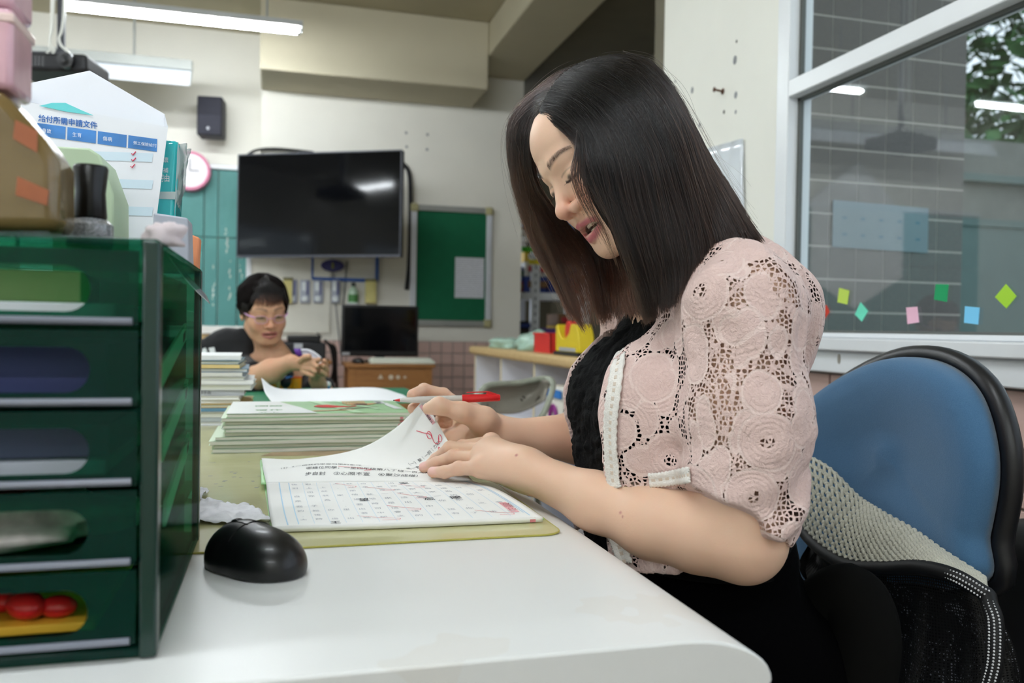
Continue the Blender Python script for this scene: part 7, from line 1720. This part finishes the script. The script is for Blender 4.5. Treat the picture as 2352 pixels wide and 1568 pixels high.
# eyebrow and lash hairs
def face_hairs(n, seed):
    rs = np.random.RandomState(seed); out = []
    for q in (-1, 1):
        for _ in range(n):
            t = rs.uniform(0, 1)**.9; ax_ = .012+.038*t; z = .0195+.0075*math.sin(t*2.3)-.003*t+rs.uniform(-1, 1)*.0036*(1-.55*t)
            p0 = wl(q*ax_, .12, z); p1 = wl(q*ax_, .0, z)
            h = BT.ray_cast(Vector(p0), Vector(p1-p0).normalized())
            if h[0] is None: continue
            b_ = np.array(h[0]); d_ = WM @ np.array([q*(.75+.2*t), .10, .55-.9*t]); d_ /= np.linalg.norm(d_)
            out.append([b_+d_*.0052*s_+np.array(h[1])*.0007*math.sin(s_*2.6) for s_ in (0, .33, .66, 1)])
        for i in range(46):
            ax_ = .018+.027*i/45; z = -.0078
            h = BT.ray_cast(Vector(wl(q*ax_, .12, z)), Vector(WM @ np.array([0, -1., 0])))
            if h[0] is None: continue
            b_ = np.array(h[0]); d_ = WM @ np.array([q*(ax_-.028)*26, .9, -.55]); d_ /= np.linalg.norm(d_)
            out.append([b_+d_*.0060*s_+(WM @ np.array([0, 0, 1.]))*.0018*s_*s_ for s_ in (0, .33, .66, 1)])
    return np.array(out)
strands('eyebrows', face_hairs(150, 11), M_H1, woman, .00010)
# ================================================================== the pupil and his table
KD = 2.62
kt_z = DZ+.0
tb_ = thing('pupil_table', 'table with a green top mat where the pupil sits', 'table', (.15, 2.75, 0))
m_ = MB(); m_.box(-.75, .44, 2.36, 2.96, DZ-.028, DZ-.002); m_.build('tabletop', M_WOODM, tb_, bevel=.004)
m_ = MB(); m_.box(-.74, .43, 2.365, 2.955, DZ-.0018, DZ); m_.build('green_mat', mat('green_table_mat', '#1f7a58', rough=.5), tb_, bevel=.0006)
for x_ in (-.70, .38):
    for y_ in (2.40, 2.90): m_ = MB(); m_.box(x_, x_+.035, y_, y_+.035, 0, DZ-.028); m_.build('leg', mat('grey_steel_leg', '#6f7275', rough=.4, metal=.5), tb_)
kid = thing('person', 'pupil in a black shirt with pink glasses fiddling with a small toy', 'person', (-.15, 3.0, 0))
K_S = 0.95
KH = P(606, 712, 2.86)
KM = rotm(math.radians(-14), math.radians(4), math.radians(196))
KF = Field(axis((-.85, -.60, .008), (-.60, -.02, .0030), (-.02, .45, .0032)), axis((2.60, 3.35, .0036)), axis((.45, .74, .010), (.74, .86, .0032), (.86, 1.13, .0025)))
kl = add_head(KF, KH, KM, K_S, mouth=.12)
neck = P(630, 830, 2.93); KF.cap(kl(0, -.02, -.06), neck, .045, .050, .02)
shR = P(545, 850, 2.98); shL = P(715, 880, 3.02); che = P(640, 960, 3.14)
KF.cap(neck, shR, .045, .045, .04); KF.cap(neck, shL, .045, .040, .04); KF.ell(che, (.14, .09, .17), None, .05); KF.ell(P(640, 1080, 3.14), (.13, .10, .16), None, .05)
elR = P(578, 872, 2.72); wrR = P(668, 832, 2.66)
KF.chain([shR, elR], [.045, .036], .02); KF.chain([elR, elR*.5+wrR*.5, wrR], [.040, .037, .024], .02)
hR = P(695, 838, 2.66); KF.cap(wrR, hR, .022, .020, .015)
elL = P(742, 905, 2.86); wrL = P(728, 872, 2.75); KF.chain([shL, elL], [.042, .034], .02); KF.chain([elL, wrL], [.034, .024], .02); hL = P(726, 852, 2.70); KF.cap(wrL, hL, .022, .020, .015)
KFI = [([P(700, 828, 2.645), P(712, 824, 2.63), P(722, 829, 2.62)], [.0095, .0085, .0075]), ([P(702, 836, 2.64), P(718, 835, 2.62), P(728, 841, 2.61)], [.0095, .0085, .0075]), ([P(700, 845, 2.64), P(715, 847, 2.62), P(724, 853, 2.61)], [.0092, .0082, .0072]), ([P(696, 853, 2.645), P(708, 858, 2.63), P(718, 862, 2.62)], [.0086, .0078, .007]), ([P(690, 828, 2.64), P(700, 820, 2.62), P(710, 818, 2.61)], [.0105, .0095, .0085]),
       ([P(735, 840, 2.68), P(748, 836, 2.66), P(745, 828, 2.64)], [.0092, .0082, .0072]), ([P(738, 850, 2.68), P(750, 848, 2.66), P(742, 840, 2.63)], [.0092, .0082, .0072]), ([P(736, 858, 2.68), P(747, 860, 2.66), P(738, 853, 2.64)], [.009, .008, .007]), ([P(718, 846, 2.68), P(722, 832, 2.65), P(732, 826, 2.63)], [.0105, .0095, .0085])]
for pts, r in KFI: KF.chain(pts, r, .003)
KV, KQ = KF.mesh(); ka = head_attrs(KV, KH, KM, K_S, mouth=.12); ka['nail'] = np.zeros(len(KV)); ka['lip'] *= .75; ka['dark'] *= .95
SKINK = skin_mat('skin_pupil', '#d6a888', '#c98e70', lip='#a85560', brow='#4d3c36'); kb_ = np_mesh('body', KV, KQ, SKINK, kid, ka); kb_.modifiers.new('soft', 'SMOOTH').iterations = 1
# black T-shirt
def ks_add(G):
    G.cap(neck+[0, .02, -.05], shR+[0, 0, -.01], .055, .060, .04); G.cap(neck+[0, .02, -.05], shL+[0, 0, -.01], .055, .052, .04)
    G.ell(che+[0, .01, 0], (.155, .105, .18), None, .05); G.ell(P(640, 1080, 3.14), (.145, .115, .17), None, .05)
    G.chain([shR, elR, elR*.8+wrR*.2], [.062, .056, .050], .02); G.chain([P(556, 762, 2.97), P(530, 790, 3.0)], [.016, .045], .03); G.chain([shL, shL*.4+elL*.6], [.055, .052], .02)
    G.chain([P(566, 790, 2.98), P(520, 795, 3.0), P(440, 840, 3.0)], [.030, .052, .085], .05); G.chain([P(556, 800, 3.0), shR], [.05, .06], .04); G.cap(P(440, 850, 3.0), che+[-.05, 0, 0], .085, .12, .06)
def ks_cut(G):
    G.put(neck-.11, neck+.12, lambda X, Y, Z: np.sqrt(((X-neck[0]-.035)/1.0)**2+((Y-neck[1]+.04)/1.2)**2+((Z-neck[2]-.01)/1.1)**2)-.082, .004, 'sub')
    n_ = (wrR-elR)/np.linalg.norm(wrR-elR); c_ = elR*.86+wrR*.14; G.put(elR-.06, elR+.14, lambda X, Y, Z: -((X-c_[0])*n_[0]+(Y-c_[1])*n_[1]+(Z-c_[2])*n_[2])+0*X, .003, 'sub')
garment('shirt', ks_add, mat('black_cotton', '#111114', rough=.9, vary=.15, bump=.2, bscale=60, sheen=.1), .005, (-1.0, 2.62, .45), (.40, 3.30, 1.13), ks_cut, lambda p: .006*vnoise(p, 16, 3)+.003*vnoise(p, 40, 4), kid)
m_ = MB()
for pts in (((479, 799), (492, 797), (495, 808), (483, 811)), ((464, 801), (472, 798), (476, 806), (472, 811), (463, 810))): m_._add([P(x, y, 2.875) for x, y in pts], [tuple(range(len(pts)))])
m_.build('shirt_print', mat('white_print', '#e8e9ea'), kid)
# short black hair with side-swept fringe
KK = 16; rs_ = np.random.RandomState(9); HS = []
KT = BVHTree.FromPolygons([tuple(v) for v in KV], [tuple(int(i) for i in q) for q in KQ])
cr0 = np.array([0, -.014, .030]); ra = np.array([.074, .092, .084])*1.03
def scalp(th, ph): return cr0+ra*np.array([math.sin(ph)*math.sin(th), math.sin(ph)*math.cos(th), math.cos(ph)])   # th 0 = front
hm = Field(np.arange(KH[0]-.13, KH[0]+.13, .003), np.arange(KH[1]-.14, KH[1]+.14, .003), np.arange(KH[2]-.11, KH[2]+.13, .003))
kq = lambda x, y, z: KH+KM @ (np.array([x, y, z])*K_S)
hm.ell(kq(0, -.020, .034), np.array([.090, .102, .096])*K_S, KM, 0)
hm.ell(kq(.008, .088, -.070), np.array([.078, .075, .100])*K_S, KM, .004, 'sub'); hm.ell(kq(0, .06, -.12), np.array([.1, .11, .080])*K_S, KM, .004, 'sub')
X_, Y_, Z_ = np.meshgrid(hm.x, hm.y, hm.z, indexing='ij'); pts_ = np.stack([X_.ravel(), Y_.ravel(), Z_.ravel()], -1); hm.D -= (.004*vnoise(pts_, 45, 2)).reshape(hm.D.shape).astype(np.float32)
hv, hq = hm.mesh(); np_mesh('hair_mass', hv, hq, M_HC, kid)
for i in range(5200):
    th = rs_.uniform(-PI, PI); ph = math.acos(rs_.uniform(.05, 1)) if abs(th) > 1.0 else math.acos(rs_.uniform(.55, 1))
    p = scalp(th, ph)*1.0; cr = np.array([.012, -.03, .115]); L = rs_.uniform(.055, .085); path = []
    d = p-cr; d[2] -= .03; d /= np.linalg.norm(d)+1e-6
    if p[1] > .0: d += np.array([-.35, .1, 0])
    for s_ in range(KK):
        path.append(p.copy()); nrm = (p-cr0)/ra**2; nrm /= np.linalg.norm(nrm); d = d-nrm*(d @ nrm)*.92; d[2] -= .10; d /= np.linalg.norm(d); p = p+d*L/KK
        e = np.sqrt((((p-cr0)/(ra+.010))**2).sum())
        if e < 1: p = cr0+(p-cr0)/max(e, .6)
    path = np.array(path)
    if path[-1][1] > .05 and path[-1][2] < .024+.022*abs(path[-1][0]*10-.2): path = path[:max(6, int(KK*.75))]; path = spline(path, KK)
    HS.append([kq(*q) for q in path])
strands('hair', np.array(HS), M_H1, kid, .00032)
# glasses with pink temples
gl_ = thing('glasses', 'thin pink framed glasses on the pupil', 'glasses', KH)
M_GF = mat('pink_glasses_frame', '#d9a3d2', rough=.3, coat=.4)
for q_ in (-1, 1):
    pts = [kq(q_*(.032+.020*math.copysign(abs(math.cos(a))**.7, math.cos(a))), .094-.012*abs(math.cos(a)*.5+.5)**2, -.012+.0135*math.copysign(abs(math.sin(a))**.8, math.sin(a))) for a in np.linspace(0, 2*PI, 28)[:-1]]
    m_ = MB(); m_.tube(pts, .0007, 6, closed=True); fr = m_.build('rim', M_GF, gl_, smooth='all')
    m_ = MB(); c_ = sum(pts)/len(pts); m_._add(pts+[c_], [(i, (i+1) % len(pts), len(pts)) for i in range(len(pts))]); m_.build('lens', M_PANE, fr)
    m_ = MB(); m_.tube([kq(q_*.053, .083, -.004), kq(q_*.070, .055, -.002), kq(q_*.080, -.01, -.0)], [.0024, .0022, .0014], 8); m_.build('temple', M_GF, gl_, smooth='all')
m_ = MB(); m_.tube(spline([kq(-.013, .096, -.010), kq(0, .099, -.006), kq(.013, .096, -.010)], 10), .0009, 6); m_.build('bridge', M_GF, gl_, smooth='all')
# white and purple toy in the hands, small toys on the table
ty = thing('paper_toy', 'white folded toy with a purple stripe held by the pupil', 'toy', P(705, 815, 2.72))
c = P(706, 822, 2.74); m_ = MB(); n_ = 20
G = np.array([[P(680+u*58, 806+14*u*u-8*math.sin(u*PI)+v*(10+14*u), 2.74+.02*math.sin(v*PI)) for v in np.linspace(0, 1, 8)] for u in np.linspace(0, 1, n_)]); grid_mesh('body', G, mat('white_toy', '#e9e9f2', rough=.5), ty, thick=.006)
G = np.array([[P(676+u*14+v*6, 800+v*18, 2.725) for v in np.linspace(0, 1, 3)] for u in np.linspace(0, 1, 3)]); grid_mesh('stripe', G, mat('purple_toy', '#5c2d91', rough=.4), ty, thick=.008)
m_ = MB(); m_.ball(P(724, 826, 2.64), .006, 10, 6); m_.build('yellow_bead', mat('yellow_bead', '#e6a63a'), ty, smooth='all')
zt_k = DZ+.0004
def kp(px, py): return onp(px, py, 2, zt_k)
o = kp(656, 895); bt_ = thing('bird_toy', 'small black toy bird with yellow feet and blue collar on the green table', 'toy', o)
m_ = MB(); m_.ball((0, 0, .030), (.020, .026, .024), 14, 10); m_.ball((.012, -.004, .052), (.014, .014, .013), 12, 8); m_.prism([(-.030, .018), (-.012, .045), (-.006, .024)], 1, -.006, .006); m_.build('body', mat('toy_black', '#22262c', rough=.35), bt_, local=True, smooth=True)
m_ = MB(); m_.tube([(.0, -.024, .040), (.012, -.022, .044), (.022, -.014, .043)], .0025, 6); m_.build('collar', mat('blue_print', '#2f7fd0'), bt_, local=True)
m_ = MB()
for s_ in (-.010, .010): m_.tube([(s_, 0, .012), (s_, -.004, .002)], .003, 6)
m_.build('feet', mat('toy_yellow', '#d9a93c'), bt_, local=True); m_ = MB(); m_.ball((-.024, -.01, .03), (.008, .008, .026), 10, 8); m_.build('wing', mat('toy_cream', '#ccc98e'), bt_, local=True, smooth='all')
o = kp(679, 893); cu = thing('orange_cup', 'small yellow cup with an orange rim on the green table', 'cup', o)
m_ = MB(); m_.lathe([(0, 0), (.016, 0), (.019, .002), (.0195, .038), (.017, .038), (.015, .004), (0, .004)], (0, 0, 0), 20, cap=False); m_.build('cup', mat('cup_yellow', '#e8a91f', rough=.35), cu, local=True, smooth=True)
m_ = MB(); m_.lathe([(.0170, .037), (.0205, .037), (.0205, .041), (.0170, .041)], (0, 0, 0), 20, cap=False); m_.build('rim', mat('cup_orange', '#ec6a2c', rough=.35), cu, local=True, smooth=True)
o = kp(625, 893); m_ = MB(); m_.prism([(o[0]-.035, DZ+.0004), (o[0]+.035, DZ+.0004), (o[0]+.025, DZ+.026), (o[0]-.020, DZ+.034)], 1, o[1]-.02, o[1]+.02); tag(m_.build('yellow_block', mat('cup_yellow', '#e8a91f'), bevel=.006), 'yellow toy piece left of the black toy bird', 'toy')
for k, (px, r_) in enumerate(((736, .017), (750, .014))):
    o = kp(px, 895); tyb = thing('round_toy', ('larger' if k == 0 else 'smaller')+' blue and white round toy on the green table', 'toy', o, group='blue and white round toys')
    m_ = MB(); m_.ball((0, 0, r_), r_, 16, 10); m_.build('ball', mat('toy_blue', '#3aa2e0', rough=.3), tyb, local=True, smooth='all')
    m_ = MB(); m_.ball((.002, -.003, r_*1.28), (r_*.86, r_*.86, r_*.78), 16, 8); m_.build('white_top', mat('toy_white', '#eef2f5', rough=.3), tyb, local=True, smooth='all')
ks = thing('pupil_stool', 'brown wooden stool under the pupil', 'stool', (-.1, 3.1, 0)); m_ = MB(); kx = che[0]; m_.box(kx-.18, kx+.18, 2.95, 3.28, .42, .44); m_.build('seat', M_WOODM, ks, bevel=.004)
for x_ in (kx-.17, kx+.14):
    for y_ in (2.96, 3.24): m_ = MB(); m_.box(x_, x_+.03, y_, y_+.03, 0, .42); m_.build('leg', M_WOODM, ks)
